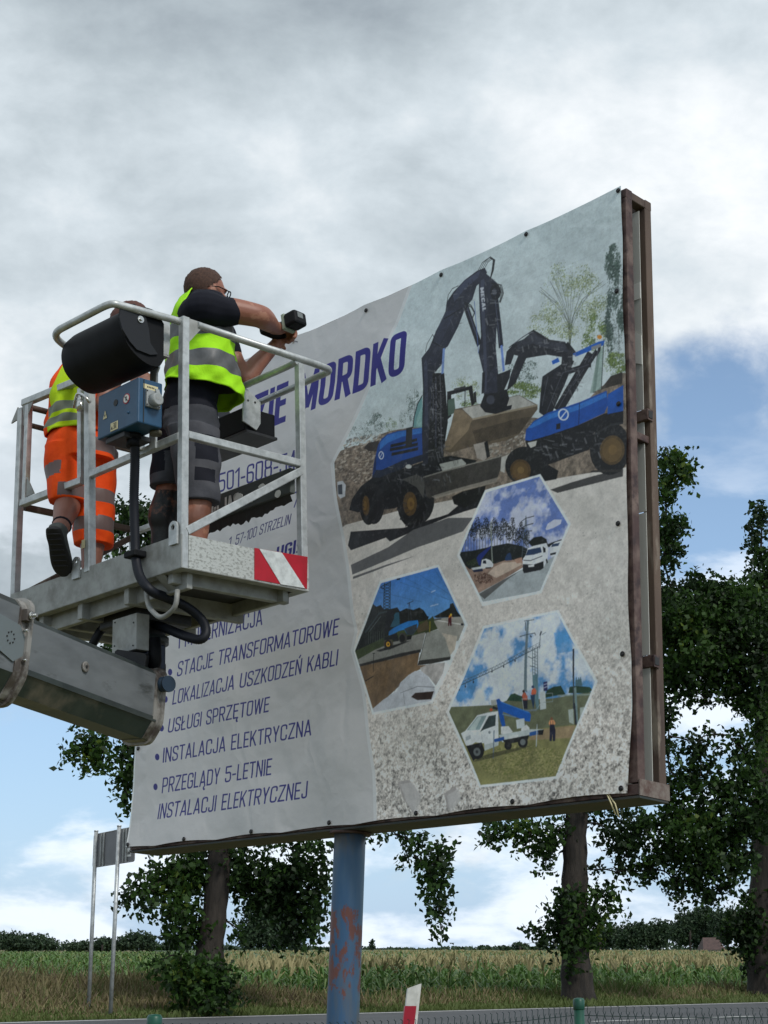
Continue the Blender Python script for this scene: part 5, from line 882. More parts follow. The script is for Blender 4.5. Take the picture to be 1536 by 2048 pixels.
# blue pole
pm = mat('flaking_blue_paint', (.030, .095, .20), .5, var=(.085, .15, .21), vscale=5, vamt=(.42, .66), stretch=(1, 1, .18), bump=.3, bscale=20, var2=(.10, .11, .11), v2scale=9, v2amt=(.56, .74))
nt = pm.node_tree; N = nt.nodes; L_ = nt.links; bs = N['Principled BSDF']; old = bs.inputs['Base Color'].links[0].from_socket
def node(t, **k):
    x = N.new(t)
    for a, c in k.items(): setattr(x, a, c)
    return x
tcn = node('ShaderNodeTexCoord'); mp = node('ShaderNodeMapping'); mp.inputs['Scale'].default_value = (1, 1, .45); L_.new(tcn.outputs['Object'], mp.inputs[0]); nz = node('ShaderNodeTexNoise'); L_.new(mp.outputs[0], nz.inputs['Vector']); nz.inputs['Scale'].default_value = 10; nz.inputs['Detail'].default_value = 10; nz.inputs['Roughness'].default_value = .72
sp = node('ShaderNodeSeparateXYZ'); L_.new(tcn.outputs['Object'], sp.inputs[0])
def mr(src, a, c, d=0., e=1.):
    q = node('ShaderNodeMapRange', interpolation_type='SMOOTHSTEP'); L_.new(src, q.inputs[0]); q.inputs[1].default_value = a; q.inputs[2].default_value = c; q.inputs[3].default_value = d; q.inputs[4].default_value = e; return q.outputs[0]
def mm(op, a, c):
    q = node('ShaderNodeMath', operation=op)
    for i, v in enumerate((a, c)):
        if isinstance(v, (int, float)): q.inputs[i].default_value = v
        else: L_.new(v, q.inputs[i])
    return q.outputs[0]
band = mm('MULTIPLY', mr(sp.outputs[2], -.80, -.62), mr(sp.outputs[2], -.28, -.42)); side = mr(sp.outputs[0], .03, -.02)
rustf = mr(mm('ADD', nz.outputs[0], mm('MULTIPLY', mm('MULTIPLY', band, side), .12)), .60, .64)
mx = node('ShaderNodeMixRGB'); L_.new(rustf, mx.inputs[0]); L_.new(old, mx.inputs[1]); mx.inputs[2].default_value = (*srgb(104, 62, 54), 1)
grey = mm('MULTIPLY', mr(sp.outputs[2], -.16, -.03), mr(nz.outputs[0], .42, .55, .35, .9)); mx2 = node('ShaderNodeMixRGB'); L_.new(grey, mx2.inputs[0]); L_.new(mx.outputs[0], mx2.inputs[1]); mx2.inputs[2].default_value = (*srgb(92, 92, 86), 1); L_.new(mx2.outputs[0], bs.inputs['Base Color'])
wr = BOARD.w((-1.754, .09, 0)); b = MB(); b.tube([(-1.754, .09, -.012-k*.12) for k in range(19)], .0745, 40); pl = b.build('pole', pm, bbd)
b = MB(); b.disc((-1.754, .09, -.018), (0, 0, 1), .10, .012, 24); b.build('pole_flange', M['rust'], pl)
# ---- the banner itself
img = bpy.data.images.new('banner_print', W_, H_, alpha=False, float_buffer=False)
lin = paint_banner(); sr = np.where(lin <= .0031308, lin*12.92, 1.055*np.power(np.maximum(lin, 1e-6), 1/2.4)-.055)
buf = np.ones((H_, W_, 4), np.float32); buf[..., :3] = sr; img.pixels.foreach_set(buf.ravel()); img.update(); img.pack(); del buf
bm_ = bpy.data.materials.new('printed_vinyl'); bm_.use_nodes = True; nt = bm_.node_tree; N = nt.nodes; L_ = nt.links; bs = N['Principled BSDF']; bs.inputs['Roughness'].default_value = .42; bs.inputs['Specular IOR Level'].default_value = .4
ti = node('ShaderNodeTexImage'); ti.image = img; ti.interpolation = 'Cubic'; hs_ = node('ShaderNodeMixRGB', blend_type='MULTIPLY'); hs_.inputs[0].default_value = 1; hs_.inputs[2].default_value = (.90, .90, .90, 1); L_.new(ti.outputs[0], hs_.inputs[1]); L_.new(hs_.outputs[0], bs.inputs['Base Color'])
tcn = node('ShaderNodeTexCoord'); vor = node('ShaderNodeTexVoronoi', feature='DISTANCE_TO_EDGE'); mp = node('ShaderNodeMapping'); mp.inputs['Scale'].default_value = (1, 1, .8); nzz = node('ShaderNodeTexNoise'); nzz.inputs['Scale'].default_value = 2.2; nzz.inputs['Detail'].default_value = 3; L_.new(tcn.outputs['Object'], nzz.inputs['Vector'])
L_.new(tcn.outputs['Object'], mp.inputs[0]); va = node('ShaderNodeMixRGB'); va.inputs[0].default_value = .35; L_.new(mp.outputs[0], va.inputs[1]); L_.new(nzz.outputs[1], va.inputs[2]); L_.new(va.outputs[0], vor.inputs['Vector']); vor.inputs['Scale'].default_value = 5.5
n2 = node('ShaderNodeTexNoise'); n2.inputs['Scale'].default_value = 6; n2.inputs['Detail'].default_value = 4; L_.new(tcn.outputs['Object'], n2.inputs['Vector'])
h = mm('ADD', mm('MULTIPLY', mr(vor.outputs['Distance'], 0, .22), .30), n2.outputs[0]); bp = node('ShaderNodeBump'); bp.inputs['Strength'].default_value = .22; bp.inputs['Distance'].default_value = .022; L_.new(h, bp.inputs['Height']); L_.new(bp.outputs[0], bs.inputs['Normal'])
ban = BOARD.empty('banner', label='large printed vinyl banner of wheeled excavators, photo hexagons and blue Polish lettering', cat='banner')
def bpos(x, z):
    """local surface of the loose vinyl"""
    u = -x/3.45; v = z/2.7; r = np.random.default_rng(2)
    y = -.010-.012*np.sin(v*9+u*4)*u*(1-.5*v)-.010*np.sin(u*17+v*5)*(.3+u*.7)*.8-.006*np.sin(u*31-v*13)-.005*np.sin(v*27+u*9)
    y += -.03*np.exp(-((u-.62)**2)/.02)*np.sin(v*11+u*12)*.35
    y += -.035*sstep(.85, 1., u)*np.exp(-v*5)-.02*sstep(.8, 1, u)*v
    y += -.006*np.abs(np.sin(v*math.pi*5.5))*sstep(.06, 0, u)
    # hems between the fixings
    return np.minimum(y*.75, -.006)
nx, nz_ = 230, 180; U_ = np.linspace(0, 1, nx+1); Vv = np.linspace(0, 1, nz_+1); UU, VV = np.meshgrid(U_, Vv)
xr = -.004-.03*np.clip(1-VV/.13, 0, 1)**1.5-.010*np.sin(np.clip(VV/.5, 0, 1)*math.pi)*0; xl = -3.436-.017*(1-VV)**6-.012*np.sin(VV*7); X_ = xr+(xl-xr)*UU
Zt = 2.712-.010*np.abs(np.sin(UU*math.pi*6.1))-.012*np.sin(UU*math.pi); Zb = .008+.010*np.abs(np.sin(UU*math.pi*6.5))-.006*np.sin(UU*3); Z_ = Zb+(Zt-Zb)*VV; Y_ = bpos(X_, Z_)
vv = np.stack([X_, Y_, Z_], -1).reshape(-1, 3); i = (np.arange(nz_)[:, None]*(nx+1)+np.arange(nx)[None]).ravel(); q = np.stack([i, i+nx+1, i+nx+2, i+1], -1)
sheet = mesh_np('printed_sheet', vv, q, bm_, ban, smooth=True); uvl = sheet.data.uv_layers.new(name='print'); uvc = np.stack([(vv[:, 0]-X0B)*DPM/W_, (vv[:, 2]-Z0B)*DPM/H_], -1); uvl.data.foreach_set('uv', uvc[q.ravel()].astype(np.float32).ravel())
gm_ = mat('dark_fixing', (.03, .03, .032), .4, .6)
for (px_, py_) in ((1241, 384), (1055, 470), (885, 551), (735, 622), (590, 684), (1238, 585), (1240, 809), (1241, 1049), (1248, 1309), (1247, 1578), (1029, 1604), (835, 1627), (662, 1646), (508, 1664), (374, 1679), (282, 1498), (262, 1690)):
    l = BOARD.hit(px_, py_, 1, 0.); y = float(bpos(l[0], l[2])); free = px_ == 590; b = MB(); n = 14
    b.tube([(l[0]+.009*math.cos(a), y-.005, l[2]+.009*math.sin(a)) for a in np.linspace(0, 2*math.pi, n+1)], .0028, 6, caps=False); g = b.build('eyelet', M['steel'] if free else gm_, ban)
    b = MB(); b.disc((l[0], y-.005, l[2]), (0, 1, 0), .0065, .003 if free else .010, 10); b.build('open_hole' if free else 'screw_head', M['stickerw'] if free else gm_, g)
b = MB(); b.tube([(-.15, .0, .03), (-.11, -.02, -.02), (-.10, .0, -.07)], .003, 5); b.tube([(-.14, .0, .02), (-.09, -.015, -.03), (-.085, .0, -.08)], .003, 5); b.build('loose_strap', M['stickery'], ban)
# ================================================================== AERIAL LIFT
K = CAGE.hit
U0, V0, TA = .708, 1.347, .143
lift = CAGE.empty('aerial_work_platform', label='galvanised two-man work basket on a grey telescopic boom, beside the banner', cat='aerial lift')
def P3(l): return np.array(l, float)
def cbar(name, p, q, w=.036, h=None, m=None, up=(0, 0, 1), par=None): return MB().bar(p, q, w, h, up, 0, .003).build(name, m or M['galv'], par or lift)
def ctube(name, pts, r, m=None, par=None, n=14, **k): b = MB(); b.tube(pts, r, n); return b.build(name, m or M['galv'], par or lift, **k)
PW = .036
# corner posts
cbar('post', (.018, .018, .0), (.018, .018, 1.135)); cbar('post', (U0-.018, .018, 0), (U0-.018, .018, 1.09)); cbar('post', (.018, V0-.012, TA), (.018, V0-.012, 1.09)); cbar('post', (U0-.018, V0-.018, .1), (U0-.018, V0-.018, 1.09), .03)
cbar('post', (.016, .700, TA-.02), (.016, .742, 1.06), .040)
cbar('gate_post', (.016, .790, .575), (.016, .812, 1.04), .030); cbar('gate_post', (.016, V0-.075, .575), (.016, V0-.075, 1.09), .030)
cbar('gate_rail', (.016, .80, 1.085), (.016, V0-.03, 1.115), .034, .034); cbar('gate_rail', (.016, .775, .575), (.016, V0-.05, .590), .034, .034)
# toe boards and floor
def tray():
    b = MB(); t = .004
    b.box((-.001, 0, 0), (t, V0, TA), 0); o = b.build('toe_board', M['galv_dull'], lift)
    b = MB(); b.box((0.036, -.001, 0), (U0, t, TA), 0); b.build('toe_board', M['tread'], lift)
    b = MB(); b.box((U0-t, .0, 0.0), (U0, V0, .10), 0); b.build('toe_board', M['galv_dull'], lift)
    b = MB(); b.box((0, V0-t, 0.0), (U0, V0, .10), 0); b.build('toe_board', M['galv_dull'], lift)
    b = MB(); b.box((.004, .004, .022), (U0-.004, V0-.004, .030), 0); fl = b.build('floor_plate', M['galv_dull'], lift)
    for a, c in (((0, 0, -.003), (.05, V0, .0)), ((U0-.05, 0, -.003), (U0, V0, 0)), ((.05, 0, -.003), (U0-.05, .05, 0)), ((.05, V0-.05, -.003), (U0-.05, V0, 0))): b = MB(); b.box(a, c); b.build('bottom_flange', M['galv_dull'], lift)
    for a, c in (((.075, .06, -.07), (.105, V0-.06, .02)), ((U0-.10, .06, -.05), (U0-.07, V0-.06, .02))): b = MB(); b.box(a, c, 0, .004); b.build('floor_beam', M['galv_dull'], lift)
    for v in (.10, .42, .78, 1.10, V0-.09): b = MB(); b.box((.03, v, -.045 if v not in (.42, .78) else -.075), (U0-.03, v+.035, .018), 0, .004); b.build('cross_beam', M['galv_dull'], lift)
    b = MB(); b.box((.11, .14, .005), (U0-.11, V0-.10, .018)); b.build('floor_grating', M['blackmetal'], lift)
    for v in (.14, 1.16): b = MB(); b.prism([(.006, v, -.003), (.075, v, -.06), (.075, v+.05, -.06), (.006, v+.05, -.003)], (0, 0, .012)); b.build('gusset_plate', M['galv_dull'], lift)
tray()
# near right side: rails, brace, warning stripe
cbar('mid_rail', (PW, .014, .592), (U0-PW, .014, .598), .030, .034); cbar('brace', (.03, .012, .160), (U0-.030, .012, .560), .028, .036)
cbar('mid_rail', (.012, .03, .585), (.012, .70, .585), .030, .034)
cbar('mid_rail', (.05, V0-.014, .585), (U0-PW, V0-.014, .585), .026, .030, M['rust_and_reflection']); cbar('brace', (.03, V0-.014, .13), (U0-.03, V0-.014, .54), .024, .030, M['rust_and_reflection'])  # far-end rail and brace: red-brown reflections put into the colour
cbar('mid_rail', (U0-.014, .03, .57), (U0-.014, V0-.03, .57), .026, .030)
ctube('top_rail', [(.03, V0-.02, 1.105), (U0-.02, V0-.02, 1.105)], .0155, M['rust_and_reflection']); ctube('hand_rail', [(.03, V0-.035, 1.005), (U0-.02, V0-.035, 1.005)], .0135, M['rust_and_reflection'])  # brown here stands in for reflections on the galvanised rails
TR = .0165
ctube('guard_rail', rounded([(.018, .03, 1.118), (-.05, .034, 1.118), (-.335, .05, 1.112), (-.345, .10, 1.112), (-.35, .50, 1.116), (-.20, .60, 1.118), (-.0, .62, 1.118), (.0, .70, 1.07)], .09, 8), TR)
ctube('guard_rail', rounded([(.085, .012, 1.118), (U0+.10, .012, 1.116), (U0+.19, .02, 1.116), (U0+.185, .55, 1.108)], .10, 9), TR)
ctube('top_rail', rounded([(U0-.035, .010, 1.100), (U0-.03, .10, 1.100), (U0-.03, .9, 1.100), (U0-.03, V0-.02, 1.100)], .05, 6), TR)
b = MB(); b.prism([(.036, .008, 1.02), (.036, .008, 1.135), (.11, .008, 1.135), (.11, .008, 1.11)], (0, .006, 0)); b.build('gusset_plate', M['galv_dull'], lift)
b = MB(); b.prism([(.004, V0-.05, 1.04), (.004, V0-.03, 1.10), (.004, V0-.14, 1.10), (.004, V0-.05, .985)], (.006, 0, 0)); b.build('gusset_plate', M['galv_dull'], lift)
b = MB(); b.prism([(.004, V0-.10, .61), (.004, V0-.17, .61), (.004, V0-.10, .71)], (.006, 0, 0)); b.build('gusset_plate', M['galv_dull'], lift)
b = MB(); b.prism([(.0, V0+.004, 1.10), (.0, V0+.045, 1.05), (.0, V0+.06, 1.03), (.0, V0+.004, 1.035)], (.008, 0, 0)); b.build('latch_hook', M['galv_dull'], lift)
b = MB(); b.tube(rounded([(-.01, .695, .93), (-.03, .72, .97), (-.04, .76, .99), (-.03, .80, .93)], .02), .007, 8); b.build('gate_latch', M['steel'], lift); b = MB(); b.disc((-.03, .745, .925), (0, 0, 1), .017, .05, 12); b.disc((-.03, .745, .955), (0, 0, 1), .012, .03, 12); b.build('carabiner', M['steel'], lift)
for v in (.775, .045):
    z0 = TA-.01; b = MB(); n = 14; c = (-.012, v, z0+.045)
    pts = [(-.014, v-.028, z0-.03), (-.014, v+.028, z0-.03)]+[(-.014, v+.028*math.cos(a), z0+.045+.028*math.sin(a)) for a in np.linspace(0, math.pi, 9)]
    hole = [(-.014, v+.013*math.cos(a), z0+.045+.013*math.sin(a)) for a in np.linspace(0, 2*math.pi, 12, endpoint=False)]
    bm = bmesh.new(); ov = [bm.verts.new(p_) for p_ in pts]; hv = [bm.verts.new(p_) for p_ in hole]
    e = [bm.edges.new((ov[i], ov[(i+1) % len(ov)])) for i in range(len(ov))]+[bm.edges.new((hv[i], hv[(i+1) % 12])) for i in range(12)]
    bmesh.ops.triangle_fill(bm, edges=e, use_beauty=True); g = bmesh.ops.extrude_face_region(bm, geom=bm.faces[:]); bmesh.ops.translate(bm, vec=(.010, 0, 0), verts=[x for x in g['geom'] if isinstance(x, bmesh.types.BMVert)])
    me = bpy.data.meshes.new('lug'); bm.to_mesh(me); bm.free(); me.materials.append(M['galv']); o_ = bpy.data.objects.new('lifting_lug', me); C.objects.link(o_); o_.parent = lift
b = MB(); b.box((-.0105, .708, .235), (-.0085, .735, .275)); st = b.build('sticker', M['stickery'], lift)
def quad(name, pxs, ax, val, m, par, th=.002, off=0., **k):
    l = [P3(K(x, y, ax, val)) for x, y in pxs]; n = np.zeros(3); n[ax] = -1
    b = MB(); b.prism([p_+n*off for p_ in l], n*th); return b.build(name, m, par, **k)
ws = quad('warning_stripe', [(508, 1096), (614, 1114), (613, 1178), (508, 1159)], 1, 0, M['red'], lift, off=.002)
quad('white_band', [(517, 1098), (562, 1106), (608, 1177), (560, 1169)], 1, 0, M['white'], ws, off=.0045)
# dark plank with torn lettering on the far side
pk = MB(); pk.box((U0-.075, .03, .455), (U0-.045, .98, .575), 0, .004); plank = pk.build('side_plank', mat('grimy_dark_plank', (.075, .085, .08), .7, var=(.045, .05, .047), vscale=9, bump=.3, bscale=30, var2=(.16, .17, .16), v2scale=14, v2amt=(.62, .7), stretch=(1, .3, 1)), lift)
r = random.Random(4); b = MB(); n = 46; vs = []
for i in range(n+1):
    v = .05+.90*i/n; vs += [(U0-.06, v, .456), (U0-.045, v, .425-.022*r.random()*(i > 8)-.012*r.random())]
b.add(vs, [(2*i, 2*i+2, 2*i+3, 2*i+1) for i in range(n)]); b.build('torn_fringe', mat('dark_torn_sheet', (.035, .033, .03), .8), lift)
for (v, z, ry, rz_) in ((.115, .47, .02, .016), (.30, .487, .014, .012), (.40, .520, .028, .018), (.62, .53, .018, .02), (.23, .535, .02, .010)):
    b = MB(); b.tube([(U0-.0765, v, z), (U0-.0775, v, z)], .001, 12); vs = [(U0-.0765, v+ry*math.cos(a)*(1+.25*r.random()), z+rz_*math.sin(a)*(1+.25*r.random())) for a in np.linspace(0, 2*math.pi, 13)[:-1]]; b = MB(); b.prism(vs, (-.0015, 0, 0)); b.build('torn_patch', M['stickerw'], plank)
b = MB(); ps, wd = lettering('RAL GIM', .20, .55)
for p_ in ps: b.add([(U0-.0762, .40+q[0]*.070, .478+q[1]*.068) for q in p_]+[(U0-.0772, .40+q[0]*.070, .478+q[1]*.068) for q in p_], [tuple(range(len(p_))), tuple(range(len(p_), 2*len(p_)))[::-1]])
b.build('worn_lettering', M['stickerw'], plank)
# control hood: black half-round cover with end cap
def hood():
    prof = [(-.06, 1.10), (-.11, 1.150), (-.20, 1.145), (-.262, 1.10), (-.285, 1.03), (-.265, .955), (-.21, .905), (-.14, .878), (-.085, .885), (-.06, .92)]
    pr = smooth_path([(u, 0, z) for u, z in prof], 4); pr = [(p_[0], p_[2]) for p_ in pr]; n = len(pr); b = MB(); vs = []; ks = np.linspace(.055, .53, 10)
    for j, v in enumerate(ks):
        s = 1-(.05 if j in (0, 9) else 0); vs += [(-.12+(u+.12)*s, v, 1.01+(z-1.01)*s+(v-.05)*.03) for u, z in pr]
    b.add(vs, [(j*n+i, j*n+(i+1) % n, (j+1)*n+(i+1) % n, (j+1)*n+i) for j in range(9) for i in range(n)], 0, True); b.add([vs[i] for i in range(n)], [tuple(range(n))]); b.add([vs[9*n+i] for i in range(n)], [tuple(range(n))[::-1]]); b.build('control_cover', M['black'], lift)
    cap = [(-.31, 1.115), (-.24, 1.135), (-.185, 1.10), (-.165, 1.04), (-.155, .975), (-.115, .935), (-.155, .922), (-.225, .928), (-.262, .955), (-.30, 1.0), (-.318, 1.05)]
    b = MB(); b.prism([(u+.015, .045, z+.005) for u, z in cap], (0, .010, 0)); c_ = b.build('side_cheek', mat('dull_black_plastic', (.016, .018, .022), .5, spec=.25), lift)
    b = MB(); b.tube([(-.195, .040, 1.075), (-.195, .045, 1.075)], .016, 16); b.tube([(-.195, .032, 1.075), (-.195, .041, 1.075)], .008, 8); b.build('bolt', M['steel'], c_)
    l = [K(x, y, 1, .10) for x, y in ((294, 648), (340, 638), (340, 690), (337, 712), (306, 698), (297, 670))]; b = MB(); b.prism(l, (0, .012, 0)); b.build('side_plate', M['galv'], lift)
    b = MB(); b.box((-.12, .10, .97), (.0, .52, .98)); b.build('console_plate', M['galv_dull'], lift)
    b = MB(); b.prism([(-.008, .215, .98), (-.008, .165, .99), (-.008, .165, .94), (-.008, .180, .92), (-.008, .180, .80), (-.008, .195, .79), (-.008, .21, .80), (-.008, .21, .92), (-.008, .225, .94)], (.008, 0, 0)); b.build('slotted_bracket', M['galv'], lift); b = MB(); b.disc((-.010, .195, .955), (1, 0, 0), .008, .004, 10); b.build('bracket_hole', M['ink'], lift)
    cbar('support_post', (-.004, .205, .57), (-.004, .205, .95), .05, .012)
hood()
def bluebox():
    u0, u1, v0, v1, z0, z1 = -.175, -.048, .080, .382, .622, .828
    b = MB(); b.box((u0, v0, z0), (u1, v1, z1), 0, .006); bx = b.build('control_box', M['bluebox'], lift)
    b = MB(); b.box((u0-.002, v0-.0012, z0+.004), (u0+.022, v0+.02, z1-.004), 0); b = MB(); b.box((u0+.026, v0-.0025, z0+.006), (u0+.030, v0+.001, z1-.006)); b.build('lid_gap', M['ink'], bx)
    def fa(y0, z0_, y1, z1_, th=.0015): return ((u0-th-.0012, y0, z0_), (u0-.0008, y1, z1_))
    # on the broad face
    b = MB(); b.prism([(u0-.001, .338, .705), (u0-.001, .308, .705), (u0-.001, .323, .742)], (-.0015, 0, 0)); t1 = b.build('warning_triangle', M['stickery'], bx)
    b = MB(); b.prism([(u0-.003, .325, .712), (u0-.003, .319, .719), (u0-.003, .323, .719), (u0-.003, .320, .728), (u0-.003, .327, .718), (u0-.003, .323, .718)], (-.001, 0, 0)); b.build('lightning_mark', M['ink'], t1)
    b = MB(); b.disc((u0-.001, .245, .757), (1, 0, 0), .015, .003, 16); b.build('round_opening', M['ink'], bx)
    b = MB(); b.disc((u0-.001, .165, .752), (1, 0, 0), .0235, .002, 24, 0); b.disc((u0-.002, .165, .752), (1, 0, 0), .0185, .0025, 24, 1); b.bar((u0-.0038, .178, .765), (u0-.0038, .152, .739), .003, .001, (1, 0, 0), 2, 0); b.box((u0-.0040, .160, .742), (u0-.0034, .168, .762), 2); b.build('prohibition_sign', [M['redink'], M['stickerw'], M['ink']], bx)
    b = MB(); b.box(*fa(.226, .620+.012, .278, .670)); s_ = b.build('sticker', M['stickery'], bx)
    b = MB()
    for i in range(5): b.box((u0-.0034, .234, .640+.0055*i), (u0-.0028, .256-.004*(i % 2), .6425+.0055*i))
    b.prism([(u0-.0034, .274, .639), (u0-.0034, .261, .639), (u0-.0034, .2675, .655)], (.0006, 0, 0)); b.build('sticker_print', M['ink'], s_)
    b = MB(); b.ell((u0-.002, .150, .685), (.005, .006, .006), None, 8, 6); b.build('lock_stud', M['bluebox'], bx)
    # socket on the narrow face
    v = v0; b = MB(); b.box((-.140, v-.014, .700), (-.068, v, .778), 0, .003); so = b.build('power_socket', M['socket'], bx)
    b = MB(); b.tube([(-.104, v-.014, .732), (-.104, v-.044, .730), (-.104, v-.050, .730)], [.031, .029, .024], 20); b.build('socket_lid', M['socket'], so)
    for x, z in ((-.138, .770), (-.075, .770), (-.138, .707), (-.075, .707)): b = MB(); b.disc((x, v-.0145, z), (0, 1, 0), .0035, .002, 8); b.build('screw_head', M['ink'], so)
    b = MB(); b.prism([(-.098, v-.030, .757), (-.080, v-.030, .757), (-.080, v-.02, .786), (-.100, v-.02, .786)], (0, .006, 0)); b.build('lid_hinge', M['socket'], so)
    b = MB()
    for i in range(3): b.box((-.118+.010*i, v-.0512, .726), (-.112+.010*i, v-.0502, .737))
    b.build('socket_lettering', M['galv_dull'], so)
    b = MB(); b.box((-.150, v-.0022, .782), (-.074, v-.001, .804)); s2 = b.build('sticker', M['stickery'], bx); b = MB()
    for i in range(5): b.box((-.131+.008*i, v-.0028, .789), (-.126+.008*i, v-.0021, .796))
    b.build('sticker_print', M['ink'], s2)
    b = MB(); b.tube([(-.10, .22, .60), (-.10, .22, .622)], .036, 20); b.tube([(-.10, .22, .565), (-.10, .22, .602)], .028, 20); b.build('cable_gland', M['black'], bx)
    b = MB(); b.tube([(-.045, .13, .606), (-.045, .13, .622)], .026, 18); b.build('cable_gland', mat('grimy_gland', (.10, .09, .06), .6), bx)
    b = MB(); b.box((-.16, .20, .595), (-.02, .34, .620), 0, .004); b.build('box_tray', M['blackmetal'], bx)
    for v_ in (.30,): cbar('support_post', (-.004, v_, .59), (-.004, v_, .70), .030)
    b = MB(); b.ell((-.08, .34, .836), (.012, .012, .012), None, 10, 8); b.build('orange_button', mat('orange_plastic', (.75, .10, .02), .4), bx)
bluebox()
# far side tool shelf and its bracket
b = MB(); b.box((U0+.0, .44, .890), (U0+.19, .96, 1.01), 0, .006); b.build('tool_tray', M['black'], lift); b = MB(); b.box((U0+.0, .43, .876), (U0+.195, .97, .889)); b.build('tray_base', M['blackmetal'], lift)
l = [K(x, y, 1, .432) for x, y in ((484, 842), (486, 776), (494, 780), (519, 806), (519, 848), (511, 861))]; b = MB(); b.prism(l, (0, -.008, 0)); tb_ = b.build('tray_bracket', M['galv'], lift)
for x, y in ((496, 801), (510, 805)): q_ = K(x, y, 1, .424); b = MB(); b.disc((q_[0], .4235, q_[2]), (0, 1, 0), .006, .003, 10); b.build('bracket_hole', M['ink'], tb_)
# corrugated cable hose
def hose(name, pts, rad, sub=14, rib=.10):
    sm = smooth_path(pts, sub); L = sum(np.linalg.norm(b_-a_) for a_, b_ in zip(sm, sm[1:])); n = int(L/.0042); cum = np.r_[0, np.cumsum([np.linalg.norm(b_-a_) for a_, b_ in zip(sm, sm[1:])])]; s = np.linspace(0, cum[-1], n); A_ = np.array(sm); q = np.stack([np.interp(s, cum, A_[:, i]) for i in range(3)], -1)
    b = MB(); b.tube(q, rad, 14, rib=rib); return b.build(name, M['rubber'], lift)
kk = lambda x, y, a, v: tuple(K(x, y, a, v))
hose('corrugated_hose', [kk(269, 872, 0, -.10), kk(270, 920, 0, -.075), kk(268, 1000, 0, -.045), kk(270, 1075, 0, -.032), kk(272, 1118, 0, -.032), kk(281, 1155, 0, -.04), kk(303, 1182, 0, -.02), kk(335, 1196, 0, .10), kk(375, 1215, 0, .2), kk(404, 1240, 0, .26), kk(412, 1265, 0, .26), kk(400, 1279, 0, .24), kk(370, 1272, 0, .22), kk(330, 1256, 0, .24), kk(300, 1246, 0, .28)], .0195)
b = MB(); b.box((-.060, .272, .145), (-.004, .335, .178), 0, .005); b = MB(); c_ = K(270, 1109, 0, -.034); b.box((-.066, c_[1]-.040, c_[2]-.015), (-.0015, c_[1]+.040, c_[2]+.013), 0, .005); b.build('hose_clamp', M['black'], lift)
hose('corrugated_hose', [kk(262, 1250, 0, .30), kk(228, 1248, 0, .24), kk(205, 1258, 0, .20), kk(190, 1280, 0, .18), kk(176, 1310, 0, .18), kk(165, 1345, 0, .20)], .019)
ctube('tie_down_bar', rounded([kk(293, 1180, 0, .03), kk(295, 1212, 0, .02), kk(322, 1240, 0, .02), kk(352, 1215, 0, .02), kk(355, 1180, 0, .03)], .05, 6), .011, M['galv_dull'])
# rotator column under the basket
def rotor():
    b = MB(); b.box((.15, .50, -.11), (.44, .82, -.045), 0, .01); b.build('mounting_plate', M['blackmetal'], lift)
    b = MB(); b.tube([(.27, .64, -.05), (.27, .64, -.30)], .100, 28); b.build('rotator', M['blackmetal'], lift)
    b = MB(); b.tube([(.27, .64, -.16), (.27, .64, -.19)], .115, 28); b.build('rotator_ring', M['boomdark'], lift)
    b = MB(); b.box((.15, .54, -.42), (.33, .74, -.28), 0, .012); b.build('tilt_head', M['blackmetal'], lift)
    b = MB(); b.tube([(.20, .46, -.20), (.20, .45, -.30), (.21, .48, -.35)], .028, 12); b.build('hydraulic_motor', M['black'], lift)
    a = K(225, 1240, 0, .10); c = K(272, 1298, 0, .10); b = MB(); b.box((.10, c[1], c[2]), (.17, a[1], a[2]), 0, .003); jb = b.build('junction_box', M['galv_dull'], lift)
    for x, y in ((230, 1245), (267, 1245), (229, 1292), (266, 1291)): q_ = K(x, y, 0, .099); b = MB(); b.disc((.099, q_[1], q_[2]), (1, 0, 0), .004, .004, 8); b.build('screw_head', M['ink'], jb)
    a = K(336, 1368, 1, .36); b = MB(); b.tube([(a[0], .36, a[2]), (a[0]+.0, .46, a[2]+.01)], .033, 20); b.tube([(a[0], .352, a[2]), (a[0], .362, a[2])], .036, 20); b.build('blue_end_cap', mat('dark_blue_cap', (.012, .03, .055), .4), lift)
    b = MB(); b.box((.17, .47, -.33), (.27, .56, -.22), 0, .006); b.build('valve_block', mat('deep_blue_block', (.012, .022, .05), .4), lift)
rotor()
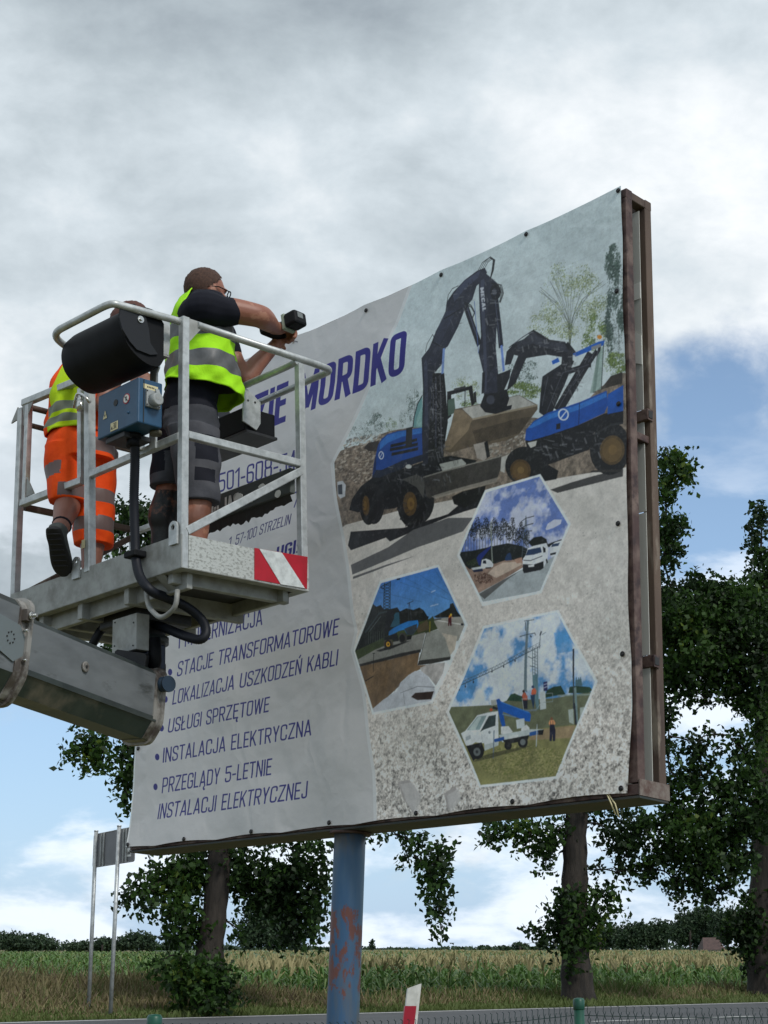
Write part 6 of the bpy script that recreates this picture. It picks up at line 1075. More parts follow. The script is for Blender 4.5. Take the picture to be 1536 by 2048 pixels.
# telescopic boom, world coordinates brought into the basket frame
def boom():
    e = at(282, 1410, 6.70); s = at(50, 1322, 5.95); d = (e-s)/np.linalg.norm(e-s); s = s-d*.17; up = np.array([0, 0, 1.]); t = np.cross(d, up); t /= np.linalg.norm(t); up = np.cross(t, d)
    inv = CAGE.R.T
    def W(p): return inv@(p-CAGE.o)
    def prof(k=1., g=0.): return [(.10*k+g, .118*k+g), (.078*k+g, .142*k+g), (-.078*k-g, .142*k+g), (-.10*k-g, .118*k+g), (-.10*k-g, -.085*k-g*.3), (-.055*k-g*.6, -.162*k-g), (.055*k+g*.6, -.162*k-g), (.10*k+g, -.085*k-g*.3)]
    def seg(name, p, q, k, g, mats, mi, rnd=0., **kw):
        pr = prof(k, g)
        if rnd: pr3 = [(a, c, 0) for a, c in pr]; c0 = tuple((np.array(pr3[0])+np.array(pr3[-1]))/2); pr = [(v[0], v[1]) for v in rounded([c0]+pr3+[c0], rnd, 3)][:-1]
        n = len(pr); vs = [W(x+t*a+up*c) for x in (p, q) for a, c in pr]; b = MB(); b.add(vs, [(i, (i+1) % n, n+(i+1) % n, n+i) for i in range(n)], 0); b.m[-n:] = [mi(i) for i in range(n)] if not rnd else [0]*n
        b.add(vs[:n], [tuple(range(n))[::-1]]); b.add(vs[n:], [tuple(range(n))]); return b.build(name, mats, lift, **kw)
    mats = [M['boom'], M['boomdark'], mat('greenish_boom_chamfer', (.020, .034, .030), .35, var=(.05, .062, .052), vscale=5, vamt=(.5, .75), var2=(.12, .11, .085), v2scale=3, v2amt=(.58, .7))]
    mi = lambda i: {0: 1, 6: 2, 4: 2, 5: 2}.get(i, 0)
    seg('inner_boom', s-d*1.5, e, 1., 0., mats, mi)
    # side weld strip stains: thin raised rail along the lower edge of the web
    for h0, h1, mm_ in ((-.088, -.066, M['boomdark']),): b = MB(); b.prism([W(x+t*.1005+up*h) for x, h in ((s, h0), (e-d*.03, h0), (e-d*.03, h1), (s, h1))], W(s+t*.003)-W(s)); b.build('web_stiffener', mm_, lift)
    c_ = seg('end_collar', e-d*.012, e+d*.012, 1.0, .016, [M['collar']]*3, lambda i: 0, .03); seg('end_cap', e+d*.012, e+d*.03, .98, -.002, [M['boomdark']]*3, lambda i: 0, .03)
    seg('collar_band', e-d*.055, e-d*.012, 1.0, .005, [M['collar'], M['boom'], M['collar']], lambda i: 0, .025)
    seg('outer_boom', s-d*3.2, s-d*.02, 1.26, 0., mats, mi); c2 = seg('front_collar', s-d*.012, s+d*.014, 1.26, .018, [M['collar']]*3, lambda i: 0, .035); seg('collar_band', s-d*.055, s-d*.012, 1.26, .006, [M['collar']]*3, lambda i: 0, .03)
    # bolts, bosses, hole pattern
    def onweb(px_, py_, k): # point on side web plane
        dd = ray(px_, py_); o = np.array([0, 0, EYE]); pl_ = s+t*(.10*k); kk_ = ((pl_-o)@t)/(dd@t); return o+dd*kk_
    p_ = onweb(169, 1334, 1.); b = MB(); b.tube([W(p_+t*.0), W(p_+t*.008), W(p_+t*.010)], [.022, .022, .019], 22); bs_ = b.build('pivot_boss', M['collar'], lift); b = MB(); b.tube([W(p_+t*.010), W(p_+t*.012)], .007, 10); b.build('boss_hole', M['ink'], bs_)
    p_ = onweb(18, 1275, 1.26); b = MB(); b.prism([W(p_+d*x+up*y+t*.001) for x, y in ((-.2, .085), (.05, .06), (.085, .02), (.085, -.05), (.03, -.085), (-.2, -.02))], W(p_+t*.006)-W(p_)); plt = b.build('wear_plate', mat('grey_wear_plate', (.17, .20, .21), .45, .2), lift)
    for i in range(8):
        a = i*math.pi/4; q_ = p_+d*.022*math.cos(a)*1.0+up*.022*math.sin(a)+t*.008; b = MB(); b.tube([W(q_), W(q_+t*.002)], .0035, 8); b.build('pin_hole', M['ink'], plt)
    for (x, y) in ((43, 1262), (40, 1321)): q_ = onweb(x, y, 1.26); b = MB(); b.tube([W(q_+t*.012), W(q_+t*.03)], .0045 if y > 1300 else .0065, 8); b.build('bolt', M['steel'], lift)
    q_ = onweb(48, 1233, 1.26); b = MB(); b.box((-.5, -.5, -.5), (.5, .5, .5)); b = MB(); b.prism([W(q_+d*x+up*y) for x, y in ((-.022, -.022), (.012, -.022), (.012, .022), (-.022, .022))], W(q_+t*.03)-W(q_)); ad = b.build('guide_block', M['collar'], lift); b = MB(); b.tube([W(q_+t*.03), W(q_+t*.042)], .017, 6); b.tube([W(q_+t*.042), W(q_+t*.06)], .007, 10); b.build('nut', M['steel'], ad)
    # tilt head joins boom and basket
    h = W(e-d*.12+up*.14); b = MB(); b.bar(h, (.25, .64, -.30), .14, .14, (1, 0, 0), 0, .01); b.build('boom_head', M['blackmetal'], lift)
boom()
# ================================================================== PEOPLE
def catm(pts, vals, sub): 
    P_ = [np.r_[np.array(p, float), v] for p, v in zip(pts, vals)]; return smooth_path(P_, sub)
def limb(mb, pts, rad, sub=5, n=16, m=0):
    q = catm(pts, rad, sub); P_ = [v[:3] for v in q]; R_ = [v[3] for v in q]; d0 = P_[0]-P_[1]; d0 /= np.linalg.norm(d0); d1 = P_[-1]-P_[-2]; d1 /= np.linalg.norm(d1)
    P_ = [P_[0]+d0*R_[0]*.9, P_[0]+d0*R_[0]*.6]+P_+[P_[-1]+d1*R_[-1]*.6, P_[-1]+d1*R_[-1]*.9]; R_ = [R_[0]*.3, R_[0]*.78]+R_+[R_[-1]*.78, R_[-1]*.3]; mb.tube(P_, R_, n, m)
def loft(mb, rings, n=32, m=0, caps=True, sub=4):
    """rings: (centre, vecA, vecB)"""
    q = smooth_path([np.r_[c, a, b] for c, a, b in rings], sub); vs = []; t = np.linspace(0, 2*np.pi, n, endpoint=False)
    for v in q: vs += list(v[:3]+np.cos(t)[:, None]*v[3:6]+np.sin(t)[:, None]*v[6:9])
    k = len(q); mb.add(vs, [(i*n+j, i*n+(j+1) % n, (i+1)*n+(j+1) % n, (i+1)*n+j) for i in range(k-1) for j in range(n)], m, True)
    if caps: b = len(mb.v)-k*n; mb.f += [tuple(b+j for j in range(n))[::-1], tuple(b+(k-1)*n+j for j in range(n))]; mb.m += [m, m]; mb.sm += [True, True]
    return k, n
def fuse(mb, name, mats, parent, voxel=.006, smooth=4, wr=0., wscale=20., paintf=None, **tags):
    me = bpy.data.meshes.new('tmp'); me.from_pydata(mb.v, [], mb.f); me.update(); o = bpy.data.objects.new('tmp', me); C.objects.link(o)
    bm = bmesh.new(); bm.from_mesh(me); bmesh.ops.recalc_face_normals(bm, faces=bm.faces); bm.to_mesh(me); bm.free()
    md = o.modifiers.new('r', 'REMESH'); md.mode = 'VOXEL'; md.voxel_size = voxel; ms = o.modifiers.new('s', 'SMOOTH'); ms.factor = .5; ms.iterations = smooth
    dg = bpy.context.evaluated_depsgraph_get(); out = bpy.data.meshes.new_from_object(o.evaluated_get(dg)); bpy.data.objects.remove(o); bpy.data.meshes.remove(me); out.name = name
    nv = len(out.vertices); co = np.empty(nv*3, np.float32); out.vertices.foreach_get('co', co); co = co.reshape(-1, 3)
    if wr:
        no = np.empty(nv*3, np.float32); out.vertices.foreach_get('normal', no); no = no.reshape(-1, 3); s = wscale
        w = np.sin(co[:, 2]*s*1.9+np.sin(co[:, 0]*s*.8+co[:, 1]*s)*1.6)*.6+np.sin(co[:, 2]*s*.9-co[:, 0]*s*1.7+co[:, 1]*s*1.1+1.3*np.sin(co[:, 2]*s*.5))*.5; co = co+no*(w*wr)[:, None]; out.vertices.foreach_set('co', co.astype(np.float32).ravel())
    out.materials.clear()
    for x in mats: out.materials.append(x)
    nf = len(out.polygons); ce = np.empty(nf*3, np.float32); out.polygons.foreach_get('center', ce); out.polygons.foreach_set('use_smooth', np.ones(nf, bool))
    if paintf is not None: out.polygons.foreach_set('material_index', paintf(ce.reshape(-1, 3)).astype(np.int32))
    else: out.polygons.foreach_set('material_index', np.zeros(nf, np.int32))
    out.update(); o = bpy.data.objects.new(name, out); C.objects.link(o)
    if parent: o.parent = parent; o.matrix_parent_inverse = Matrix.Translation(-parent.location)
    return tag(o, **tags)
skin1 = mat('sunburnt_skin', srgb(150, 100, 80), .5, var=srgb(136, 84, 66), vscale=7, bump=.15, bscale=90, var2=srgb(164, 116, 94), v2scale=14)
skin2 = mat('tanned_skin', srgb(142, 96, 80), .5, var=srgb(126, 82, 68), vscale=9, bump=.15, bscale=90)
tatt = mat('tattooed_skin', srgb(44, 46, 46), .5, var=srgb(120, 78, 60), vscale=11, vamt=(.50, .58), var2=srgb(24, 26, 28), v2scale=16, v2amt=(.45, .55))
lime = mat('fluorescent_lime_cloth', (.42, .88, .02), .75, var=(.36, .78, .015), vscale=9, bump=.55, bscale=13, bdist=.012, spec=.2)
yel = mat('fluorescent_yellow_cloth', (.50, .72, .015), .75, var=(.42, .62, .012), vscale=9, bump=.55, bscale=13, bdist=.012, spec=.2)
org = mat('fluorescent_orange_cloth', (.95, .095, .008), .75, var=(.80, .065, .006), vscale=8, bump=.55, bscale=14, bdist=.012, spec=.2)
refl = mat('grey_reflective_tape', (.115, .12, .125), .5, var=(.09, .094, .098), vscale=30, bump=.15, bscale=120)
refl2 = mat('mauve_reflective_tape', (.15, .10, .095), .5, bump=.15, bscale=120); refl3 = mat('olive_reflective_tape', (.16, .18, .13), .5, bump=.15, bscale=120)
blk = mat('black_cotton', (.010, .011, .018), .85, bump=.3, bscale=28, bdist=.004, spec=.2)
gry = mat('grey_workwear_cloth', (.082, .084, .096), .85, var=(.055, .057, .068), vscale=8, bump=.5, bscale=24, bdist=.006, spec=.2); drk = mat('black_reinforced_cloth', (.012, .013, .020), .85, bump=.4, bscale=30, bdist=.004, spec=.2)
hair1 = mat('short_brown_hair', srgb(58, 38, 30), .85, var=srgb(78, 54, 42), vscale=90, bump=.5, bscale=220, bdist=.004); shoe_m = mat('grey_suede_shoe', (.045, .05, .048), .8, var=(.075, .08, .075), vscale=20, bump=.3, bscale=70); sole_m = mat('black_rubber_sole', (.010, .010, .011), .7, bump=.5, bscale=80)
def nrm(v): v = np.array(v, float); return v/np.linalg.norm(v)
def head(mb, c, f, up, s=1.):
    """skull, jaw, nose, ears and neck stub; c is the centre of the skull, f the facing direction"""
    f = nrm(f); up = nrm(np.array(up)-f*np.dot(up, f)); l = np.cross(up, f); A_ = [f, l, up]
    mb.ell(c+up*.012*s-f*.012*s, (.098*s, .077*s, .098*s), A_); mb.ell(c+f*.040*s-up*.045*s, (.058*s, .060*s, .070*s), A_); mb.ell(c+f*.058*s-up*.085*s, (.032*s, .036*s, .026*s), A_)
    mb.ell(c+f*.096*s-up*.028*s, (.018*s, .011*s, .022*s), A_); mb.ell(c+f*.106*s-up*.038*s, (.012*s, .012*s, .009*s), A_); mb.ell(c+f*.082*s+up*.018*s, (.014*s, .050*s, .010*s), A_); mb.ell(c+f*.090*s-up*.066*s, (.012*s, .022*s, .006*s), A_); mb.ell(c+f*.088*s-up*.075*s, (.012*s, .019*s, .007*s), A_)
    for q in (-1, 1): mb.ell(c+l*q*.076*s-f*.002*s-up*.012*s, (.020*s, .008*s, .032*s), A_); mb.ell(c+l*q*.045*s+f*.062*s-up*.03*s, (.022*s, .022*s, .018*s), A_)
    return f, l, up
def hair(c, f, up, m, parent, s=1., name='hair'):
    f = nrm(f); up = nrm(np.array(up)-f*np.dot(up, f)); l = np.cross(up, f); b = MB(); rr = np.random.default_rng(3); nu, nv = 48, 26; vs = []; keep = []
    for i in range(nv+1):
        th = math.pi*.70*i/nv
        for j in range(nu):
            ph = 2*math.pi*j/nu; x = math.sin(th)*math.cos(ph); y = math.sin(th)*math.sin(ph); z = math.cos(th); k = 1+.012*rr.normal(); vs.append(c+up*.014*s-f*.014*s+f*x*.104*s*k+l*y*.083*s*k+up*z*.105*s*k)
    def ok(i, j):
        th = math.pi*.70*(i+.5)/nv; ph = 2*math.pi*(j+.5)/nu; front = math.cos(ph); return th < 1.05+.95*(1-max(front, -1)*.0)-max(front+.25, 0)*1.0
    fs = [(i*nu+j, (i+1)*nu+j, (i+1)*nu+(j+1) % nu, i*nu+(j+1) % nu) for i in range(nv) for j in range(nu) if ok(i, j)]; b.add(vs, fs, 0, True); o = b.build(name, m, parent); o.matrix_parent_inverse = Matrix.Translation(-parent.location); return o
def hand(mb, wrist, d, n, side, curl=(60, 75, 50), s=1., spread=.0):
    """palm with four bent fingers and a side thumb. d: wrist to knuckles, n: palm side, side: towards the thumb"""
    d = nrm(d); n = nrm(np.array(n)-d*np.dot(n, d)); sd = nrm(np.cross(n, d)); sd = sd if np.dot(sd, side) > 0 else -sd; wrist = np.array(wrist, float)
    limb(mb, [wrist-d*.02, wrist+d*.02*s, wrist+d*.05*s, wrist+d*.078*s], [.026*s, .029*s, .027*s, .018*s], 4); 
    for o in (-.026, -.009, .009, .026): limb(mb, [wrist+d*.03*s+sd*o*.8*s, wrist+d*.086*s+sd*o*s], [.014*s, .0115*s], 3, 10)
    for o, L in ((.027, .040), (.009, .045), (-.009, .042), (-.026, .034)):
        p = wrist+d*.088*s+sd*o*s; a = 0; pts = [p]; 
        for k, c_ in zip((1., .72, .55), curl): a += math.radians(c_); p = p+(d*math.cos(a)+n*math.sin(a))*L*k*s; pts.append(p)
        limb(mb, pts, [.0105*s, .0098*s, .0090*s, .0078*s], 3, 10)
    p = wrist+d*.025*s+sd*.022*s+n*.006; pts = [p, p+(d*.6+sd*.7+n*.3)*.034*s, p+(d*.95+sd*.62+n*.75)*.052*s, p+(d*1.15+sd*.25+n*1.25)*.064*s]; limb(mb, pts, [.015*s, .0125*s, .0108*s, .009*s], 3, 10)
def shoe(pos, f, up, parent, s=1.):
    f = nrm(f); up = nrm(np.array(up)-f*np.dot(up, f)); l = np.cross(up, f); pos = np.array(pos)
    b = MB(); R_ = []
    for x, w, h, z in ((-.095, .022, .018, .045), (-.085, .036, .034, .050), (-.05, .042, .046, .055), (.0, .041, .044, .050), (.06, .047, .034, .040), (.11, .049, .027, .034), (.15, .038, .021, .028), (.168, .018, .012, .022)): R_.append((pos+f*x*s+up*z*s, l*w*s, up*h*s))
    loft(b, R_, 24); limb(b, [pos-f*.045*s+up*.06*s, pos-f*.04*s+up*.105*s], [.044*s, .043*s], 4); o = fuse(b, 'shoe', [shoe_m], parent, .006, 3)
    b = MB(); R_ = [(pos+f*x*s+up*.012*s, l*w*s, up*.014*s) for x, w in ((-.10, .018), (-.092, .036), (-.05, .044), (0, .043), (.06, .050), (.11, .052), (.15, .042), (.172, .02))]; loft(b, R_, 20); so = b.build('sole', sole_m, o); b = MB()
    for k in range(7): b.bar(pos+f*(-.07+.03*k)*s-l*.035*s-up*.003, pos+f*(-.07+.03*k)*s+l*.035*s-up*.003, .008, .006, up)
    o2 = b.build('sole_tread', sole_m, o); ct = MB(); ct.tube([pos-f*.045*s+up*.128*s+(f*math.cos(a)+l*math.sin(a))*.042*s for a in np.linspace(0, 2*math.pi, 17)], .009*s, 8, caps=False); o3 = ct.build('collar', blk, o)
    for k in range(4): ct = MB(); ct.tube([pos+f*(.02+.022*k)*s+up*(.098-.012*k)*s+l*y*.022*s-up*abs(y)*.006*s for y in (-1, 0, 1)], .003*s, 6); 
    ct.build('lace', blk, o)
    return o
UP = np.array([0, 0, 1.])
# ---- person with the lime vest and the drill
def person_one():
    f = nrm((.90, .42, 0)); rt = nrm((.42, -.90, 0)); Y = 6.86; A_ = lambda x, y, Y_=Y: at(x, y, Y_)
    foot = A_(352, 1180); root = thing('person', 'person in lime yellow vest over black shirt and grey shorts, reaching out with a drill', 'person', 'two workers in the lift basket', loc=tuple(np.array([foot[0], Y, 3.15])))
    b = MB()
    sh_r = A_(408, 618, 6.66); sh_l = A_(428, 645, 7.02); el_r = A_(521, 632, 6.74); wr_r = A_(551, 657, 7.0); el_l = A_(487, 757, 7.03); wr_l = A_(552, 689, 7.12)
    # torso, neck, head
    loft(b, [(A_(378, 812), f*.08, rt*.10), (A_(380, 770), f*.09, rt*.12), (A_(388, 710), f*.12, rt*.155), (A_(400, 655), f*.125, rt*.17), (A_(405, 615), f*.10, rt*.17), (A_(408, 598), f*.07, rt*.10)], 28)
    hc = A_(414, 584, 6.86); hf = nrm((.86, .46, -.05)); limb(b, [A_(400, 640), A_(406, 615), hc-UP*.05-hf*.02], [.075, .06, .056]); head(b, hc, hf, UP, 1.0)
    limb(b, [sh_r, (sh_r*.5+el_r*.5)+UP*.008, el_r-nrm(el_r-sh_r)*.02, el_r+nrm(wr_r-el_r)*.05, wr_r*.6+el_r*.4, wr_r], [.066, .062, .056, .054, .043, .030], 5); limb(b, [sh_l, (sh_l+el_l)/2, el_l, el_l*.6+wr_l*.4+UP*.004, wr_l], [.060, .054, .049, .045, .030], 5)
    hand(b, wr_r, nrm(A_(568, 656, 7.06)-wr_r), (.2, .3, -.9), (.1, 1, .2), (45, 70, 60), 1.12); hand(b, wr_l+UP*.004, nrm(A_(578, 668, 7.18)-wr_l), (-.3, .5, .7), (-.6, -.2, .6), (55, 75, 60), 1.08)
    # pelvis and legs
    hip_l, hip_r = A_(362, 850, 6.96), A_(388, 855, 6.76); kn_l, kn_r = A_(336, 985, 6.90), A_(398, 1000, 6.72); an_l, an_r = A_(318, 1130, 6.92), A_(386, 1150, 6.70); an_l[2] = an_r[2] = 3.27
    limb(b, [A_(378, 815), A_(376, 845)], [.08, .08]); 
    for h_, k_, a_ in ((hip_l, kn_l, an_l), (hip_r, kn_r, an_r)): limb(b, [h_, (h_+k_)/2, k_, k_*.70+a_*.30-f*.012, (k_+a_)/2, a_, a_-UP*.03], [.055, .06, .060, .070, .058, .042, .04], 5)
    p1 = kn_l*.5+an_l*.5
    def pf(c): dd = np.linalg.norm((c-kn_l)-np.outer((c-kn_l)@nrm(an_l-kn_l), nrm(an_l-kn_l)), axis=1); t = (c-kn_l)@nrm(an_l-kn_l); return ((dd < .09) & (t > .0) & (t < .40)).astype(int)
    fuse(b, 'body', [skin1, tatt], root, .0062, 3, paintf=pf)
    hair(hc, hf, UP, hair1, root)
    # glasses and ear plug
    l = np.cross(UP, hf); g = MB()
    for q in (-1, 1): e = hc+hf*.100-UP*.004+l*q*.034; g.tube([e+(l*math.cos(a)*.024+UP*math.sin(a)*.016) for a in np.linspace(0, 2*math.pi, 15)], .0028, 6, caps=False); g.tube([hc+hf*.096+l*q*.058+UP*.002, hc+hf*.03+l*q*.080+UP*.004, hc-hf*.010+l*q*.082-UP*.004], .003, 6)
    g.tube([hc+hf*.104+l*.011, hc+hf*.104-l*.011], .0025, 6); o = g.build('glasses', M['black'], root); o.matrix_parent_inverse = Matrix.Translation(-root.location)
    # shirt with short sleeves
    s = MB(); loft(s, [(A_(376, 832), f*.132, rt*.160), (A_(378, 808), f*.130, rt*.158), (A_(388, 760), f*.118, rt*.158), (A_(396, 700), f*.116, rt*.168), (A_(402, 650), f*.118, rt*.178), (A_(404, 612), f*.108, rt*.178), (A_(404, 596), f*.075, rt*.11)], 28)
    sl = sh_r+(el_r-sh_r)*.50; limb(s, [A_(392, 628, 6.70), sh_r+UP*.004, sh_r+(el_r-sh_r)*.25, sl], [.088, .088, .078, .068], 5); sl2 = sh_l+(el_l-sh_l)*.5; limb(s, [A_(410, 640, 6.98), sh_l, sl2], [.085, .078, .066], 5); limb(s, [A_(400, 604, 6.80), sh_r+UP*.03], [.06, .055], 4)
    fuse(s, 'shirt', [blk], root, .0065, 3, .0035, 26)
    # shorts
    s = MB(); limb(s, [A_(378, 822), A_(377, 850)], [.136, .150]); loft(s, [(A_(379, 800), f*.118, rt*.145), (A_(378, 835), f*.135, rt*.165), (A_(376, 870), f*.138, rt*.17)], 24)
    for h_, k_, hem in ((hip_l, kn_l, .93), (hip_r, kn_r, 1.04)): e = h_+(k_-h_)*hem; loft(s, [(h_, f*.12, rt*.10), (h_*.6+e*.4, f*.115, rt*.102), (h_*.25+e*.75, f*.100, rt*.098), (e, f*.096, rt*.094)], 24)
    kz = float(kn_r[2])
    def pf2(c):
        d_ = (c-root_c)@f; side_ = (c-root_c)@rt; z = c[:, 2]; m = np.zeros(len(c), int); m[(z > A_(378, 830)[2])] = 1
        m[(side_ > .10) & (z > kz+.17) & (z < kz+.27) & (d_ > -.02) & (d_ < .10)] = 1; m[(side_ > .09) & (z > kz+.07) & (z < kz+.13) & (d_ > -.02) & (d_ < .08)] = 1; m[(side_ < .02) & (d_ < -.09) & (z > kz+.17)] = 1; m[(z < kz+.30) & (z > kz+.275)] = 1; return m
    root_c = (hip_r+kn_r)/2*.5+(hip_l+kn_l)/2*.5
    fuse(s, 'shorts', [gry, drk], root, .0065, 2, .0045, 24, pf2)
    # hi-vis vest: open loft, tape bands are rings of their own colour
    v = MB(); R_ = []
    for (x, y, a_, w) in ((405, 790, .186, .205), (406, 772, .180, .205), (407, 745, .176, .20), (404, 715, .160, .198), (403, 685, .150, .196), (400, 655, .142, .196), (398, 630, .132, .196), (400, 606, .108, .165), (402, 592, .085, .13)): R_.append((A_(x, y), f*a_, rt*w))
    k, n = loft(v, R_, 72, caps=False, sub=6); base = len(v.f)-(k-1)*n
    rng_ = random.Random(2); vs = v.v; tz = [0]*(k)
    for i in range(k):
        for j in range(n):
            idx = i*n+j; p = np.array(vs[idx]); c0 = p; ph = 2*math.pi*j/n; t = i/(k-1); dr = (.008*math.sin(3*ph+t*9)+.006*math.sin(7*ph-t*16)+.004*math.sin(11*ph+t*31))*(1-.5*t); dz = (-.03*math.cos(ph)*(1-t)**2+.010*math.sin(2*ph+1)+.006*math.sin(5*ph))*(1-t)
            cen = np.mean([vs[i*n], vs[i*n+n//2]], axis=0); out = nrm(p-cen); vs[idx] = tuple(p+out*dr+UP*dz)
    keep = []; mm_ = []
    for i in range(k-1):
        t = i/(k-1)
        for j in range(n):
            ph = 2*math.pi*(j+.5)/n; ff = math.cos(ph); ss = math.sin(ph); z = i
            if i > 30 and ss > .10 and ff > -.80 and ff < .80: continue        # armhole, near side
            if i > 30 and ss < -.10 and ff > -.80 and ff < .80: continue
            keep.append(v.f[base+i*n+j]); mm_.append(1 if (9 <= i < 16 or 22 <= i < 29) else 0)
    v.f = keep; v.m = mm_; v.sm = [True]*len(keep); o = v.build('vest', [lime, refl], root); o.matrix_parent_inverse = Matrix.Translation(-root.location); sm_ = o.modifiers.new('thick', 'SOLIDIFY'); sm_.thickness = .004; sm_.offset = 1
    for p_ in (an_l, an_r): shoe((p_[0]+f[0]*.03, p_[1]+f[1]*.03, 3.165), f, UP, root)
    # ---- drill
    hl = nrm(A_(592, 644, 6.98)-A_(560, 662, 7.05)); c = A_(563, 657, 7.05); body_d = nrm((.62, .76, .02)); q = nrm(hl-body_d*np.dot(hl, body_d)); sd_ = np.cross(body_d, q)
    dr = thing('cordless_drill', 'black cordless drill with a boxy battery, held against the banner top edge', 'drill', loc=tuple(c)); inv = lambda p_: p_
    b = MB(); b.tube([q*-.05+body_d*-.085, q*-.05+body_d*-.07, q*-.05+body_d*.02, q*-.05+body_d*.055], [.020, .033, .033, .026], 18); b.build('motor_housing', M['black'], dr); b = MB(); b.tube([q*-.05+body_d*.055, q*-.05+body_d*.10, q*-.05+body_d*.112], [.024, .021, .010], 18); ch = b.build('chuck', M['blackmetal'], dr); b = MB(); b.tube([q*-.05+body_d*.11, q*-.05+body_d*.17], .0035, 8); b.build('drill_bit', M['steel'], ch)
    b = MB(); b.tube([q*-.03+body_d*-.02, q*.02+body_d*-.022, q*.05+body_d*-.018], [.021, .019, .021], 14); b.build('handle', M['rubber'], dr); b = MB(); b.bar(q*.045-body_d*.01, q*.062-body_d*.01, .085, .075, body_d); b.build('handle_foot', mat('pale_green_plastic', (.30, .36, .28), .5), dr)
    bx = np.array([body_d, sd_, q]); b = MB(); b.hull_box((-.050, -.036, .060), (.040, .036, .135), .012); b.v = [tuple(bx.T@np.array(p_)) for p_ in b.v]; bt = b.build('battery', M['black'], dr)
    b = MB(); b.box((-.028, -.024, .135), (.010, .004, .1362)); b.v = [tuple(bx.T@np.array(p_)) for p_ in b.v]; b.build('battery_label', mat('grey_label', (.16, .18, .18), .5), bt); b = MB(); b.box((-.024, -.0355, .085), (.0, -.0372, .118)); b.v = [tuple(bx.T@np.array(p_)) for p_ in b.v]; b.build('battery_label', M['stickerw'], bt)
person_one()
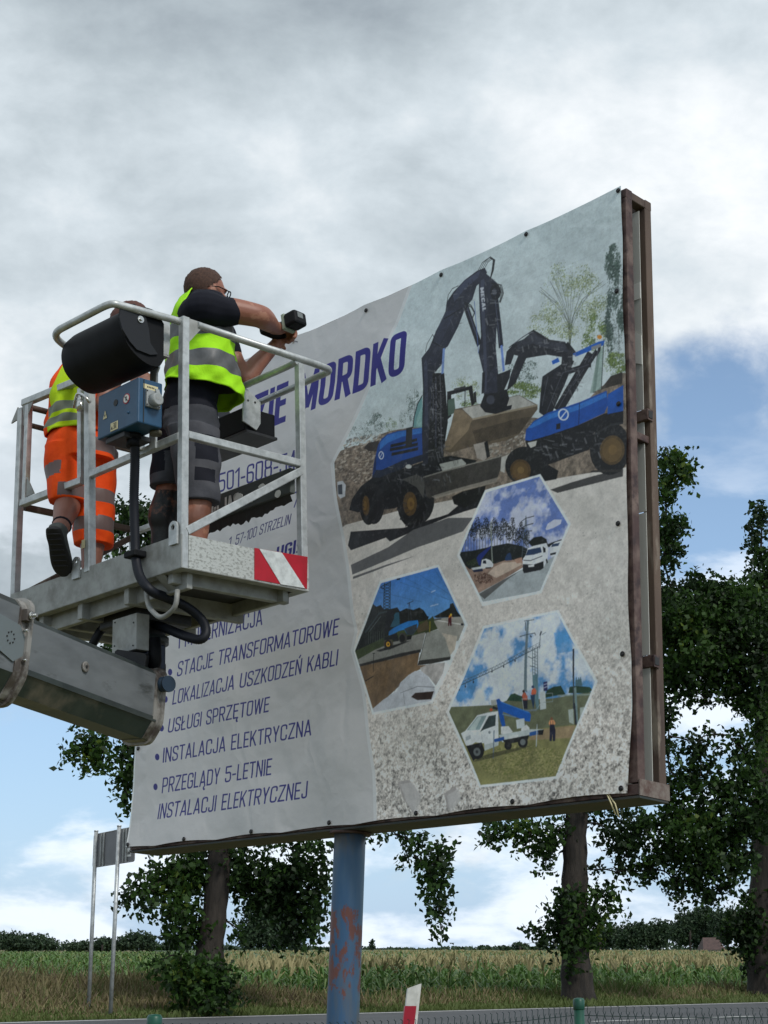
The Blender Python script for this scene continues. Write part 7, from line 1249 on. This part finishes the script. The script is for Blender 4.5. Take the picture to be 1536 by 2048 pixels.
# ---- person in orange and yellow, one foot on the toe board
def person_two():
    f = nrm((.34, .94, 0)); rt = nrm((.94, -.34, 0)); Y = 7.05; A_ = lambda x, y, Y_=Y: at(x, y, Y_)
    root = thing('person', 'person in orange shorts and yellow-orange vest, left heel hanging over the basket edge', 'person', 'two workers in the lift basket', loc=tuple(A_(150, 1200)))
    b = MB(); hip_l, hip_r = A_(132, 895, 7.03), A_(192, 900, 7.09); kn_l = A_(138, 1000, 7.02); kn_r = A_(188, 1040, 7.09); an_r = A_(180, 1170, 7.05); an_r[2] = 3.27
    f2 = nrm((.10, .70, -.70)); u2 = nrm(UP-f2*f2[2]); toe = K(126, 1158, 0, -.035); toe = CAGE.w(toe); sp2 = toe-f2*.165+u2*.012; an_l = sp2-f2*.042+u2*.115
    loft(b, [(A_(160, 880), rt*.145, f*.11), (A_(162, 840), rt*.14, f*.105), (A_(172, 790), rt*.155, f*.11, ), (A_(192, 735, 7.09), rt*.175, f*.11), (A_(212, 700, 7.13), rt*.16, f*.09), (A_(225, 685, 7.15), rt*.08, f*.06)], 28)
    hc = A_(262, 648, 7.10); hf = nrm((.80, -.25, -.30)); limb(b, [A_(215, 705, 7.1), A_(238, 680, 7.1), hc-hf*.02-UP*.04], [.06, .058, .055]); head(b, hc, hf, (.3, 0, 1), 1.0)
    sh_r = A_(248, 720, 7.02); sh_l = A_(165, 715, 7.18); el_r = A_(206, 812, 6.93); wr_r = A_(262, 782, 6.80)
    limb(b, [sh_r, A_(222, 766, 6.98), el_r, el_r*.5+wr_r*.5, wr_r], [.055, .048, .042, .036, .027], 5); hand(b, wr_r, (.5, -.1, .5), (0, 1, -.2), (-.3, 0, 1), (40, 60, 40), .92)
    el_l = A_(150, 790, 7.25); wr_l = A_(205, 820, 7.3); limb(b, [sh_l, el_l, wr_l], [.052, .042, .028], 5); hand(b, wr_l, (.7, .3, 0), (0, 0, -1), (0, 1, 0), (40, 60, 40), .92)
    limb(b, [A_(160, 880), A_(160, 895)], [.09, .09])
    limb(b, [hip_l, (hip_l+kn_l)/2, kn_l, kn_l*.68+an_l*.32, kn_l*.35+an_l*.65, an_l, an_l-u2*.03], [.07, .07, .058, .062, .052, .042, .042], 5); limb(b, [hip_r, (hip_r+kn_r)/2, kn_r, kn_r*.7+an_r*.3, (kn_r+an_r)/2, an_r, an_r-UP*.03], [.07, .07, .062, .066, .055, .040, .04], 5)
    fuse(b, 'body', [skin2], root, .0062, 3); hair(hc, hf, (.3, 0, 1), mat('reddish_brown_hair', srgb(84, 50, 42), .8, bump=.6, bscale=140, bdist=.004), root)
    # vest
    v = MB(); R_ = [(A_(158, 872), rt*.165, f*.135), (A_(158, 850), rt*.165, f*.132), (A_(160, 825), rt*.160, f*.130), (A_(166, 790), rt*.166, f*.132), (A_(178, 755, 7.07), rt*.176, f*.13), (A_(200, 718, 7.1), rt*.17, f*.115), (A_(218, 695, 7.13), rt*.11, f*.08)]
    k, n = loft(v, R_, 64, caps=False, sub=6); vs = v.v
    for i in range(k):
        for j in range(n): ph = 2*math.pi*j/n; t = i/(k-1); p = np.array(vs[i*n+j]); cen = np.mean([vs[i*n], vs[i*n+n//2]], axis=0); vs[i*n+j] = tuple(p+nrm(p-cen)*(.006*math.sin(5*ph+t*13)+.005*math.sin(9*ph-t*21))+UP*.008*math.sin(3*ph)*(1-t))
    v.m = []
    for i in range(k-1):
        for j in range(n):
            ph = 2*math.pi*(j+.5)/n; ed = abs(math.cos(ph)); v.m.append(2 if (3 <= i < 7 or 9 <= i < 13) and ed < .80 else 1 if ed > .60 else 0)
    o = v.build('vest', [yel, org, refl3], root); o.matrix_parent_inverse = Matrix.Translation(-root.location); q_ = o.modifiers.new('thick', 'SOLIDIFY'); q_.thickness = .004; q_.offset = 1
    # shorts with tape bands and yellow side seams
    s = MB(); loft(s, [(A_(158, 866), rt*.150, f*.125), (A_(160, 895), rt*.168, f*.14), (A_(161, 925), rt*.172, f*.145)], 28); eL = A_(138, 1006, 6.99); eR = A_(186, 1092, 7.08)
    loft(s, [(hip_l, rt*.100, f*.12), (hip_l*.55+eL*.45, rt*.100, f*.115), (eL+UP*.02, rt*.094, f*.11), (eL, rt*.094, f*.105)], 24); loft(s, [(hip_r, rt*.098, f*.12), (hip_r*.6+eR*.4, rt*.100, f*.11), (hip_r*.2+eR*.8, rt*.095, f*.10), (eR, rt*.094, f*.098)], 24)
    dl = nrm(eL-hip_l); dr_ = nrm(eR-hip_r); LR = np.linalg.norm(eR-hip_r); LL = np.linalg.norm(eL-hip_l); mid = (hip_l+hip_r)/2
    def pf(c):
        side_ = (c-mid)@rt; m = np.zeros(len(c), int); tl = (c-hip_l)@dl/LL; t2 = (c-hip_r)@dr_/LR; rl = (c-hip_l)@rt
        lf = side_ < -.0; m[lf & (tl > .40) & (tl < .62)] = 2; m[~lf & (((t2 > .46) & (t2 < .60)) | ((t2 > .74) & (t2 < .88)))] = 2; m[~lf & (t2 > -.02) & (t2 < .12) & (side_ > .1)] = 2; m[lf & (rl < -.072) & (tl > .1)] = 1; return m
    fuse(s, 'shorts', [org, yel, refl2], root, .0065, 2, .0045, 22, pf)
    shoe(sp2, f2, u2, root, .93)
    shoe((an_r[0], an_r[1]+.03, 3.165), f, UP, root)
person_two()
